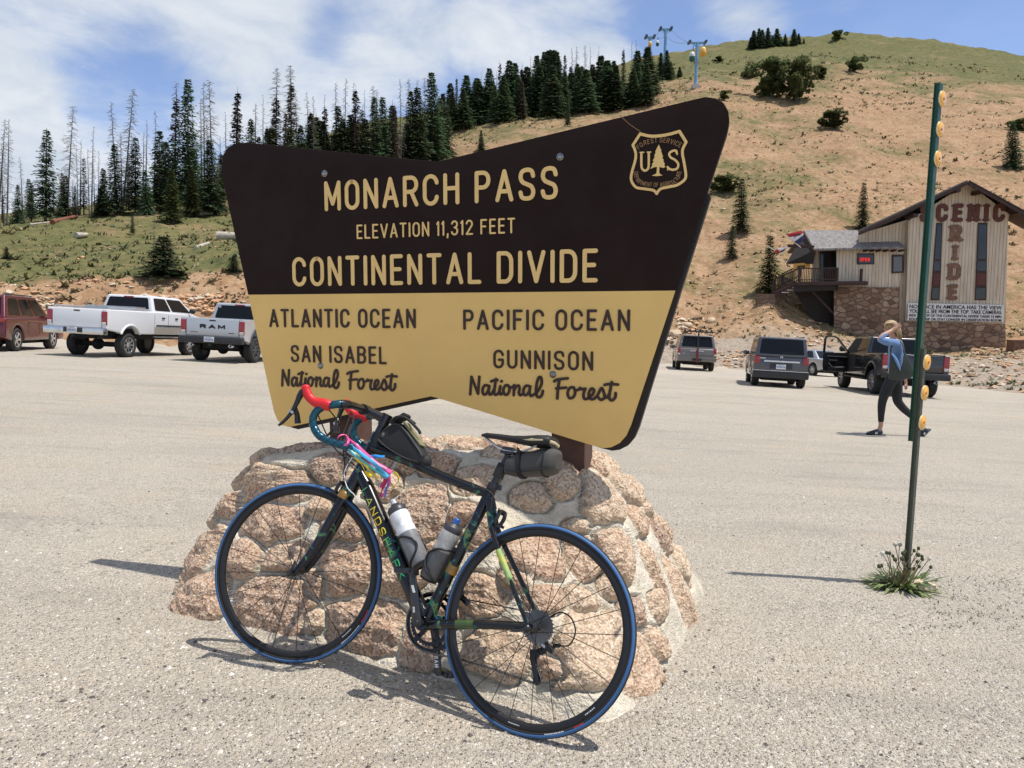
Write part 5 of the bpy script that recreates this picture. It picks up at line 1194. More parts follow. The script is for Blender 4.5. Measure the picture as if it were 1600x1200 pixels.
def plant_trees():
    for k, i, bx, by, tx, ty, w, lab in LEFT:
        if lab is None:
            where = 'along the left edge of the forest' if bx < 345 else 'behind the upper left part of the sign'
            lab = {'spruce': 'dark green spruce among bare snags ', 'olive': 'olive green bushy spruce among darker ones ', 'dying': 'thin grey brown half dead spruce ', 'snag': 'thin bare grey snag '}[k] + where
        tree_px(k, i, bx, by, tx, ty, lab, 'trees of the left forest' if bx < 345 else 'trees behind the sign', w)
    front = lambda x: np.interp(x, [690, 703, 811, 911, 1010, 1047], [222, 206, 186, 178, 166, 150])
    def lab(k): return {'spruce': 'dark green spruce in the dense ridge stand above the right half of the sign', 'olive': 'olive spruce in the dense stand on the ridge', 'dying': 'brownish dying spruce in the dense stand on the ridge above the sign', 'snag': 'thin bare snag in the dense stand on the ridge above the sign'}[k]
    for k, i, tx, ty in RIGHT:
        by = front(tx) - rnd.uniform(4, 16); tree_px(k, i, tx + rnd.uniform(-1, 1), by, tx, ty, lab(k), 'stand of trees on the ridge', 1.8 if k == 'spruce' else .9)
    for n in range(128):
        x = rnd.uniform(700, 1022); by = front(x) - rnd.uniform(-1, 22); g = rnd.choice(('spruce', 'spruce', 'spruce', 'dying')); i = rnd.choice((0, 2, 3, 1)) if g == 'spruce' else rnd.randrange(2)
        topy = np.interp(x, [700, 730, 800, 860, 950, 1022], [140, 128, 108, 92, 98, 92]) + rnd.uniform(2, 46)
        tree_px(g, i, x, by, x, min(topy, by - 22), lab(g), 'stand of trees on the ridge', rnd.uniform(1.4, 2.0))
    # fill of the left forest, deeper in
    for n in range(110):
        x = rnd.uniform(-60, 690) if n < 55 else rnd.uniform(340, 690); by = np.interp(x, [-60, 0, 200, 350, 550, 690], [350, 347, 330, 306, 276, 246]) + rnd.uniform(-2, 6); g = rnd.choice(('spruce', 'dying', 'spruce', 'olive', 'snag')) if x > 150 else rnd.choice(('spruce', 'dying', 'snag')); i = {'spruce': rnd.randrange(5), 'dying': rnd.randrange(2), 'olive': 0, 'snag': rnd.choice((1, 3))}[g]
        topy = by - rnd.uniform(30, 75 if x < 180 else 105)
        w = 'along the left edge of the forest' if x < 345 else 'behind the upper left part of the sign'
        tree_px(g, i, x, by, x + rnd.uniform(-2, 2), topy, {'spruce': 'dark green spruce among bare snags ', 'olive': 'olive green bushy spruce among darker ones ', 'dying': 'thin grey brown half dead spruce ', 'snag': 'thin bare grey snag '}[g] + w, 'trees of the left forest' if x < 345 else 'trees behind the sign', rnd.uniform(1.1, 1.6))
    for n in range(34):
        x = rnd.uniform(-20, 340) if n < 14 else rnd.uniform(345, 690); by = np.interp(x, [-60, 0, 200, 350, 550, 690], [350, 347, 330, 302, 280, 256]); i = rnd.choice((0, 1, 3, 4))
        tree_px('snag', i, x, by, x + rnd.uniform(-5, 6), by - rnd.uniform(90, 165 if x > 200 else 130), 'thin bare grey snag ' + ('along the left edge of the forest' if x < 345 else 'behind the upper left part of the sign'), 'trees of the left forest' if x < 345 else 'trees behind the sign', rnd.uniform(.7, 1.1))
    # right of the stand, round the lift towers
    for k, i, bx, by, tx, ty, w, lb in (('spruce', 2, 1032, 124, 1032, 82, 1.2, 'dark spruce at the end of the ridge stand, left of the lift tower behind it'), ('spruce', 2, 1043, 124, 1042, 78, 1.2, 'outermost dark spruce of the ridge stand beside the far lift tower'), ('spruce', 5, 1049, 122, 1048, 96, 1.3, 'short spruce at the foot of the last tall ones on the ridge'), ('spruce', 5, 1062, 120, 1062, 104, 1.6, 'small isolated spruce on the green slope between ridge stand and lift tower'),
        ('spruce', 4, 887, 198, 888, 148, .8, 'thin scraggly young spruce on the bare slope in front of the ridge stand'), ('spruce', 2, 752, 236, 752, 203, 1.1, 'small spruce on the bare slope just above the top edge of the sign'), ('spruce', 5, 741, 190, 741, 168, 1.2, 'little spruce before the ridge stand'), ('spruce', 5, 728, 198, 727, 180, 1.4, 'low spruce at the left foot of the ridge stand'),
        ('spruce', 1, 1157, 364, 1158, 277, 1.5, 'slender dark spruce on the slope right of the sign'), ('spruce', 4, 1142, 404, 1145, 352, 1.6, 'smaller scrubby spruce just below the slender one right of the sign'), ('spruce', 1, 1347, 361, 1349, 284, 1.3, 'narrow spruce directly behind the roof of the wooden building'), ('spruce', 2, 1583, 264, 1582, 192, 1.3, 'dark full spruce on the slope high above the building'), ('olive', 0, 1201, 457, 1204, 366, 1.25, 'brownish green spruce beside the deck of the wooden building'),
        ('pine', 0, 1206, 152, 1205, 95, 1.02, 'large round bushy pine, left of a pair on the hill'), ('pine', 1, 1245, 160, 1243, 97, .92, 'large round bushy pine, right of a pair on the hill'), ('pine', 1, 1171, 123, 1172, 107, 1.6, 'small round pine left of the big pair'), ('pine', 0, 1281, 123, 1281, 107, 1.8, 'small round pine right of the big pair'), ('pine', 0, 1336, 112, 1337, 91, 1.3, 'small dark pine alone right of the big pair'), ('pine', 1, 1300, 202, 1300, 175, 1.5, 'low round shrubby pine below the big pair on bare soil'),
        ('pine', 0, 1308, 63, 1308, 49, 1.6, 'tiny windblown pine alone on the skyline'), ('pine', 1, 1123, 97, 1123, 89, 1.6, 'tiny shrub on the green slope right of the lift tower'), ('pine', 0, 1132, 157, 1132, 143, 1.2, 'sparse little shrub by the upper right corner of the sign'), ('pine', 1, 1131, 302, 1132, 276, 1.7, 'low green juniper beside the right edge of the sign'), ('pine', 0, 1590, 205, 1592, 188, 1.8, 'low green patch of juniper high on the slope at the outer right')):
        tree_px(k, i, bx, by, tx, ty, lb, None, w)
    for n, (x, ty, by) in enumerate(((1178, 47, 76), (1186, 44, 75), (1191, 46, 74), (1200, 43, 73), (1214, 44, 72), (1227, 53, 71), (1241, 45, 70), (1248, 52, 69), (1173, 58, 76), (1207, 55, 73), (1220, 57, 72), (1256, 60, 68))):
        tree_px('spruce', 2 if n % 2 else 5, x, by, x, ty, 'dark spruce in the small clump on the skyline of the hill', 'clump of trees on the skyline', 1.5)
plant_trees()

def scatter():
    # grass and herb tufts over the slopes: nobody could count them
    rr = random.Random(5); mb = MB()
    def tuft(p, s, m):
        n = rr.randrange(5, 9)
        for _ in range(n):
            a = rr.uniform(0, 6.28); d = Vector((math.cos(a), math.sin(a), rr.uniform(.25, .9))).normalized(); q = p + Vector((rr.uniform(-.5, .5), rr.uniform(-.5, .5), 0)) * s
            sd = d.cross(Vector((0, 0, 1))).normalized() * s * rr.uniform(.12, .28); l = s * rr.uniform(.5, 1.0)
            mb.add([q - sd - Vector((0, 0, .05)), q + sd - Vector((0, 0, .05)), q + d * l + sd * .5, q + d * l * 1.1 - sd * .4], [(0, 1, 2, 3)], m)
    pts = []
    tries = 0
    while len(pts) < 13000 and tries < 110000:
        tries += 1
        az = R(rr.uniform(-37, 37)); r = 36 + 215 * rr.random() ** 1.5; x, y = r * math.sin(az), r * math.cos(az); deg = math.degrees(az)
        n = float(fbm(np.array([x * .06]), np.array([y * .11]), 4)[0]) + .35 * float(fbm(np.array([x * .35]), np.array([y * .35]), 2)[0])
        p_ = .85 if (deg < -9 and r > 40) else (.05 if deg < -9 else .62)
        if deg > 14: p_ *= .75
        if r < _interp_col(az)[0][0] + .8: continue
        if n * 1.4 + rr.uniform(-.3, .3) < .42 - p_ : continue
        pts.append((az, r, x, y, deg))
    byaz = sorted(pts)
    for az, r, x, y, deg in byaz:
        z = ground_at(x, y); s = rr.uniform(.06, .20) * (1 + r / 130) * rr.choice((1, 1, 1, 1.7))
        left = deg < -9
        tuft(Vector((x, y, z)), s, rr.choice((0, 1, 1, 2)) if left else rr.choice((0, 0, 1, 2, 2, 3)))
    ms = [mat('tuft_green', (.105, .125, .050), .85, var=.3, scale=.5), mat('tuft_olive', (.14, .135, .06), .85, var=.3, scale=.5), mat('tuft_dry', (.22, .19, .10), .9, var=.3, scale=.5), mat('tuft_grey', (.13, .13, .08), .9, var=.3, scale=.5)]
    tag(mb.build('hillside_grass', ms), 'tufts of grass and herbs over the hillside', None, None, 'stuff')
    # scree and broken rock
    mb = MB()
    def rock(p, s, m):
        base = [(1, 0, 0), (-1, 0, 0), (0, 1, 0), (0, -1, 0), (0, 0, 1), (0, 0, -1), (.7, .7, .3), (-.7, .6, .4), (.6, -.7, .4), (-.6, -.7, .3)]
        q = Matrix.Rotation(rr.uniform(0, 6.28), 3, 'Z'); k = (rr.uniform(.7, 1.3), rr.uniform(.7, 1.3), rr.uniform(.4, .8))
        V = [p + q @ Vector((v[0] * k[0] * s * rr.uniform(.8, 1.2), v[1] * k[1] * s * rr.uniform(.8, 1.2), v[2] * k[2] * s)) for v in base]
        mb.add(V, [(0, 6, 4), (6, 2, 4), (2, 7, 4), (7, 1, 4), (1, 9, 4), (9, 3, 4), (3, 8, 4), (8, 0, 4), (0, 2, 6), (2, 1, 7), (1, 3, 9), (3, 0, 8), (0, 5, 2), (2, 5, 1), (1, 5, 3), (3, 5, 0)], m)
    n = 0
    while n < 3600:
        az = R(rr.uniform(-36, 37)); deg = math.degrees(az); r = 36 + 140 * rr.random() ** 1.8; x, y = r * math.sin(az), r * math.cos(az)
        nn = float(fbm(np.array([x * .09 + 40]), np.array([y * .09]), 4)[0])
        if deg < -9 and r > 43.5 and rr.random() > .06: continue
        if nn < rr.uniform(-.5, .35) or r < _interp_col(az)[0][0] + .3: continue
        rock(Vector((x, y, ground_at(x, y))), rr.uniform(.05, .14) * rr.choice((1, 1, 1, 1.7)), rr.choice((0, 0, 1, 2))); n += 1
    # outcrop in the cut bank behind the pale pickup, spill behind the wagon
    for (x0, x1, y0, y1, k, s0, s1) in ((225, 345, 462, 488, 170, .10, .26), (40, 95, 463, 480, 50, .08, .18), (1040, 1115, 496, 548, 90, .10, .30), (1110, 1230, 548, 575, 130, .06, .18), (1330, 1600, 548, 590, 240, .05, .18), (1240, 1300, 500, 540, 60, .08, .22), (1520, 1600, 535, 560, 60, .08, .2)):
        for _ in range(k):
            g = ground_hit(rr.uniform(x0, x1), rr.uniform(y0, y1), 24); rock(g, rr.uniform(s0, s1), rr.choice((0, 0, 1)) if x0 < 400 else rr.choice((0, 1, 2)))
    tag(mb.build('scree_rubble', [mat('rock_tan', lin(190, 150, 114), .9, var=.2, scale=.7), mat('rock_pale', lin(196, 180, 158), .9, var=.2, scale=.7), mat('rock_brown', lin(130, 102, 82), .9, var=.25, scale=.7)]), 'broken rock and stones over the bank and slopes', None, None, 'stuff')
    # loose gravel lying on the lot in front
    mb = MB(); cnt = 0
    while cnt < 42000:
        px, py = rr.uniform(-60, 1660), 640 + 600 * rr.random() ** .75
        g = on_lot(px, py); d = g.length
        if d > 7.5: continue
        s = rr.uniform(.0018, .0052) * (1 if rr.random() > .012 else 2.2)
        k = [(1, 0, 0), (-.9, .2, 0), (.1, 1, 0), (0, -1, .1), (.1, .1, .8)]
        q = Matrix.Rotation(rr.uniform(0, 6.28), 3, 'Z'); V = [g + q @ Vector((v[0] * s * rr.uniform(.7, 1.3), v[1] * s * rr.uniform(.7, 1.3), v[2] * s * rr.uniform(.6, 1.2))) for v in k]
        mb.add(V, [(0, 2, 4), (2, 1, 4), (1, 3, 4), (3, 0, 4)], rr.choice((0, 0, 1, 1, 2, 3) if s < .007 else (2, 2, 3, 0))); cnt += 1
    tag(mb.build('loose_gravel', [mat('grit_tan', lin(186, 172, 152), .9), mat('grit_grey', lin(158, 150, 142), .9), mat('grit_dark', lin(92, 84, 80), .9), mat('grit_pale', lin(222, 214, 202), .9)]), 'loose grit and pebbles on the lot', None, None, 'stuff')
    # fallen logs on the bench and boulders by the trucks
    def log(a, b, r, m, label):
        A, B = ground_hit(*a), ground_hit(*b); A.z += r * .7; B.z += r * .7; mb = MB(); mid = A.lerp(B, .5) + Vector((0, 0, rr.uniform(-.03, .03)))
        mb.tube([A, A.lerp(B, .25), mid, A.lerp(B, .75), B], [r, r * .97, r * .9, r * .8, r * .72], 12); B2 = A.lerp(B, .6); mb.tube([B2, B2 + Vector((.1, -.2, r + .25))], [r * .25, r * .12], 6); tag(mb.build('fallen_log', [m]), label, 'log')
    wl, rl = mat('log_pale', lin(176, 168, 152), .9, var=.25, scale=5), mat('log_red', lin(120, 72, 52), .9, var=.3, scale=4)
    log((340, 374), (372, 374), .36, wl, 'thick pale cut log lying against the left edge of the sign'); log((306, 390), (326, 382), .13, wl, 'thin whitish log pointing up the grassy bench near the thick cut log'); log((82, 350), (120, 340), .20, rl, 'reddish fallen log under the snags of the left forest')
    log((119, 371), (136, 370), .22, wl, 'short pale log alone on the grassy bench'); log((308, 337), (332, 335), .16, wl, 'pale fallen log at the foot of the spruce beside the sign'); log((47, 352), (80, 348), .09, wl, 'long thin grey log beside the reddish one')
    bm_ = mat('boulder_pale', lin(190, 168, 140), .9, var=.18, scale=2.5, bump=.6, bscale=8)
    for (px, py, s, lb) in ((306, 489, .42, 'pale boulder behind the gap of the two white pickups'), (322, 488, .46, 'long pale boulder behind the grey tailgate, middle of a row'), (336, 488, .40, 'pale boulder at the end of the row next to the grey cab'), (1071, 509, .42, 'tan boulder on the bank above the grey wagon'), (1052, 524, .55, 'large tan boulder beside the right edge of the sign'), (1111, 502, .40, 'smaller tan boulder on the bank up slope of the grey wagon')):
        g = ground_hit(px, py, 31) if px > 1000 else aty(px, py, 35.5); g = Vector((g.x, g.y, ground_at(g.x, g.y))) if px > 1000 else Vector((g.x, g.y, lot_z(g.x, g.y) + 1.0))
        b = bmesh.new(); bmesh.ops.create_icosphere(b, subdivisions=3, radius=1)
        sx, sy, sz = s * rr.uniform(1.0, 1.4), s * rr.uniform(.8, 1.1), s * rr.uniform(.7, .9) if px > 1000 else .95
        for v in b.verts:
            n = v.co.normalized(); k = 1 + .28 * float(fbm(np.array([n.x * 1.6 + px]), np.array([n.y * 1.6 + n.z * 1.1]), 4)[0]); v.co = Vector((n.x * sx * k, n.y * sy * k, n.z * sz * k))
        me = bpy.data.meshes.new('boulder'); b.to_mesh(me); b.free(); me.materials.append(bm_); o = link('boulder', me)
        o.location = g if px > 1000 else Vector((g.x, g.y, lot_z(g.x, g.y) + .35)); tag(o, lb, 'boulder')
scatter()
# ------------------------------------------------------------------ the wooden ticket building on the slope
def build_house():
    YB = 56.0
    P = lambda px, py, dy=0.0: aty(px, py, YB + dy)
    root = empty('ticket_building', P(1495, 535)); ro = root.location.copy()
    tag(root, 'cream board sided building with gabled block, shingled wing and dark deck', 'building')
    m, t, b, tc = new_mat('cream_boards'); o = tc.outputs['Object']
    wv = t.tex('ShaderNodeTexWave', o, Scale=1.25, Distortion=.0, bands_direction='X', wave_profile='SAW')
    grv = t.maprange(wv.outputs['Fac'], 0, .16, 0, 1)
    base = t.ramp(t.noise(t.mapping(o, (3, 3, .25)), 1.6, 6, .65), [(.3, lin(184, 168, 146)), (.55, lin(208, 194, 172)), (.75, lin(220, 207, 186))])
    base = t.mix(t.maprange(t.noise(t.mapping(o, (6, 6, .5)), 1.2, 6, .7), .56, .7, 0, .6), base, lin(140, 114, 90))
    t.L(t.mix(grv, lin(96, 80, 64), base), b.inputs['Base Color']); b.inputs['Roughness'].default_value = .85; t.L(t.bump(grv, .6, .03), b.inputs['Normal']); cream = m
    m, t, b, tc = new_mat('rubble_masonry'); o = tc.outputs['Object']
    v = t.tex('ShaderNodeTexVoronoi', t.mapping(o, (1.0, 1.0, 1.7)), Scale=1.55); ve = t.tex('ShaderNodeTexVoronoi', t.mapping(o, (1.0, 1.0, 1.7)), Scale=1.55, feature='DISTANCE_TO_EDGE')
    st = t.ramp(v.outputs['Color'], [(.1, lin(104, 82, 68)), (.4, lin(138, 112, 92)), (.7, lin(160, 134, 110)), (.95, lin(182, 160, 136))])
    st = t.mix(t.maprange(t.noise(o, 5, 6, .7), .4, .65, 0, .4), st, lin(110, 84, 70))
    t.L(t.mix(t.maprange(ve.outputs['Distance'], .02, .07), lin(112, 94, 80), st), b.inputs['Base Color']); b.inputs['Roughness'].default_value = .95; t.L(t.bump(t.math('ADD', t.maprange(ve.outputs['Distance'], 0, .12), t.math('MULTIPLY', t.noise(o, 9, 6, .7), .5)), .9, .08), b.inputs['Normal']); stone = m
    m, t, b, tc = new_mat('cedar_shingles'); o = tc.outputs['Object']
    br = t.tex('ShaderNodeTexBrick', t.mapping(o, (1, 1, 1)), Scale=3.2); br.inputs['Color1'].default_value = (*lin(168, 164, 160), 1); br.inputs['Color2'].default_value = (*lin(112, 106, 104), 1); br.inputs['Mortar'].default_value = (*lin(60, 56, 54), 1); br.inputs['Mortar Size'].default_value = .03; br.inputs['Row Height'].default_value = .35; br.inputs['Brick Width'].default_value = .45
    t.L(t.mix(t.maprange(t.noise(o, 4, 6, .7), .35, .65, 0, .6), br.outputs['Color'], lin(128, 122, 118)), b.inputs['Base Color']); b.inputs['Roughness'].default_value = .95; shingle = m
    dark = mat('dark_brown_trim', lin(58, 38, 34), .7, var=.2, scale=2); brown = mat('brown_paint', lin(92, 54, 46), .75, var=.2, scale=3); fade = mat('brown_faded', lin(122, 92, 74), .85, var=.35, scale=6)
    glass = mat('dark_glass', (.025, .03, .035), .08, var=.2, scale=.6); white = mat('board_white', lin(226, 226, 222), .6, var=.04); blk = mat('letter_black', lin(28, 28, 32), .6)
    def L(p): return p - ro
    def slab(name, px_poly, dy0, dy1, m, parent=root, ang=None, **kw):
        """a solid whose front outline is seen at these picture points; it runs back from dy0 to dy1"""
        mb = MB(); F = [L(P(*p, dy0)) for p in px_poly]; k = len(F); Bk = [f + Vector((.62 * (dy1 - dy0), dy1 - dy0, 0)) for f in F]
        mb.add(F + Bk, [tuple(range(k))[::-1], tuple(range(k, 2 * k))] + [(i, (i + 1) % k, k + (i + 1) % k, k + i) for i in range(k)])
        o = mb.build(name, [m], parent, **kw); return o
    # main block: gable front, then the left part set back under the same long roof
    slab('gable_wall', [(1414, 520), (1570.5, 522), (1575, 345), (1577, 335), (1512.5, 286), (1419.5, 345), (1414, 520)][:-1], 0, 7.0, cream)
    slab('side_wall', [(1340, 505), (1416, 520), (1419, 343), (1341, 366)], .55, 7.0, cream)
    slab('stone_footing', [(1410, 560), (1572, 562), (1571, 506), (1412, 502)], -.12, 6.9, stone)
    # roof planes with thickness
    def roof(name, a, b, dyf, dyb, th, m, par=root):
        A, B = L(P(*a, dyf)), L(P(*b, dyf)); off = Vector((.62 * (dyb - dyf), dyb - dyf, 0)); d = (B - A).normalized(); up = Vector((-d.z, 0, d.x)); up = up if up.z > 0 else -up
        mb = MB(); mb.hexa([A, B, B + off, A + off, A + up * th, B + up * th, B + up * th + off, A + up * th + off]); return mb.build(name, [m], par)
    rf = roof('roof', (1512, 283), (1341, 362), -1.2, 7.6, .10, mat('roof_grey', lin(112, 108, 108), .9, var=.2, scale=3)); roof('roof', (1513, 283), (1612, 337), -1.2, 7.6, .10, dark)
    for a, b in (((1512, 284.5), (1341, 364)), ((1513, 284.5), (1612, 339))):
        A, B = L(P(*a, -1.25)), L(P(*b, -1.25)); d = (B - A).normalized(); up = Vector((-d.z, 0, d.x)); up = up if up.z > 0 else -up; mb = MB(); mb.bar(A - up * .08, B - up * .08, .08, .19, up=up); mb.build('barge_board', [dark], root)
    for px, py in ((1490, 299), (1528, 301), (1424, 338), (1590, 332)):
        mb = MB(); c = L(P(px, py, -.6)); mb.box(c, (.34, 1.2, .26)); mb.build('rafter_end', [dark], root)
    # tall narrow windows with brown infill panels
    for x0, x1, xb0, xb1 in ((1463, 1473, 1454, 1468), (1528, 1543, 1523, 1541)):
        fr = slab('window', [(xb0, 469), (xb1, 469), (x1, 348), (x0, 348)], -.06, .10, dark)
        def qy(y): f = (469 - y) / 121; return xb0 + (x0 - xb0) * f, xb1 + (x1 - xb1) * f
        for ya, yb, mm, nm in ((351, 405, glass, 'pane'), (408, 423, glass, 'pane'), (427, 446, brown, 'infill_panel'), (450, 467, glass, 'pane')):
            a0, a1 = qy(yb), qy(ya); slab(nm, [(a0[0] + 1.6, yb), (a0[1] - 1.6, yb), (a1[1] - 1.6, ya), (a1[0] + 1.6, ya)], -.085, -.05, mm, fr)
    # big lettering
    def letters(name, txt, px0, px1, py0, py1, st, m, serif, dy=-.03, h=.07, par=root, gap=.10):
        a, b = P(px0, py0, dy), P(px1, py1, dy); mb = MB()
        put_text(mb, txt, 0, 0, b.x - a.x, b.z - a.z, st, lambda x, y, hh: L(a) + Vector((x, -hh, y)), h, serif=serif, gap=gap); o = mb.build(name, [m], par); o['label'] = 'lettering reading ' + txt.title(); return o
    letters('lettering', 'SCENIC', 1436, 1571, 347, 318, .24, brown, .13, gap=.26)
    for ch, x0, x1, y0, y1 in (('R', 1483, 1504, 378.5, 351), ('I', 1489, 1495, 407.5, 382), ('D', 1480, 1502, 438, 411), ('E', 1480, 1497, 469, 444)): letters('lettering', ch, x0, x1, y0, y1, .26, fade, .16)
    # notice board
    nb = slab('notice_board', [(1418, 500.5), (1568, 503), (1568.5, 476.5), (1419, 473.5)], -.22, -.14, white)
    fnt = None
    for txt, x0, x1, y0, y1 in (('NO PLACE IN AMERICA HAS THE VIEW', 1421, 1566, 481.5, 475.7), ('YOU WILL SEE FROM THE TOP. TAKE CAMERAS.', 1421, 1566, 488.6, 482.9), ('RIDE TO TOP OF THE CONTINENTAL DIVIDE TAKES 15 MIN.', 1420.5, 1566, 494.4, 490.6), ('ROUND TRIP OR STAY LONGER IN OBSERVATION ROOM.', 1420.5, 1566, 500, 496.4)):
        c = bpy.data.curves.new('notice', 'FONT'); c.body = txt; c.offset = .004; c.extrude = .012; to = bpy.data.objects.new('notice', c); COL.objects.link(to); bpy.context.view_layer.update()
        dg = bpy.context.evaluated_depsgraph_get(); me = bpy.data.meshes.new_from_object(to.evaluated_get(dg)); bpy.data.objects.remove(to)
        xs = [v.co.x for v in me.vertices]; ysv = [v.co.y for v in me.vertices]; a, b_ = P(x0, y0, -.24), P(x1, y1, -.24); kx = (b_.x - a.x) / (max(xs) - min(xs)); ky = (b_.z - a.z) / (max(.7, max(ysv)) - 0)
        sh = (P(x1, y0 + 2.3, -.24).z - a.z) / (b_.x - a.x)
        for v in me.vertices: x = (v.co.x - min(xs)) * kx; v.co = L(a) + Vector((x, -v.co.z, v.co.y * ky + sh * x))
        me.materials.clear(); me.materials.append(blk); o = link('lettering', me, nb); o['label'] = 'notice text reading ' + txt.capitalize()
    # wing: boards, shingled roof, stone base
    slab('wing_wall', [(1307, 449), (1404.5, 449), (1413, 388), (1307, 391)], 0.30, 6, cream)
    slab('porch_wall', [(1268, 446), (1309, 447), (1309, 391), (1270, 391)], 1.7, 6, cream)
    slab('stone_base', [(1303, 545), (1404, 548), (1404.5, 449), (1303, 448.5)], .12, 6, stone)
    A, B, C_, D = P(1272, 391.5, -.5), P(1413.5, 388, -.5), P(1384, 362.5, 3.0), P(1256, 362.5, 3.0)
    mb = MB(); th = Vector((0, 0, .14)); q = [L(v) for v in (A, B, C_, D)]; mb.hexa(q + [v + th for v in q]); wr = mb.build('wing_roof', [shingle], root)
    bk = [L(D), L(C_), L(C_) + Vector((0, 3.4, -1.4)), L(D) + Vector((0, 3.4, -1.4))]; mb = MB(); mb.hexa(bk + [v + th for v in bk]); mb.build('wing_roof', [shingle], root)
    for px in (1353, 1363, 1373, 1384, 1396, 1408):
        mb = MB(); c = L(P(px, 391.5, -.3)); mb.box(c, (.13, .7, .16)); mb.build('rafter_end', [dark], root)
    # dark gable end with fascia over the porch
    mb = MB(); g = [L(P(1271, 392, -.5)), L(P(1257, 364, 3.0)), L(P(1228, 412, 1.6)), L(P(1268, 412, -.3))]
    mb.add([v for v in g] + [v + Vector((.25, .25, 0)) for v in g], [(0, 1, 2, 3), (7, 6, 5, 4), (0, 4, 5, 1), (1, 5, 6, 2), (2, 6, 7, 3), (3, 7, 4, 0)]); mb.build('gable_end', [mat('soffit_and_shade_dark', lin(40, 34, 32), .85)], root)
    mb = MB(); mb.bar(L(P(1231, 384, 1.0)), L(P(1272, 386, -.3)), .12, .22); mb.bar(L(P(1256, 364, 2.9)), L(P(1272, 393, -.6)), .10, .24); mb.build('fascia', [dark], root)
    # window with sign, small window, door glazing
    w = slab('window', [(1339, 413), (1366, 413), (1366, 396), (1339.5, 396)], .24, .36, dark); slab('pane', [(1341, 411.6), (1364.5, 411.6), (1364.5, 397.6), (1341, 397.6)], .20, .25, glass, w)
    mb = MB(); a = P(1343, 408.5, .16); b2 = P(1359, 402.6, .16); put_text(mb, 'OPEN', 0, 0, b2.x - a.x, b2.z - a.z, .17, lambda x, y, hh: L(a) + Vector((x, -hh, y)), .02); mb.build('neon_lettering', [mat('neon_red', (.4, .02, .02), .4, emit=(1.0, .05, .04, .7))], w)['label'] = 'red lit lettering reading Open'
    w = slab('window', [(1393, 427), (1412, 426), (1412, 398), (1393.5, 398)], .20, .36, dark); slab('pane', [(1396, 424.5), (1409.5, 424), (1409.5, 401), (1396, 401)], .16, .21, mat('pane_grey', (.12, .12, .12), .12), w)
    dgl = slab('glass_door', [(1281, 446), (1306, 446), (1306, 393), (1281.5, 393)], 1.55, 1.75, dark)
    for a0, a1 in ((1282.5, 1292.5), (1299, 1305)): slab('pane', [(a0, 445), (a1, 445), (a1, 394.5), (a0, 394.5)], 1.50, 1.56, glass, dgl)
    # deck with railings, steps and brace
    slab('deck', [(1246, 446), (1352, 444), (1352, 439), (1247, 440)], -1.2, 1.6, dark)
    slab('deck_skirt', [(1240, 456), (1305, 453), (1305, 445), (1240, 446)], -1.0, 1.4, mat('soffit_and_shade_dark', (0, 0, 0)))
    slab('under_deck_shade', [(1290, 530), (1305, 545), (1305, 452), (1240, 455)], .9, 1.5, mat('soffit_and_shade_dark', (0, 0, 0)))  # dark-coloured slab painting in the shade on the bank below the deck
    def rail(name, a, b, top_h, n, dya, dyb):
        A, B = L(P(*a, dya)), L(P(*b, dyb)); mb = MB(); up = Vector((0, 0, top_h)); mb.bar(A + up, B + up, .10, .08); mb.bar(A + up * .12, B + up * .12, .06, .06)
        for i in range(n + 1): q = A.lerp(B, i / n); mb.bar(q, q + up, .045 if i % n else .12)
        mb.build(name, [dark], root)
    rail('deck_railing', (1249, 440), (1308, 439), .95, 22, -1.1, -1.1)
    rail('ramp_railing', (1208, 458), (1248, 440), .98, 12, .6, -1.0); rail('ramp_railing', (1222, 446), (1251, 432), .9, 10, 1.6, 1.4)
    mb = MB(); A, B = L(P(1207, 462, .6)), L(P(1249, 444, -1.0)); mb.bar(A, B, .10, .35); C2 = Vector((0, 1.4, 0)); mb.hexa([A, B, B + C2, A + C2] + [v + Vector((0, 0, .08)) for v in (A, B, B + C2, A + C2)]); mb.build('ramp', [dark], root)
    for i in range(5):
        q = A.lerp(B, (i + .4) / 5); mb = MB(); mb.box(q + Vector((0, -.08, -.16)), (.55, .05, .05)); mb.build('step_nosing', [mat('nosing_white', lin(214, 210, 204), .7)], root) if i > 1 else None
    mb = MB(); mb.bar(L(P(1265, 452, .2)), L(P(1302, 490, .3)), .14); mb.bar(L(P(1345, 440, -.9)), L(P(1346, 420, -.9)), .16); mb.build('deck_brace', [dark], root)
    slab('retaining_wall', [(1182, 500), (1212, 500), (1211, 460), (1183, 459)], .4, 1.6, stone)
    # yellow sign under the eave
    s_ = empty('open_sign', P(1252, 420, 0)); tag(s_, 'yellow board with black word Open hanging under the porch eave', 'sign')
    mb = MB(); q = [P(*p, .2) - s_.location for p in ((1240, 422), (1266, 419.5), (1266, 410), (1240.5, 412))]; mb.hexa([q[0], q[1], q[1] + Vector((0, .06, 0)), q[0] + Vector((0, .06, 0)), q[3], q[2], q[2] + Vector((0, .06, 0)), q[3] + Vector((0, .06, 0))]); mb.build('board', [mat('sign_yellow', lin(214, 160, 70), .6)], s_)
    mb = MB(); a = P(1246, 419.5, .18) - s_.location; put_text(mb, 'OPEN', 0, 0, .56, .22, .24, lambda x, y, hh: a + Vector((x, -hh, y + .05 * x)), .02); mb.build('lettering', [blk], s_)
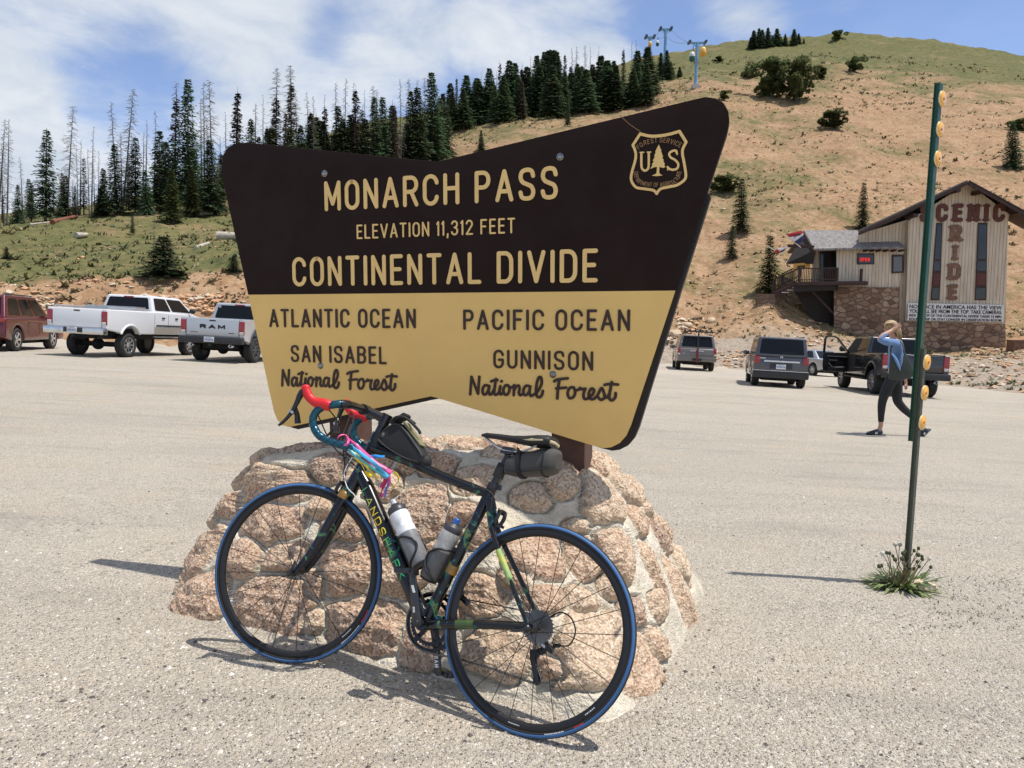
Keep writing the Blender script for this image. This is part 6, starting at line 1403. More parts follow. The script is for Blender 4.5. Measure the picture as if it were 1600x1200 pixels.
    # two flags on slanting poles
    def flag(pole0, pole1, rows, label):
        e = empty('open_flag', P(*pole0, -.6)); tag(e, label, 'flag'); mb = MB(); mb.bar(P(*pole0, -.6) - e.location, P(*pole1, -1.0) - e.location, .05); mb.build('flagpole', [mat('pole_white', lin(210, 206, 200), .6)], e)
        for nm, poly, col in rows:
            q = [P(*p, -.9 + .06 * (i % 2)) - e.location for i, p in enumerate(poly)]; k = len(q); mb = MB(); mb.add(q + [v + Vector((0, .02, 0)) for v in q], [tuple(range(k)), tuple(range(k, 2 * k))[::-1]] + [(i, (i + 1) % k, k + (i + 1) % k, k + i) for i in range(k)]); mb.build(nm, [mat('cloth_' + nm, col, .8, var=.15, scale=5)], e)
        return e
    red, wht, blu = lin(168, 36, 44), lin(214, 214, 218), lin(40, 42, 84)
    fg = flag((1251, 386.5), (1227, 366.5), (('red_band', [(1227.5, 366), (1253, 360), (1255.5, 364.5), (1234, 371)], red), ('white_band', [(1234, 371), (1255.5, 364.5), (1254.5, 368), (1241, 378)], wht), ('blue_band', [(1241, 378), (1254.5, 368), (1257, 372.5), (1249, 381)], blu)), 'larger red white and blue flag with lettering on a slanting pole over the porch')
    mb = MB(); a = P(1240.5, 371.5, -.96) - fg.location; put_text(mb, 'OPEN', 0, 0, .46, .16, .24, lambda x, y, hh: a + Vector((x, -hh, y + .42 * x)), .012); mb.build('lettering', [blk], fg)
    flag((1221, 398), (1198, 383.5), (('red_band', [(1211, 392), (1214, 389), (1219, 393), (1213, 396.5)], red), ('white_band', [(1214, 389), (1229, 385), (1230, 387), (1219, 392)], wht), ('blue_band', [(1217, 393.5), (1230, 387), (1224, 393), (1214, 396.5)], blu)), 'smaller folded red white and blue flag beside the brownish spruce')
    # wooden box at the far right end
    slab_ = MB(); c = aty(1592, 541, 53.5); slab_.box(c, (1.3, .8, .8)); slab_.box(c + Vector((0, 0, .43)), (1.4, .9, .06)); tag(slab_.build('wooden_crate', [fade]), 'brown wooden bin at the right end of the stone footing', 'crate')
build_house()

# ------------------------------------------------------------------ gondola lift
def build_lift():
    blue = mat('lift_blue', lin(120, 168, 206), .5, var=.06); darkm = mat('lift_grey', lin(70, 84, 110), .5); YL = {}
    def tower(bx, by, tx, ty, w, label, ground=True, Y=None):
        if Y is None: g = ground_hit(bx, by); Y = g.y
        else: g = aty(bx, by, Y)
        top = aty(tx, ty, Y); e = empty('lift_tower', g); tag(e, label, 'lift tower', 'towers of the gondola lift'); T = top - g; mb = MB()
        sc = Y / 140; mb.tube([(0, 0, -1), T], [.32 * sc, .24 * sc], 12); mb.build('mast', [blue], e)
        hw = (w / 2) / FPX * Y; mb = MB(); mb.bar(T + Vector((-hw, 0, 0)), T + Vector((hw, 0, 0)), .28 * sc); mb.bar(T + Vector((-hw * .45, 0, -.1)), T + Vector((0, 0, -1.0 * sc)), .14 * sc); mb.bar(T + Vector((hw * .45, 0, -.1)), T + Vector((0, 0, -1.0 * sc)), .14 * sc); mb.build('crossarm', [blue], e)
        for s in (-1, 1): mb = MB(); mb.box(T + Vector((s * hw, 0, .1 * sc)), (.4 * sc, 1.6 * sc, .34 * sc)); mb.build('sheave_box', [darkm], e)
        if ground: mb = MB(); mb.box((0, 0, .0), (1.3 * sc, 1.3 * sc, .9 * sc)); mb.build('footing', [mat('concrete', lin(196, 190, 182), .9)], e)
        return top, hw
    t1, w1 = tower(1086.5, 137, 1089.5, 67, 24, 'nearest pale blue lift tower on the green slope with two cabins at its arms')
    t2, w2 = tower(1038, 118, 1040, 46, 16, 'tall pale blue lift tower seen against the sky behind the last ridge spruces', False, t1.y * 1.45)
    t3, w3 = tower(1014.5, 150, 1015.5, 58.5, 12, 'farthest lift tower, only its top visible over the ridge spruces', False, t1.y * 1.9)
    t0 = Vector((t1.x + 38, 120, t1.z - 26)); t4 = t3 + (t3 - t2) * 1.2
    for s, lb in ((-1, 'thin lift cable on the far left side of the towers'), (1, 'thin lift cable on the right side of the towers')):
        mb = MB(); P = [t1 + Vector((s * w1, 0, .15)), None, t2 + Vector((s * w2, 0, .15)), None, t3 + Vector((s * w3, 0, .15))]
        pts = []
        for a, b in ((P[0], P[2]), (P[2], P[4])):
            for i in range(12): t = i / 12; pts.append(a.lerp(b, t) + Vector((0, 0, -1.6 * 4 * t * (1 - t))))
        pts.append(P[4]); mb.tube(pts, .045, 5); tag(mb.build('lift_cable', [darkm]), lb, 'cable')
    def cabin(px, py, Y, wpx, hpx, col, hang, label):
        c = aty(px, py, Y); e = empty('gondola_cabin', c); tag(e, label, 'gondola'); w, h = wpx / FPX * Y, hpx / FPX * Y; mb = MB()
        mb.lathe([(w * .36, -h * .5), (w * .5, -h * .34), (w * .53, -h * .05), (w * .50, 0)], None, 16); mb.build('lower_shell', [mat('cabin_' + col, {'green': lin(40, 92, 76), 'yellow': lin(232, 168, 44)}[col], .45)], e)
        mb = MB(); mb.lathe([(w * .50, .002), (w * .49, h * .2), (w * .40, h * .38), (w * .2, h * .48), (0, h * .5)], None, 16); mb.build('upper_shell', [mat('cabin_white' if col == 'green' else 'cabin_pale', lin(220, 222, 218) if col == 'green' else lin(240, 200, 110), .4)], e)
        mb = MB(); mb.tube([(0, 0, h * .48), (w * .2, 0, h * .7), (w * .1, 0, h * .48 + hang / FPX * Y)], .06 * Y / 140, 6); mb.build('hanger', [darkm], e)
    cabin(1081.5, 88.5, t1.y - 2, 8.5, 14, 'green', 11, 'green and white cabin hanging from the left arm of the nearest lift tower')
    cabin(1098.5, 80.5, t1.y - 2, 9, 13, 'yellow', 7, 'yellow cabin hanging from the right arm of the nearest lift tower')
    cabin(1015.5, 68.5, t3.y - 2, 5, 8, 'yellow', 5, 'tiny pale yellow cabin below the farthest lift tower'); cabin(1027.3, 67.5, t3.y - 10, 4.8, 8, 'green', 5, 'tiny green cabin in the sky between the two far lift towers')
build_lift()
# ------------------------------------------------------------------ vehicles: local axes x forward from the rear bumper, y to the left, z up
LN = Vector((-LA, -LB, 1)).normalized()
def car_matrix(px, py, wx, wy, heading):
    """stand a vehicle on the lot so that its wheel at local (wx, wy) touches the lot where the picture shows it; heading = compass azimuth"""
    c = on_lot(px, py); f = Vector((math.sin(R(heading)), math.cos(R(heading)), 0)); f = (f - LN * f.dot(LN)).normalized(); l = LN.cross(f)
    o = c - f * wx - l * wy
    return Matrix(((f.x, l.x, LN.x, o.x), (f.y, l.y, LN.y, o.y), (f.z, l.z, LN.z, o.z), (0, 0, 0, 1)))
def paint(name, col, rough=.3, metal=.0, coat=.8): return mat('paint_' + name, col, rough, metal, var=.015, scale=2, coat=coat)
GLASS = mat('car_glass', (.010, .011, .013), .12, var=.1, scale=1, spec=.25); TYRE = mat('car_tyre', (.028, .027, .026), .85, bump=.3, bscale=60); PLAST = mat('car_plastic', (.028, .028, .03), .6); CHROME = mat('car_chrome', (.62, .62, .62), .18, .95)
TAILR = mat('tail_red', (.30, .012, .016), .2, coat=.6); TAILW = mat('tail_clear', (.62, .6, .6), .2, coat=.5); UNDER = mat('under_dark', (.012, .012, .012), .9); PLATE = mat('plate_white', (.62, .63, .66), .5); PLTXT = mat('plate_text', (.10, .14, .30), .5); RIMS = mat('wheel_silver', (.52, .52, .53), .3, .85)
def wheel_part(root, x, y, r, w, out, style='five', rimmat=None):
    rimmat = rimmat or RIMS; e = empty('wheel'); e.parent = root; e.location = (x, y, r); S = Matrix.Rotation(R(-90 if out > 0 else 90), 4, 'X'); h = w / 2
    mb = MB(); mb.lathe([(r * .62, -h * .9), (r * .9, -h), (r * .985, -h * .72), (r, -h * .3), (r, h * .3), (r * .985, h * .72), (r * .9, h), (r * .62, h * .9)], S, 36, closed=True)
    for k in range(36):
        a = 2 * math.pi * k / 36
        for z in (-h * .45, h * .45): p = Vector((r * 1.002 * math.cos(a), r * 1.002 * math.sin(a), z)); mb.box(S @ p, (.05 * r, .05 * r, w * .2) if False else (.04, .04, .04), 0, Matrix.Rotation(a, 3, 'Y'))
    mb.build('tyre', [TYRE], e)
    mb = MB(); mb.lathe([(r * .63, -h * .8), (r * .63, h * .86), (r * .57, h * .86), (r * .54, h * .2), (.02, h * .1)], S, 30); rm = mb.build('rim', [mat('rim_inner', (.05, .05, .052), .5, .5)], e)
    mb = MB(); n = {'five': 5, 'eight': 8, 'ten': 10}[style]
    for k in range(n):
        a = 2 * math.pi * k / n; A = S @ Vector((r * .12 * math.cos(a), r * .12 * math.sin(a), h * .62)); B = S @ Vector((r * .60 * math.cos(a), r * .60 * math.sin(a), h * .80)); mb.bar(A, B, r * (.2 if n == 5 else .12), .03, up=S.to_3x3() @ Vector((0, 0, 1)))
    mb.lathe([(r * .2, h * .5), (r * .19, h * .75), (.0, h * .78)], S, 16); mb.lathe([(r * .64, h * .70), (r * .64, h * .92), (r * .575, h * .88), (r * .575, h * .7)], S, 32, closed=True); mb.build('spokes', [rimmat], e)
    return e
def body_profile(parts):
    """outline in x/z; ('arch', cx, r) cuts a wheel arch into the sill line"""
    out = []
    for q in parts:
        if q[0] == 'arch':
            _, cx, cz, r, zb = q; a0 = math.asin(max(-1, min(1, (zb - cz) / r)))
            for i in range(13): a = a0 + (math.pi - 2 * a0) * i / 12; out.append((cx + r * math.cos(a), cz + r * math.sin(a)))
        else: out.append(q)
    return out
def solid(root, name, prof, y0, y1, m, bevel=.03, seg=3, mats=None):
    mb = MB(); mb.prism(prof, (1, 0, 0), (0, 0, 1), (0, 1, 0), (0, 0, 0), y0, y1); return mb.build(name, [m], root, bevel=bevel, seg=seg, angle=28)
def bilerp(q, u, v): return (q[0] * (1 - u) + q[1] * u) * (1 - v) + (q[3] * (1 - u) + q[2] * u) * v
def pane(root, name, q, u0, u1, v0, v1, m, off=.006, th=.006):
    q = [Vector(p) for p in q]; n = (q[1] - q[0]).cross(q[3] - q[0]).normalized(); ru = .06; P = []
    for u, v in ((u0, v0), (u1, v0), (u1, v1), (u0, v1)): P.append((u, v))
    pts = [bilerp(q, u, v) for u, v in P]; c = sum(pts, Vector()) / 4; out = []
    for i in range(4):
        a, b, d = pts[i], pts[i - 1], pts[(i + 1) % 4]; r = min(.06, (a - b).length * .25, (a - d).length * .25); p1, p2 = a + (b - a).normalized() * r, a + (d - a).normalized() * r
        for t in (0, .33, .66, 1): out.append((p1 * (1 - t) ** 2) + (a * (2 * t * (1 - t))) + (p2 * t * t))
    k = len(out); mb = MB(); V = [p + n * off for p in out] + [p + n * (off - th) for p in out]
    mb.add(V, [tuple(range(k)), tuple(range(k, 2 * k))[::-1]] + [(i, k + i, k + (i + 1) % k, (i + 1) % k) for i in range(k)]); return mb.build(name, [m], root)
def cabin(root, xb0, xb1, xt0, xt1, zb, zt, wb, wt, m, name='cab_roof', crown=.03):
    mb = MB(); P = [(xb0, -wb, zb), (xb1, -wb, zb), (xb1, wb, zb), (xb0, wb, zb), (xt0, -wt, zt), (xt1, -wt, zt), (xt1, wt, zt), (xt0, wt, zt)]; mb.hexa([Vector(p) for p in P]); o = mb.build(name, [m], root, bevel=.07, seg=4, angle=20)
    V = [Vector(p) for p in P]
    return {'right': [V[0], V[1], V[5], V[4]], 'left': [V[2], V[3], V[7], V[6]], 'rear': [V[3], V[0], V[4], V[7]], 'front': [V[1], V[2], V[6], V[5]]}
def bx(root, name, c, d, m, bevel=.012, par=None): mb = MB(); mb.box(c, d); return mb.build(name, [m], par or root, bevel=bevel)
def number_plate(root, x, y, z, w=.32, h=.16, txt=True):
    p = bx(root, 'licence_plate', (x, y, z), (.012, w, h), PLATE, .003)
    mb = MB(); n = 0
    for k in range(6):      # unreadable blurred characters, as in the photograph
        mb.box((x - .0075, y + w * .36 - k * w * .145, z - .005), (.003, w * .07, h * .38))
    mb.box((x - .0075, y, z + h * .36), (.003, w * .5, h * .08)); mb.build('plate_characters', [PLTXT], p)
def mirror(root, x, y, z, s, m): mb = MB(); mb.ell((x, y + s * .12, z), (.06, .12, .095), 12, 8); mb.bar((x + .02, y - s * .02, z - .05), (x, y + s * .06, z - .03), .05); return mb.build('side_mirror', [m], root)

def pickup(name, M4, label, col, g, bodytop=1.48, bodybot=.92, roofz=2.0, wr=.39, W=.98, bed=2.05, xw0=1.15, xw1=4.75, hood=1.42, cablen=2.5, lower=None, rearlamp=(.16, .40), chrome=True, tool=False, style='eight', rimmat=None, sill=.62):
    root = empty(name, M4=M4); tag(root, label, 'pickup truck'); zb = sill; xc = .12 + bed
    arch = lambda cx: ('arch', cx, wr + .10, wr + .13, zb)
    for s in (-1, 1):
        y0, y1 = (W - .17, W) if s > 0 else (-W, -W + .17)
        prof = body_profile([(.10, zb + .12), (.10, bodytop), (xc - .01, bodytop - .02), (xc - .01, zb), arch(xw0)][::1])
        # walk clockwise: rear bottom, rear top, front top, front bottom, then back along the sill over the arch
        prof = [(.10, zb + .12), (.10, bodytop), (xc - .01, bodytop), (xc - .01, zb)] + body_profile([arch(xw0)]) + [(xw0 - wr - .16, zb + .05)]
        solid(root, 'bed_side', prof, y0, y1, col, .035)
        fl = MB(); P = [(xw0 + (wr + .155) * math.cos(R(a)), wr + .10 + (wr + .155) * math.sin(R(a))) for a in np.linspace(math.degrees(math.asin(max(-.3, min(.9, (zb - wr - .10) / (wr + .155))))), 180 - math.degrees(math.asin(max(-.3, min(.9, (zb - wr - .10) / (wr + .155))))), 15)]; fl.tube([(p[0], s * (W + .005), p[1]) for p in P], .035, 8); fl.build('wheel_arch', [lower if (lower and not chrome) else col], root)
    solid(root, 'tailgate', [(.10, bodybot - .02), (.09, bodybot + .1), (.085, bodytop - .06), (.11, bodytop), (.17, bodytop), (.17, bodybot - .02)], -W + .185, W - .185, col, .014)
    bx(root, 'tailgate_handle', (.084, 0, bodytop - .075), (.02, .20, .045), PLAST)
    bx(root, 'bed_floor', (.12 + bed / 2, 0, bodybot - .06), (bed - .06, 2 * W - .36, .06), UNDER)
    # cab with bonnet
    xe = xw1 + .95; prof = [(xc, zb), (xc, hood + .04), (xc + cablen - .15, hood + .02), (xe - .35, hood - .06), (xe - .08, hood - .18), (xe, hood - .4), (xe, zb + .05)] + body_profile([arch(xw1)])
    solid(root, 'cab_body', prof, -W, W, col, .06)
    f = cabin(root, xc + .02, xc + cablen + .1, xc + .14, xc + cablen - .72, hood, roofz, W - .05, W - .20, col)
    pane(root, 'rear_window', f['rear'], .07, .93, .12, .86, GLASS); pane(root, 'windscreen', f['front'], .06, .94, .08, .92, GLASS)
    for sd in ('left', 'right'):
        lo, hi = (.05, .95)
        if cablen > 2.2:
            if sd == 'right': pane(root, 'side_window', f[sd], .06, .42, .12, .86, GLASS); pane(root, 'side_window', f[sd], .46, .92, .12, .86, GLASS)
            elif not (g and g.get('open_door')): pane(root, 'side_window', f[sd], .58, .94, .12, .86, GLASS); pane(root, 'side_window', f[sd], .08, .54, .12, .86, GLASS)
            else: pane(root, 'side_window', f[sd], .58, .94, .12, .86, GLASS)
    bx(root, 'brake_light', (xc + .13, 0, roofz - .06), (.04, .34, .05), TAILR, .01)
    for s in (-1, 1):
        tl = bx(root, 'tail_light', (.13, s * (W - .09), bodybot + rearlamp[1] * .5 + .06), (.10, .175, rearlamp[1]), TAILR, .02)
        bx(root, 'reverse_lamp', (.075, s * (W - .09), bodybot + .11), (.02, .13, .09), TAILW, .008, tl)
    bm = CHROME if chrome else PLAST; zbm = bodybot - .13
    b_ = bx(root, 'rear_bumper', (.03, 0, zbm), (.22, 2 * W + .01, .21), bm, .04); bx(root, 'bumper_step', (-.075, 0, zbm + .02), (.03, .62, .15), PLAST, .01, b_)
    number_plate(root, -.095, .02, zbm + .02)
    bx(root, 'hitch', (-.03, 0, zbm - .16), (.22, .08, .08), UNDER); bx(root, 'underbody', (2.9, 0, zb - .05), (4.6, 1.1, .26), UNDER); bx(root, 'axle', (xw0, 0, wr), (.16, 1.5, .16), UNDER, .05); mb = MB(); mb.ell((xw0, .12, wr), (.2, .18, .19), 12, 8); mb.build('differential', [UNDER], root)
    for y in ((-.62, .62) if not chrome else (-.7,)): mb = MB(); mb.lathe([(.045, 0), (.055, 0), (.055, .3), (.045, .3)], Matrix.Translation((-.02, y, zbm - .17)) @ Matrix.Rotation(R(90), 4, 'Y'), 16, closed=True); mb.build('exhaust_pipe', [CHROME if not chrome else UNDER], root)
    for x, s in ((xw0, 1), (xw0, -1), (xw1, 1), (xw1, -1)): wheel_part(root, x, s * (W - .17), wr, .29, s, style, rimmat)
    for s in (-1, 1):
        for i, hx in enumerate((xc + 1.35, xc + .55)): bx(root, 'door_handle', (hx, s * (W + .012), hood - .17), (.16, .03, .045), PLAST, .01)
        mb = MB()
        for sx in (xc + .86, xc + 1.95, xc + .06): mb.box((sx, s * (W + .001), (zb + hood) / 2 + .05), (.012, .006, hood - zb - .22))
        mb.build('door_seam', [UNDER], root)
        if not (g and g.get('open_door') and s > 0): mirror(root, xc + cablen - .35, s * (W - .02), hood + .13, s, PLAST)
        bx(root, 'running_board', (xc + 1.1, s * (W - .02), zb - .09), (2.1, .12, .05), CHROME if chrome else PLAST, .015)
    if lower is not None and chrome:
        for s in (-1, 1):
            mb = MB(); mb.box((xc + cablen * .5, s * (W + .004), zb + .13), (cablen - .1, .012, .24)); mb.build('lower_panel', [lower], root)
            bx(root, 'side_moulding', (xc + 1.1, s * (W + .008), zb + .30), (1.9, .022, .05), PLAST, .008)
    return root, f, xc
def build_cars():
    white = paint('white', (.74, .74, .74)); silver = paint('silver', (.50, .51, .52), .3, .35)
    # white pickup with its right side in view
    t, f, xc = pickup('pickup_truck', car_matrix(202.5, 558.5, 1.25, -.96, 6.5), 'long white pickup with grey lower panels and silver bed rails, parked beside the red vehicle', white, None, 1.48, .93, 2.03, .385, .98, 2.35, 1.25, 4.82, 1.47, 2.55, lower=paint('beige_grey', lin(168, 162, 152), .4, .2), rearlamp=(.18, .42), sill=.74)
    mb = MB()
    for s in (-1, 1): mb.tube([(.3, s * .88, 1.53), (2.3, s * .88, 1.54)], .03, 8)
    mb.box((1.9, 0, 1.56), (.55, 1.75, .12)); mb.build('bed_rail', [mat('rail_alu', (.55, .55, .54), .35, .7)], t)
    mb = MB(); mb.box((xc + .10, .72, 1.62), (.01, .16, .09)); mb.build('window_sticker', [mat('sticker', (.6, .58, .58), .5)], t)
    # grey-white pickup with the lettered tailgate
    t, f, xc = pickup('pickup_truck', car_matrix(315, 562.5, 1.15, .83, 3.0), 'silver pickup with black bumper and big black letters on its tailgate, half behind the sign', silver, None, 1.38, .83, 1.93, .42, 1.02, 1.85, 1.15, 4.75, 1.34, 2.5, lower=PLAST, rearlamp=(.18, .42), chrome=False, sill=.60, rimmat=mat('wheel_black', (.10, .10, .11), .35, .7))
    mb = MB(); put_text(mb, 'RAM', -.44, 1.05, .88, .135, .33, lambda x, y, h: Vector((.083 - h, -x, y)), .008, gap=.03); mb.build('lettering', [mat('letter_matt_black', (.012, .012, .013), .5)], t)['label'] = 'big black lettering on the tailgate'
    mb = MB(); mb.box((.082, .58, .93), (.006, .24, .018)); mb.box((.082, -.60, .93), (.006, .17, .02)); mb.build('tailgate_badge', [PLAST], t); mb = MB(); mb.box((xc + .075, .66, 1.80), (.01, .07, .07)); mb.build('window_sticker', [mat('sticker', (.6, .58, .58), .5)], t)
    # dark red sport utility, cut by the picture edge
    def suv(M4, name, label, col, L_, W, zb, zbelt, zr, wr, xw0, xw1, xr0, xr1, rr0, rr1, hood, style, rimm, tumble=.16, sillm=None, rear_lo=.55):
        root = empty(name, M4=M4); tag(root, label, 'car'); arch = lambda cx: ('arch', cx, wr + .02, wr + .075, zb)
        prof = [(.06, zb + .1), (.0, rear_lo), (.03, zbelt - .12), (.08, zbelt), (xr1, zbelt + .0), (L_ - .5, hood), (L_ - .1, hood - .12), (L_, hood - .35), (L_ - .05, zb)] + body_profile([arch(xw1)]) + body_profile([arch(xw0)])
        solid(root, 'body', prof, -W, W, col, .07, 4); fc = cabin(root, xr0, xr1, rr0, rr1, zbelt - .02, zr, W - .04, W - tumble, col)
        pane(root, 'rear_window', fc['rear'], .07, .93, .14, .9, GLASS); pane(root, 'windscreen', fc['front'], .06, .94, .08, .92, GLASS)
        for sd in ('left', 'right'):
            spans = ((.07, .32), (.36, .62), (.66, .93)); 
            for a, b_ in spans:
                u0, u1 = (a, b_) if sd == 'right' else (1 - b_, 1 - a); pane(root, 'side_window', fc[sd], u0, u1, .14, .86, GLASS)
        for x, s in ((xw0, 1), (xw0, -1), (xw1, 1), (xw1, -1)): wheel_part(root, x, s * (W - .13), wr, .25, s, style, rimm)
        bx(root, 'underbody', (L_ / 2, 0, zb - .02), (L_ - .8, W * 1.3, .2), UNDER)
        for s in (-1, 1):
            for hx in (xw0 + .95, xw0 + 1.95): bx(root, 'door_handle', (hx, s * (W + .008), zbelt - .14), (.17, .025, .035), col, .01)
            mb = MB()
            for sx in (xw0 + .75, xw0 + 1.72, xw1 - .48): mb.box((sx, s * (W + .001), (zb + zbelt) / 2 + .08), (.01, .005, zbelt - zb - .25))
            mb.build('door_seam', [UNDER], root); mirror(root, xr1 - .45, s * (W - .03), zbelt + .08, s, col if name != 'station_wagon' else PLAST)
            mb = MB(); mb.tube([(rr0 + .15, s * (W - tumble - .05), zr + .03), (rr1 - .2, s * (W - tumble - .05), zr + .03)], .02, 6); mb.build('roof_rail', [PLAST], root)
        return root, fc
    maroon = paint('maroon', lin(84, 4, 22), .3, .05)
    t, _f = suv(car_matrix(27, 549, .98, -.93, -13), 'sport_utility_car', 'dark red sport utility vehicle with bright alloy wheels cut off by the picture edge', maroon, 5.0, .96, .34, 1.06, 1.78, .375, .98, 4.0, .12, 3.85, .55, 2.9, 1.02, 'five', mat('wheel_bright', (.66, .66, .67), .25, .8), .22)
    for s in (-1, 1): bx(t, 'tail_light', (.06, s * .78, .98), (.10, .30, .12), TAILR)
    # grey boxy wagon seen from behind
    grey = paint('graphite', lin(76, 77, 81), .35, .45)
    t, fc = suv(car_matrix(1175.5, 601.5, .80, .84, 14.0), 'boxy_wagon', 'dark grey boxy car with silver band across the tailgate standing before the black pickup', grey, 4.3, .905, .34, 1.08, 1.74, .34, .80, 3.38, .05, 3.3, .16, 2.5, 1.08, 'five', RIMS, .13, rear_lo=.62)
    bx(t, 'tailgate_glass', (.075, 0, 1.37), (.03, 1.46, .52), GLASS, .03) if False else None
    bx(t, 'chrome_band', (.015, -.02, .90), (.035, 1.18, .055), mat('satin_silver', (.66, .66, .66), .3, .6), .015); number_plate(t, -.005, 0, .72)
    mb = MB(); mb.box((.012, 0, .73), (.02, .74, .22)); mb.build('plate_recess', [PLAST], t)
    for s in (-1, 1):
        bx(t, 'tail_light', (.035, s * .80, .93), (.09, .19, .26), TAILR, .02); bx(t, 'reflector', (-.065, s * .60, .43), (.02, .2, .045), TAILR, .006)
    b_ = bx(t, 'rear_bumper', (.02, 0, .44), (.20, 1.84, .24), PLAST, .05); bx(t, 'bumper_trim', (-.02, 0, .575), (.16, 1.80, .018), mat('satin_silver', (0, 0, 0)), .004)
    mb = MB(); put_text(mb, 'H', -.045, 1.015, .09, .085, .2, lambda x, y, h: Vector((.008 - h, -x, y)), .014); mb.build('emblem', [CHROME], t)
    mb = MB(); mb.bar((.04, .0, 1.20), (.03, -.42, 1.22), .02); mb.build('rear_wiper', [PLAST], t); mb = MB(); mb.box((.018, .62, 1.0), (.006, .2, .025)); mb.build('tailgate_badge', [CHROME], t)
    # big brownish grey wagon with tow-bar bike rack
    taupe = paint('taupe', lin(112, 106, 100), .35, .45)
    t, fc = suv(car_matrix(1059, 577, 1.15, .86, 9.5), 'large_wagon', 'brownish grey full size wagon with tall tail lights parked farthest away at the bank', taupe, 5.4, 1.0, .42, 1.18, 1.88, .40, 1.15, 4.2, .08, 4.0, .28, 3.3, 1.12, 'five', RIMS, .2, rear_lo=.70)
    for s in (-1, 1): tl = bx(t, 'tail_light', (.05, s * .92, 1.00), (.10, .14, .40), TAILR, .02); bx(t, 'reverse_lamp', (.0, s * .92, .86), (.03, .11, .09), TAILW, .01, tl)
    b_ = bx(t, 'rear_bumper', (.0, 0, .62), (.2, 2.0, .26), taupe, .06); bx(t, 'plate_recess', (-.11, 0, .60), (.03, .5, .13), PLAST); bx(t, 'handle_trim', (.022, 0, 1.05), (.03, .70, .05), CHROME)
    mb = MB()
    for y in (.66, .30, -.25): mb.box((.012, y, 1.03 if abs(y) < .5 else .9), (.01, .05, .05))
    for s in (-1, 1): mb.box((.2 - .03 * s, s * .80, 1.46), (.01, .05, .14))
    mb.build('window_sticker', [mat('sticker', (.6, .58, .58), .5)], t)
    rk = empty('bicycle_rack', M4=t.matrix_world.copy() if False else car_matrix(1059, 577, 1.15, .86, 9.5)); tag(rk, 'folded black hitch rack with red mast standing behind the brownish grey wagon', 'bike rack')
    mb = MB(); mb.bar((-.12, 0, .45), (-.35, 0, .45), .07); mb.bar((-.33, 0, 1.15), (-.30, 0, 2.05), .07); mb.build('mast', [PLAST], rk); mb = MB(); mb.bar((-.345, 0, .45), (-.335, 0, 1.16), .09); mb.build('lower_mast', [mat('rack_red', lin(118, 24, 32), .5)], rk)
    mb = MB(); mb.bar((-.30, -.78, 2.05), (-.30, .78, 2.05), .06)
    for i in range(6): y = -.68 + .27 * i; mb.bar((-.46, y, 2.02), (-.10, y, 2.10), .05, .10); mb.box((-.28, y + .05, 2.11), (.10, .06, .12))
    mb.build('trays', [PLAST], rk)
    # silver saloon behind the open door of the black pickup
    root = empty('saloon_car', M4=car_matrix(1270, 587, .95, .80, -14)); tag(root, 'silver saloon car mostly hidden between the grey boxy car and the open black door', 'car'); sl = paint('silver_blue', lin(168, 172, 178), .3, .5)
    arch = lambda cx: ('arch', cx, .34, .40, .28)
    solid(root, 'body', [(.05, .38), (.0, .60), (.04, .92), (.8, .98), (3.1, .95), (4.3, .78), (4.55, .6), (4.5, .28)] + body_profile([arch(3.65)]) + body_profile([arch(.95)]), -.89, .89, sl, .09, 4)
    fc = cabin(root, .55, 3.35, 1.25, 2.35, .93, 1.43, .84, .62, sl)
    pane(root, 'rear_window', fc['rear'], .07, .93, .1, .9, GLASS); pane(root, 'windscreen', fc['front'], .06, .94, .08, .92, GLASS)
    for sd in ('left', 'right'):
        for a, b_ in ((.13, .44), (.48, .86)): u0, u1 = (a, b_) if sd == 'right' else (1 - b_, 1 - a); pane(root, 'side_window', fc[sd], u0, u1, .12, .86, GLASS)
    for x, s in ((.95, 1), (.95, -1), (3.65, 1), (3.65, -1)): wheel_part(root, x, s * .78, .32, .2, s, 'ten')
    for s in (-1, 1): bx(root, 'tail_light', (.05, s * .70, .80), (.12, .34, .13), TAILR, .02); mirror(root, 2.75, s * .84, .98, s, sl)
    number_plate(root, .0, 0, .66); bx(root, 'underbody', (2.2, 0, .26), (3.4, 1.2, .14), UNDER)
    # black pickup with its driver's door open
    black = paint('black', (.010, .010, .011), .25, 0, .9)
    M4 = car_matrix(1366, 615.5, 1.15, .83, 9.0)
    t, f, xc = pickup('pickup_truck', M4, 'black pickup with open front door standing behind the walking woman', black, {'open_door': True}, 1.36, .82, 1.93, .41, 1.0, 1.75, 1.15, 4.72, 1.32, 2.6, lower=None, rearlamp=(.16, .44), chrome=False, sill=.58, rimmat=mat('wheel_grey', (.34, .34, .35), .3, .8))
    bx(t, 'bed_cover', (.12 + .88, 0, 1.375), (1.75, 1.8, .03), PLAST); bx(t, 'chrome_strip', (xc - .8, .99, 1.33), (1.5, .03, .03), CHROME, .006)
    # door opening and the door itself, swung out on its front hinge
    hx = xc + 2.05; dk = mat('interior_dark', (.018, .017, .016), .8)
    pane(t, 'door_opening', f['left'], .07, .54, .0, .9, dk); bx(t, 'door_opening_lower', (hx - .50, 1.003, .98), (1.0, .012, .62), dk, .004)
    d = empty('open_door'); d.parent = t; d.matrix_basis = Matrix.Translation((hx, 1.0, 0)) @ Matrix.Rotation(R(-66), 4, 'Z')
    q = [(0, .62), (-1.02, .62), (-1.06, .85), (-1.06, 1.30), (0, 1.33)]
    mb = MB(); mb.prism(q, (1, 0, 0), (0, 0, 1), (0, 1, 0), (0, 0, 0), -.09, .0); mb.build('door_panel', [black], d, bevel=.02)
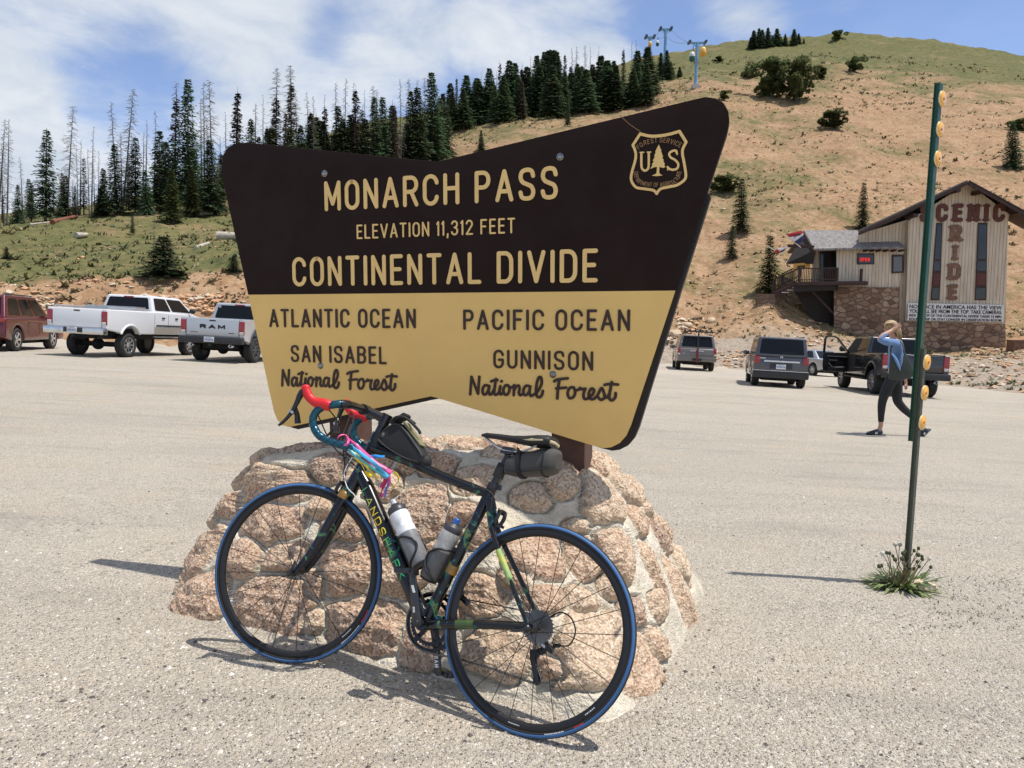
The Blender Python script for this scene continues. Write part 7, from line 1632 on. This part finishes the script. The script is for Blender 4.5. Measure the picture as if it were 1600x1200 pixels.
    mb = MB(); fr = [(.0, 1.33), (-.18, 1.50), (-.52, 1.84), (-.70, 1.90), (-1.0, 1.90), (-1.05, 1.80), (-1.06, 1.30)]
    for a, b2 in zip(fr[:-1], fr[1:]): mb.bar((a[0], -.045, a[1]), (b2[0], -.045, b2[1]), .05, .075, up=(0, 1, 0))
    mb.build('window_frame', [black], d)
    mb = MB(); mb.bar((-.08, -.10, 1.18), (-.95, -.10, 1.18), .02, .03); mb.tube(catmull([(-.15, -.11, .80), (-.5, -.15, .78), (-.75, -.16, .80), (-.9, -.12, .95)], 5), .018, 7); mb.build('inner_trim', [mat('trim_grey', (.22, .22, .22), .4, .4)], d)
    mb = MB(); mb.box((-.75, -.15, 1.02), (.36, .12, .06)); mb.box((-.5, -.10, .72), (.8, .06, .16)); mb.build('armrest', [PLAST], d, bevel=.015)
    mb = MB(); mb.ell((-.16, .13, 1.47), (.07, .13, .11), 12, 8); mb.bar((-.10, .02, 1.40), (-.13, .10, 1.42), .05); mb.build('side_mirror', [PLAST], d)
build_cars()
# ------------------------------------------------------------------ snow stake pole with reflectors, the weed at its foot
def build_pole():
    base = on_lot(1417.5, 914); top = aty(1476.5, 129, base.y); d = top - base; L = d.length; e = empty('marker_pole', base); tag(e, 'tall green steel marker pole with round amber reflectors leaning slightly above a weed', 'marker pole')
    zd = d.normalized(); yd = Vector((.64, -.77, 0)); yd = (yd - zd * yd.dot(zd)).normalized(); xd = yd.cross(zd); M4 = Matrix((xd, yd, zd)).transposed().to_4x4()
    green = mat('pole_green', lin(14, 68, 50), .45, var=.12, scale=5); dkg = mat('pole_dark', lin(70, 75, 64), .55, var=.2, scale=7)
    def chan(w, dpt, th): return [(-w, -dpt), (-w + th, -dpt), (-w + th, 0), (-w * .25, 0), (0, .0), (w - th, 0), (w - th, -dpt), (w, -dpt), (w, th), (-w, th)]
    def post(name, z0, z1, w, dpt, m, off=0.0):
        P = [(-w - .012, -dpt), (-w, -dpt), (-w, 0), (w, 0), (w, -dpt), (w + .012, -dpt), (w + .012, -dpt + .004), (w + .004, -dpt + .004), (w + .004, .004), (-w - .004, .004), (-w - .004, -dpt + .004), (-w - .012, -dpt + .004)]
        mb = MB(); V = [M4 @ Vector((p[0], p[1] + off, z)) for z in (z0, z1) for p in P]; k = len(P); mb.add(V, [tuple(range(k))[::-1], tuple(range(k, 2 * k))] + [(i, (i + 1) % k, k + (i + 1) % k, k + i) for i in range(k)]); return mb.build(name, [m], e)
    zat = lambda py: (aty(1476.5 - (py - 129) / 785 * 59, py, base.y) - base).length
    post('lower_post', -.25, zat(545), .0125, .018, dkg); post('upper_post', zat(690), L, .0165, .021, green, -.020)
    am = mat('amber_lens', lin(246, 178, 40), .3, var=.08, scale=40, coat=.6); rimm = mat('lens_rim', lin(236, 214, 170), .4); red = mat('lens_screw', lin(190, 60, 30), .4)
    for py in (153, 201, 247, 566, 614, 660):
        z = zat(py); w = .003; R4 = M4 @ Matrix.Translation((.030, .050 if py < 400 else .05, z)) @ Matrix.Rotation(R(90), 4, 'Y') if False else M4 @ Matrix.Translation((-.014, (-.016 if py < 400 else .006), z)) @ Matrix.Rotation(R(-90), 4, 'X')
        mb = MB(); mb.lathe([(.0, .012), (.038, .012), (.043, .006), (.043, .0), (.0, .0)][::-1], R4 @ Matrix.Scale(.92, 4), 28); rf = mb.build('reflector', [am], e)
        mb = MB(); mb.lathe([(.043, 0), (.0455, 0), (.0455, .009), (.043, .009)], R4 @ Matrix.Scale(.92, 4), 28, closed=True); mb.build('reflector_rim', [rimm], rf); mb = MB(); mb.lathe([(.0, .015), (.006, .014), (.006, .012)][::-1], R4, 10); mb.build('screw', [red], rf)
    # dandelion clump with seed heads
    rr = random.Random(9); w = empty('weed_clump', base + Vector((-.06, -.05, .0))); tag(w, 'clump of dandelion leaves with seed heads growing round the foot of the green pole', 'weed')
    mb = MB()
    for i in range(210):
        a = rr.uniform(0, 6.28); l = rr.uniform(.08, .20); r0 = rr.uniform(0, .07); p = Vector((math.cos(a) * r0 * 1.5, math.sin(a) * r0, .0)); d1 = Vector((math.cos(a) * 1.25, math.sin(a), rr.uniform(.15, 1.1))).normalized(); s = d1.cross(Vector((0, 0, 1))).normalized() * rr.uniform(.005, .011)
        m1 = p + d1 * l * .55; t1 = p + d1 * l + Vector((0, 0, -l * rr.uniform(.1, .4))); zz = lambda v: Vector((v.x, v.y, max(v.z, .004))); mb.add([zz(p - s * .5), zz(p + s * .5), zz(m1 + s), zz(t1), zz(m1 - s)], [(0, 1, 2, 4), (4, 2, 3)], rr.choice((0, 0, 1)))
    mb.build('leaves', [mat('weed_green', (.09, .13, .035), .6, var=.3, scale=20), mat('weed_light', (.19, .23, .075), .6, var=.3, scale=20)], w)
    st = MB(); hd = MB(); hw = MB()
    for i in range(26):
        a = rr.uniform(0, 6.28); l = rr.uniform(.12, .25); d1 = Vector((math.cos(a) * .6, math.sin(a) * .3, 1.0)).normalized(); p = Vector((rr.uniform(-.08, .07), rr.uniform(-.04, .04), 0)); q1 = p + d1 * l; st.tube([p, p.lerp(q1, .5) + Vector((0, 0, .01)), q1], .0022, 5)
        (hw if rr.random() < .22 else hd).ell(q1, (.009, .009, .011) if rr.random() < .7 else (.012, .012, .013), 8, 6)
    st.build('stems', [mat('weed_stem', (.20, .15, .07), .7)], w); hd.build('buds', [mat('weed_bud', (.06, .07, .03), .8)], w); hw.build('seed_heads', [mat('weed_fluff', (.55, .53, .46), .9)], w)
    # stone among the weed and sparse sprouts to the right
    b = bmesh.new(); bmesh.ops.create_icosphere(b, subdivisions=3, radius=1)
    for v in b.verts: n = v.co.normalized(); k = 1 + .3 * float(fbm(np.array([n.x * 1.5 + 4]), np.array([n.y * 1.5 + n.z]), 3)[0]); v.co = Vector((n.x * .075 * k, n.y * .05 * k, n.z * .035 * k))
    me = bpy.data.meshes.new('stone'); b.to_mesh(me); b.free(); me.materials.append(mat('stone_tan', lin(206, 188, 160), .9, bump=.5, bscale=40)); o = link('stone', me); o.location = on_lot(1442, 921) + Vector((0, 0, .02)); tag(o, 'small flat tan stone beside the weed at the foot of the pole', 'stone')
    mb = MB()
    for i in range(420):
        g = on_lot(rr.uniform(1440, 1600), rr.uniform(900, 985)) if i % 3 else on_lot(rr.uniform(1000, 1040), rr.uniform(1030, 1075)); g.z = lot_z(g.x, g.y)
        if rr.random() < .4 and i % 3: continue
        for _ in range(3): a = rr.uniform(0, 6.28); d1 = Vector((math.cos(a), math.sin(a), rr.uniform(.5, 1.5))).normalized(); s = Vector((-d1.y, d1.x, 0)) * .003; l = rr.uniform(.008, .022); mb.add([g - s, g + s, g + d1 * l], [(0, 1, 2)])
    tag(mb.build('weed_sprouts', [mat('sprout', (.07, .07, .035), .8, var=.3, scale=20)]), 'sparse weed sprouts in the gravel right of the pole', None, None, 'stuff')
build_pole()

# ------------------------------------------------------------------ woman walking across the lot, hand on her head, bag on her shoulder
def skin_graph(name, nodes, edges, mats, parent, root_i=0, levels=2, matf=None):
    """nodes: list of (Vector, rx, ry)"""
    me = bpy.data.meshes.new(name); me.from_pydata([n[0] for n in nodes], edges, []); o = bpy.data.objects.new(name, me); COL.objects.link(o)
    sk = o.modifiers.new('skin', 'SKIN'); sk.use_smooth_shade = True; sk.branch_smoothing = .6
    for i, n in enumerate(nodes): me.skin_vertices[0].data[i].radius = (n[1], n[2])
    me.skin_vertices[0].data[root_i].use_root = True
    sb = o.modifiers.new('sub', 'SUBSURF'); sb.levels = levels; sb.render_levels = levels
    bpy.context.view_layer.update(); dg = bpy.context.evaluated_depsgraph_get(); m2 = bpy.data.meshes.new_from_object(o.evaluated_get(dg)); bpy.data.objects.remove(o); bpy.data.meshes.remove(me)
    m2.name = name; m2.materials.clear()
    for m in mats: m2.materials.append(m)
    m2.polygons.foreach_set('use_smooth', [True] * len(m2.polygons))
    if matf: m2.polygons.foreach_set('material_index', [matf(p.center) for p in m2.polygons])
    return link(name, m2, parent)
def build_woman():
    foot = on_lot(1372, 679.5); Y0 = foot.y; root = empty('person', foot); tag(root, 'woman in blue shirt and black leggings walking with one hand on her head', 'person')
    u = Y0 / 1150.0   # metres per picture unit at her distance
    def P(px, py, dy=0.0): v = aty(px, py, Y0 + dy) - foot; return v
    skin = mat('skin', (.48, .27, .19), .55, var=.08, scale=8); hairm = mat('hair_blonde', (.38, .27, .14), .6, var=.35, scale=30); blue = mat('denim_shirt', lin(104, 134, 176), .85, var=.15, scale=12, bump=.3, bscale=40); blackm = mat('leggings_black', (.014, .014, .017), .8); shoe = mat('shoe_navy', (.022, .026, .04), .7); sole = mat('shoe_sole', (.10, .10, .11), .7); whitem = mat('shoe_mark', (.7, .7, .7), .6)
    N, E = [], []
    def nd(v, r, r2=None): N.append((v, r, r2 or r)); return len(N) - 1
    def chain(a, pts):
        for v, r in pts: b = nd(v, r); E.append((a, b)); a = b
        return a
    pel = nd(P(1396, 588), .115, .105)
    ch = chain(pel, [(P(1398, 572), .105), (P(1399, 556), .11), (P(1399, 542), .115), (P(1398, 532), .085), (P(1395.5, 526), .050), (P(1393.5, 520.5), .050)])
    # head: cranium, face turned to the walking direction and a little down
    hd = chain(ch, [(P(1391, 513.5), .088), (P(1391.5, 507.5), .086)])
    jaw = nd(P(1384.5, 518), .045); E.append((ch + 1, jaw)); nose = nd(P(1380.3, 515), .012); E.append((ch + 1, nose))
    # legs
    hL = nd(P(1393, 592, -.06), .098); E.append((pel, hL)); chain(hL, [(P(1386, 607, -.06), .088), (P(1379.5, 622, -.05), .064), (P(1377.5, 634, -.05), .060), (P(1376.5, 650, -.05), .046), (P(1376.5, 664, -.05), .036), (P(1374.5, 672, -.05), .036), (P(1362, 675.5, -.05), .030), (P(1354, 676.5, -.05), .022)])
    hR = nd(P(1400, 592, .08), .098); E.append((pel, hR)); chain(hR, [(P(1401, 607, .08), .090), (P(1402, 627, .09), .066), (P(1411, 638, .09), .060), (P(1425, 650, .10), .048), (P(1437, 662, .10), .036), (P(1444, 669, .10), .034), (P(1441, 677, .10), .028), (P(1436.5, 681, .10), .022)])
    # near arm: shoulder, elbow pointing forward, forearm back up to the head
    sh = nd(P(1398, 535, -.13), .060); E.append((ch - 2, sh))
    wr = chain(sh, [(P(1387, 534, -.22), .048), (P(1373, 530, -.24), .043), (P(1381, 523, -.22), .038), (P(1391, 517.5, -.17), .029), (P(1396, 514.5, -.15), .030)])
    palm = chain(wr, [(P(1399.5, 512.3, -.14), .030)])
    for (x1, y1, x2, y2, r, dy) in ((1403, 507.5, 1406.2, 504.2, .0095, -.145), (1404.3, 509.5, 1408.2, 506.8, .0100, -.140), (1404.6, 511.3, 1408.8, 509.6, .0095, -.132), (1404.2, 513.3, 1408.0, 512.6, .0085, -.125)):
        chain(palm, [(P(x1, y1, dy), r), (P(x2, y2, dy), r * .85)])
    chain(wr, [(P(1397.5, 509.5, -.16), .0105), (P(1399.5, 505.8, -.155), .009)])
    # far arm hanging a little behind
    sr = nd(P(1400, 535, .15), .058); E.append((ch - 2, sr)); w2 = chain(sr, [(P(1405, 550, .20), .045), (P(1410, 569, .21), .038), (P(1413, 586, .20), .030), (P(1415.5, 597, .19), .025)]); p2 = chain(w2, [(P(1416.3, 601, .19), .026)])
    for k in range(4): chain(p2, [(P(1417.5 - k * .9, 605.5, .17 + .016 * k), .0090), (P(1416.2 - k * .9, 609.2 - .5 * abs(k - 1), .17 + .016 * k), .0078)])
    chain(p2, [(P(1413.8, 602.5, .16), .0095), (P(1412.6, 605.5, .155), .0085)])
    skin_graph('body', N, E, [skin], root, pel)
    def cloth(name, nodes, edges, m, levels=2): return skin_graph(name, nodes, edges, [m], root, 0, levels)
    # shirt: torso and two sleeves, a little wider than the body
    S = [(P(1397.5, 581), .128, .118), (P(1398.5, 570), .122, .116), (P(1399.5, 556), .124, .126), (P(1399, 543), .126, .130), (P(1398, 533.5), .096, .098), (P(1396.5, 528.5), .062, .062),
         (P(1398, 535.5, -.13), .076, .076), (P(1387, 534.5, -.22), .063, .063), (P(1373.5, 530.5, -.24), .058, .058), (P(1380, 524.3, -.22), .049, .049), (P(1386, 520.6, -.195), .040, .040),
         (P(1400, 536, .15), .072, .072), (P(1405, 550, .20), .058, .058), (P(1410, 569, .21), .050, .050), (P(1412.5, 583, .20), .042, .042)]
    cloth('shirt', S, [(0, 1), (1, 2), (2, 3), (3, 4), (4, 5), (3, 6), (6, 7), (7, 8), (8, 9), (9, 10), (3, 11), (11, 12), (12, 13), (13, 14)], blue)
    G = [(P(1396.5, 584), .124, .112), (P(1397.5, 575), .114, .108), (P(1393, 592, -.06), .106, .104), (P(1386, 607, -.06), .095, .095), (P(1379.5, 622, -.05), .071, .071), (P(1377.5, 634, -.05), .066, .066), (P(1376.7, 650, -.05), .052, .052), (P(1376.5, 661, -.05), .043, .043),
         (P(1400, 592, .08), .106, .104), (P(1401, 607, .08), .098, .098), (P(1402, 627, .09), .074, .074), (P(1411, 638, .09), .067, .067), (P(1425, 650, .10), .054, .054), (P(1435, 660, .10), .044, .044)]
    cloth('leggings', G, [(0, 1), (0, 2), (2, 3), (3, 4), (4, 5), (5, 6), (6, 7), (0, 8), (8, 9), (9, 10), (10, 11), (11, 12), (12, 13)], blackm)
    # shoes
    for heel, mid, toe, dy, tilt in (((1379, 676.2), (1367, 676.6), (1353, 678.2), -.05, 0), ((1448.0, 670.5), (1442, 677), (1436, 683), .10, 0)):
        s = cloth('shoe', [(P(*heel, dy), .050, .046), (P((heel[0] + mid[0]) / 2, (heel[1] + mid[1]) / 2 - 1.8, dy), .062, .058), (P(mid[0], mid[1] - .9, dy), .056, .050), (P(*toe, dy), .038, .028)], [(0, 1), (1, 2), (2, 3)], shoe)
        a, c = P(heel[0], heel[1], dy), P(toe[0], toe[1], dy); d = (c - a).normalized(); dn = Vector((0, 1, 0)).cross(d); dn = dn if dn.z < 0 else -dn
        mb = MB(); mb.bar(a - d * .035 + dn * .034, c + d * .02 + dn * .022, .085, .022, up=dn); mb.build('sole', [sole], s, bevel=.006)
        m_ = P(mid[0] - .3, mid[1] - .6, dy) + Vector((0, -.052, 0)); mb = MB(); up = -dn; put_text(mb, 'N', -.02, -.018, .04, .036, .26, lambda x, y, h: m_ + d * -x * -1 + up * y + Vector((0, -h, 0)), .004); mb.build('shoe_mark', [whitem], s)
    # hair drawn back over the skull and loose at the nape
    rr = random.Random(2)
    HN = [(P(1391, 508.5, .0), .108, .104), (P(1396, 508.5, .0), .105, .100), (P(1401, 514, .01), .080, .075), (P(1404.5, 522, .02), .050, .050), (P(1406.5, 530, .02), .026, .026), (P(1385.5, 506.5, 0), .078, .08)]
    mb = MB()
    for (px, py, dy, rx, ry, rz, tl) in ((1392.5, 508.8, 0, .108, .094, .090, 12), (1398, 512.5, 0, .078, .080, .080, 30), (1402.5, 518.5, .01, .048, .060, .075, 20), (1405.5, 526, .01, .030, .045, .065, 12)): mb.ell(P(px, py, dy), (rx, ry, rz), 18, 12, 0, Matrix.Rotation(R(tl), 3, 'Y'))
    h = mb.build('hair', [hairm], root); mb = MB()
    for i in range(60):
        y = rr.uniform(-.07, .09); a = P(rr.uniform(1396, 1404), rr.uniform(510, 518), y); c = P(rr.uniform(1401, 1409), rr.uniform(523, 534), y * .8); mb.tube([a, a.lerp(c, .5) + Vector((.03, 0, .01)), c], [.010, .011, .004], 5)
    for i in range(46):
        t = rr.uniform(-1, 1); mb.tube(catmull([P(1381.5, 509, t * .07), P(1386, 502.6 + abs(t) * 3, t * .095), P(1394, 502.2 + abs(t) * 3, t * .10), P(1402, 511, t * .08)], 4), .0055, 4)
    mb.build('strands', [hairm], h)
    # eye, brow and mouth on the side of the face towards the camera, ear
    mb = MB(); mb.ell(P(1383.2, 513.2, -.052), (.010, .008, .006), 8, 6); mb.build('eye', [mat('eye_dark', (.03, .02, .02), .4)], root); mb = MB(); mb.ell(P(1382.0, 519.5, -.03), (.012, .02, .006), 8, 6); mb.build('mouth', [mat('lips', (.35, .12, .11), .5)], root); mb = MB(); mb.ell(P(1392.2, 514.8, -.088), (.02, .01, .03), 10, 6); mb.build('ear', [skin], root)
    # tote bag hanging from her near shoulder
    b = empty('tote_bag', foot); tag(b, 'large dark green leather tote bag hanging from the walking woman shoulder', 'bag'); leather = mat('leather_green', lin(34, 46, 42), .45, var=.2, scale=10, bump=.3, bscale=30)
    pts = [(1388.0, 592.5), (1389.5, 570), (1391, 549), (1401, 562), (1407, 581), (1410, 566), (1413, 547), (1421, 563), (1430.5, 585), (1424, 590), (1412, 593.5), (1398, 594)]
    mb = MB(); dys = (-.30, -.18); k = len(pts)
    cxp, cyp = 1408, 583; V = [P(x, y, dys[0] + .035 * (abs(x - cxp) / 22)) for x, y in pts] + [P(x, y, dys[1] - .02 * (abs(x - cxp) / 22)) for x, y in pts] + [P(cxp, cyp, dys[0] - .04)]
    F = [(i, (i + 1) % k, 2 * k) for i in range(k)] + [tuple(range(k, 2 * k))[::-1]] + [(i, k + i, k + (i + 1) % k, (i + 1) % k) for i in range(k)]
    mb.add(V, F, 0, True); mb.build('bag_body', [leather], b, bevel=.012, seg=2, angle=30)
    mb = MB(); mb.tube(catmull([P(1391.5, 551, -.26), P(1393, 542, -.23), P(1397.5, 530.6, -.13), P(1404, 530.5, -.09), P(1410, 536, -.15), P(1412.5, 549, -.23)], 6), [.016] * 31, 8, flat=((1, 0, 0), .45)); mb.build('strap', [leather], b)
    mb = MB(); mb.tube(catmull([P(1393, 552, -.285), P(1399, 560, -.31), P(1404, 571, -.33), P(1407, 579, -.335)], 6), [.006, .012, .016, .018, .020, .022, .024, .026, .026, .026, .026, .024, .022, .02, .018, .015, .012, .009, .006], 7, flat=((1, 0, 0), .5)); mb.build('scarf_end', [blue], b)
build_woman()
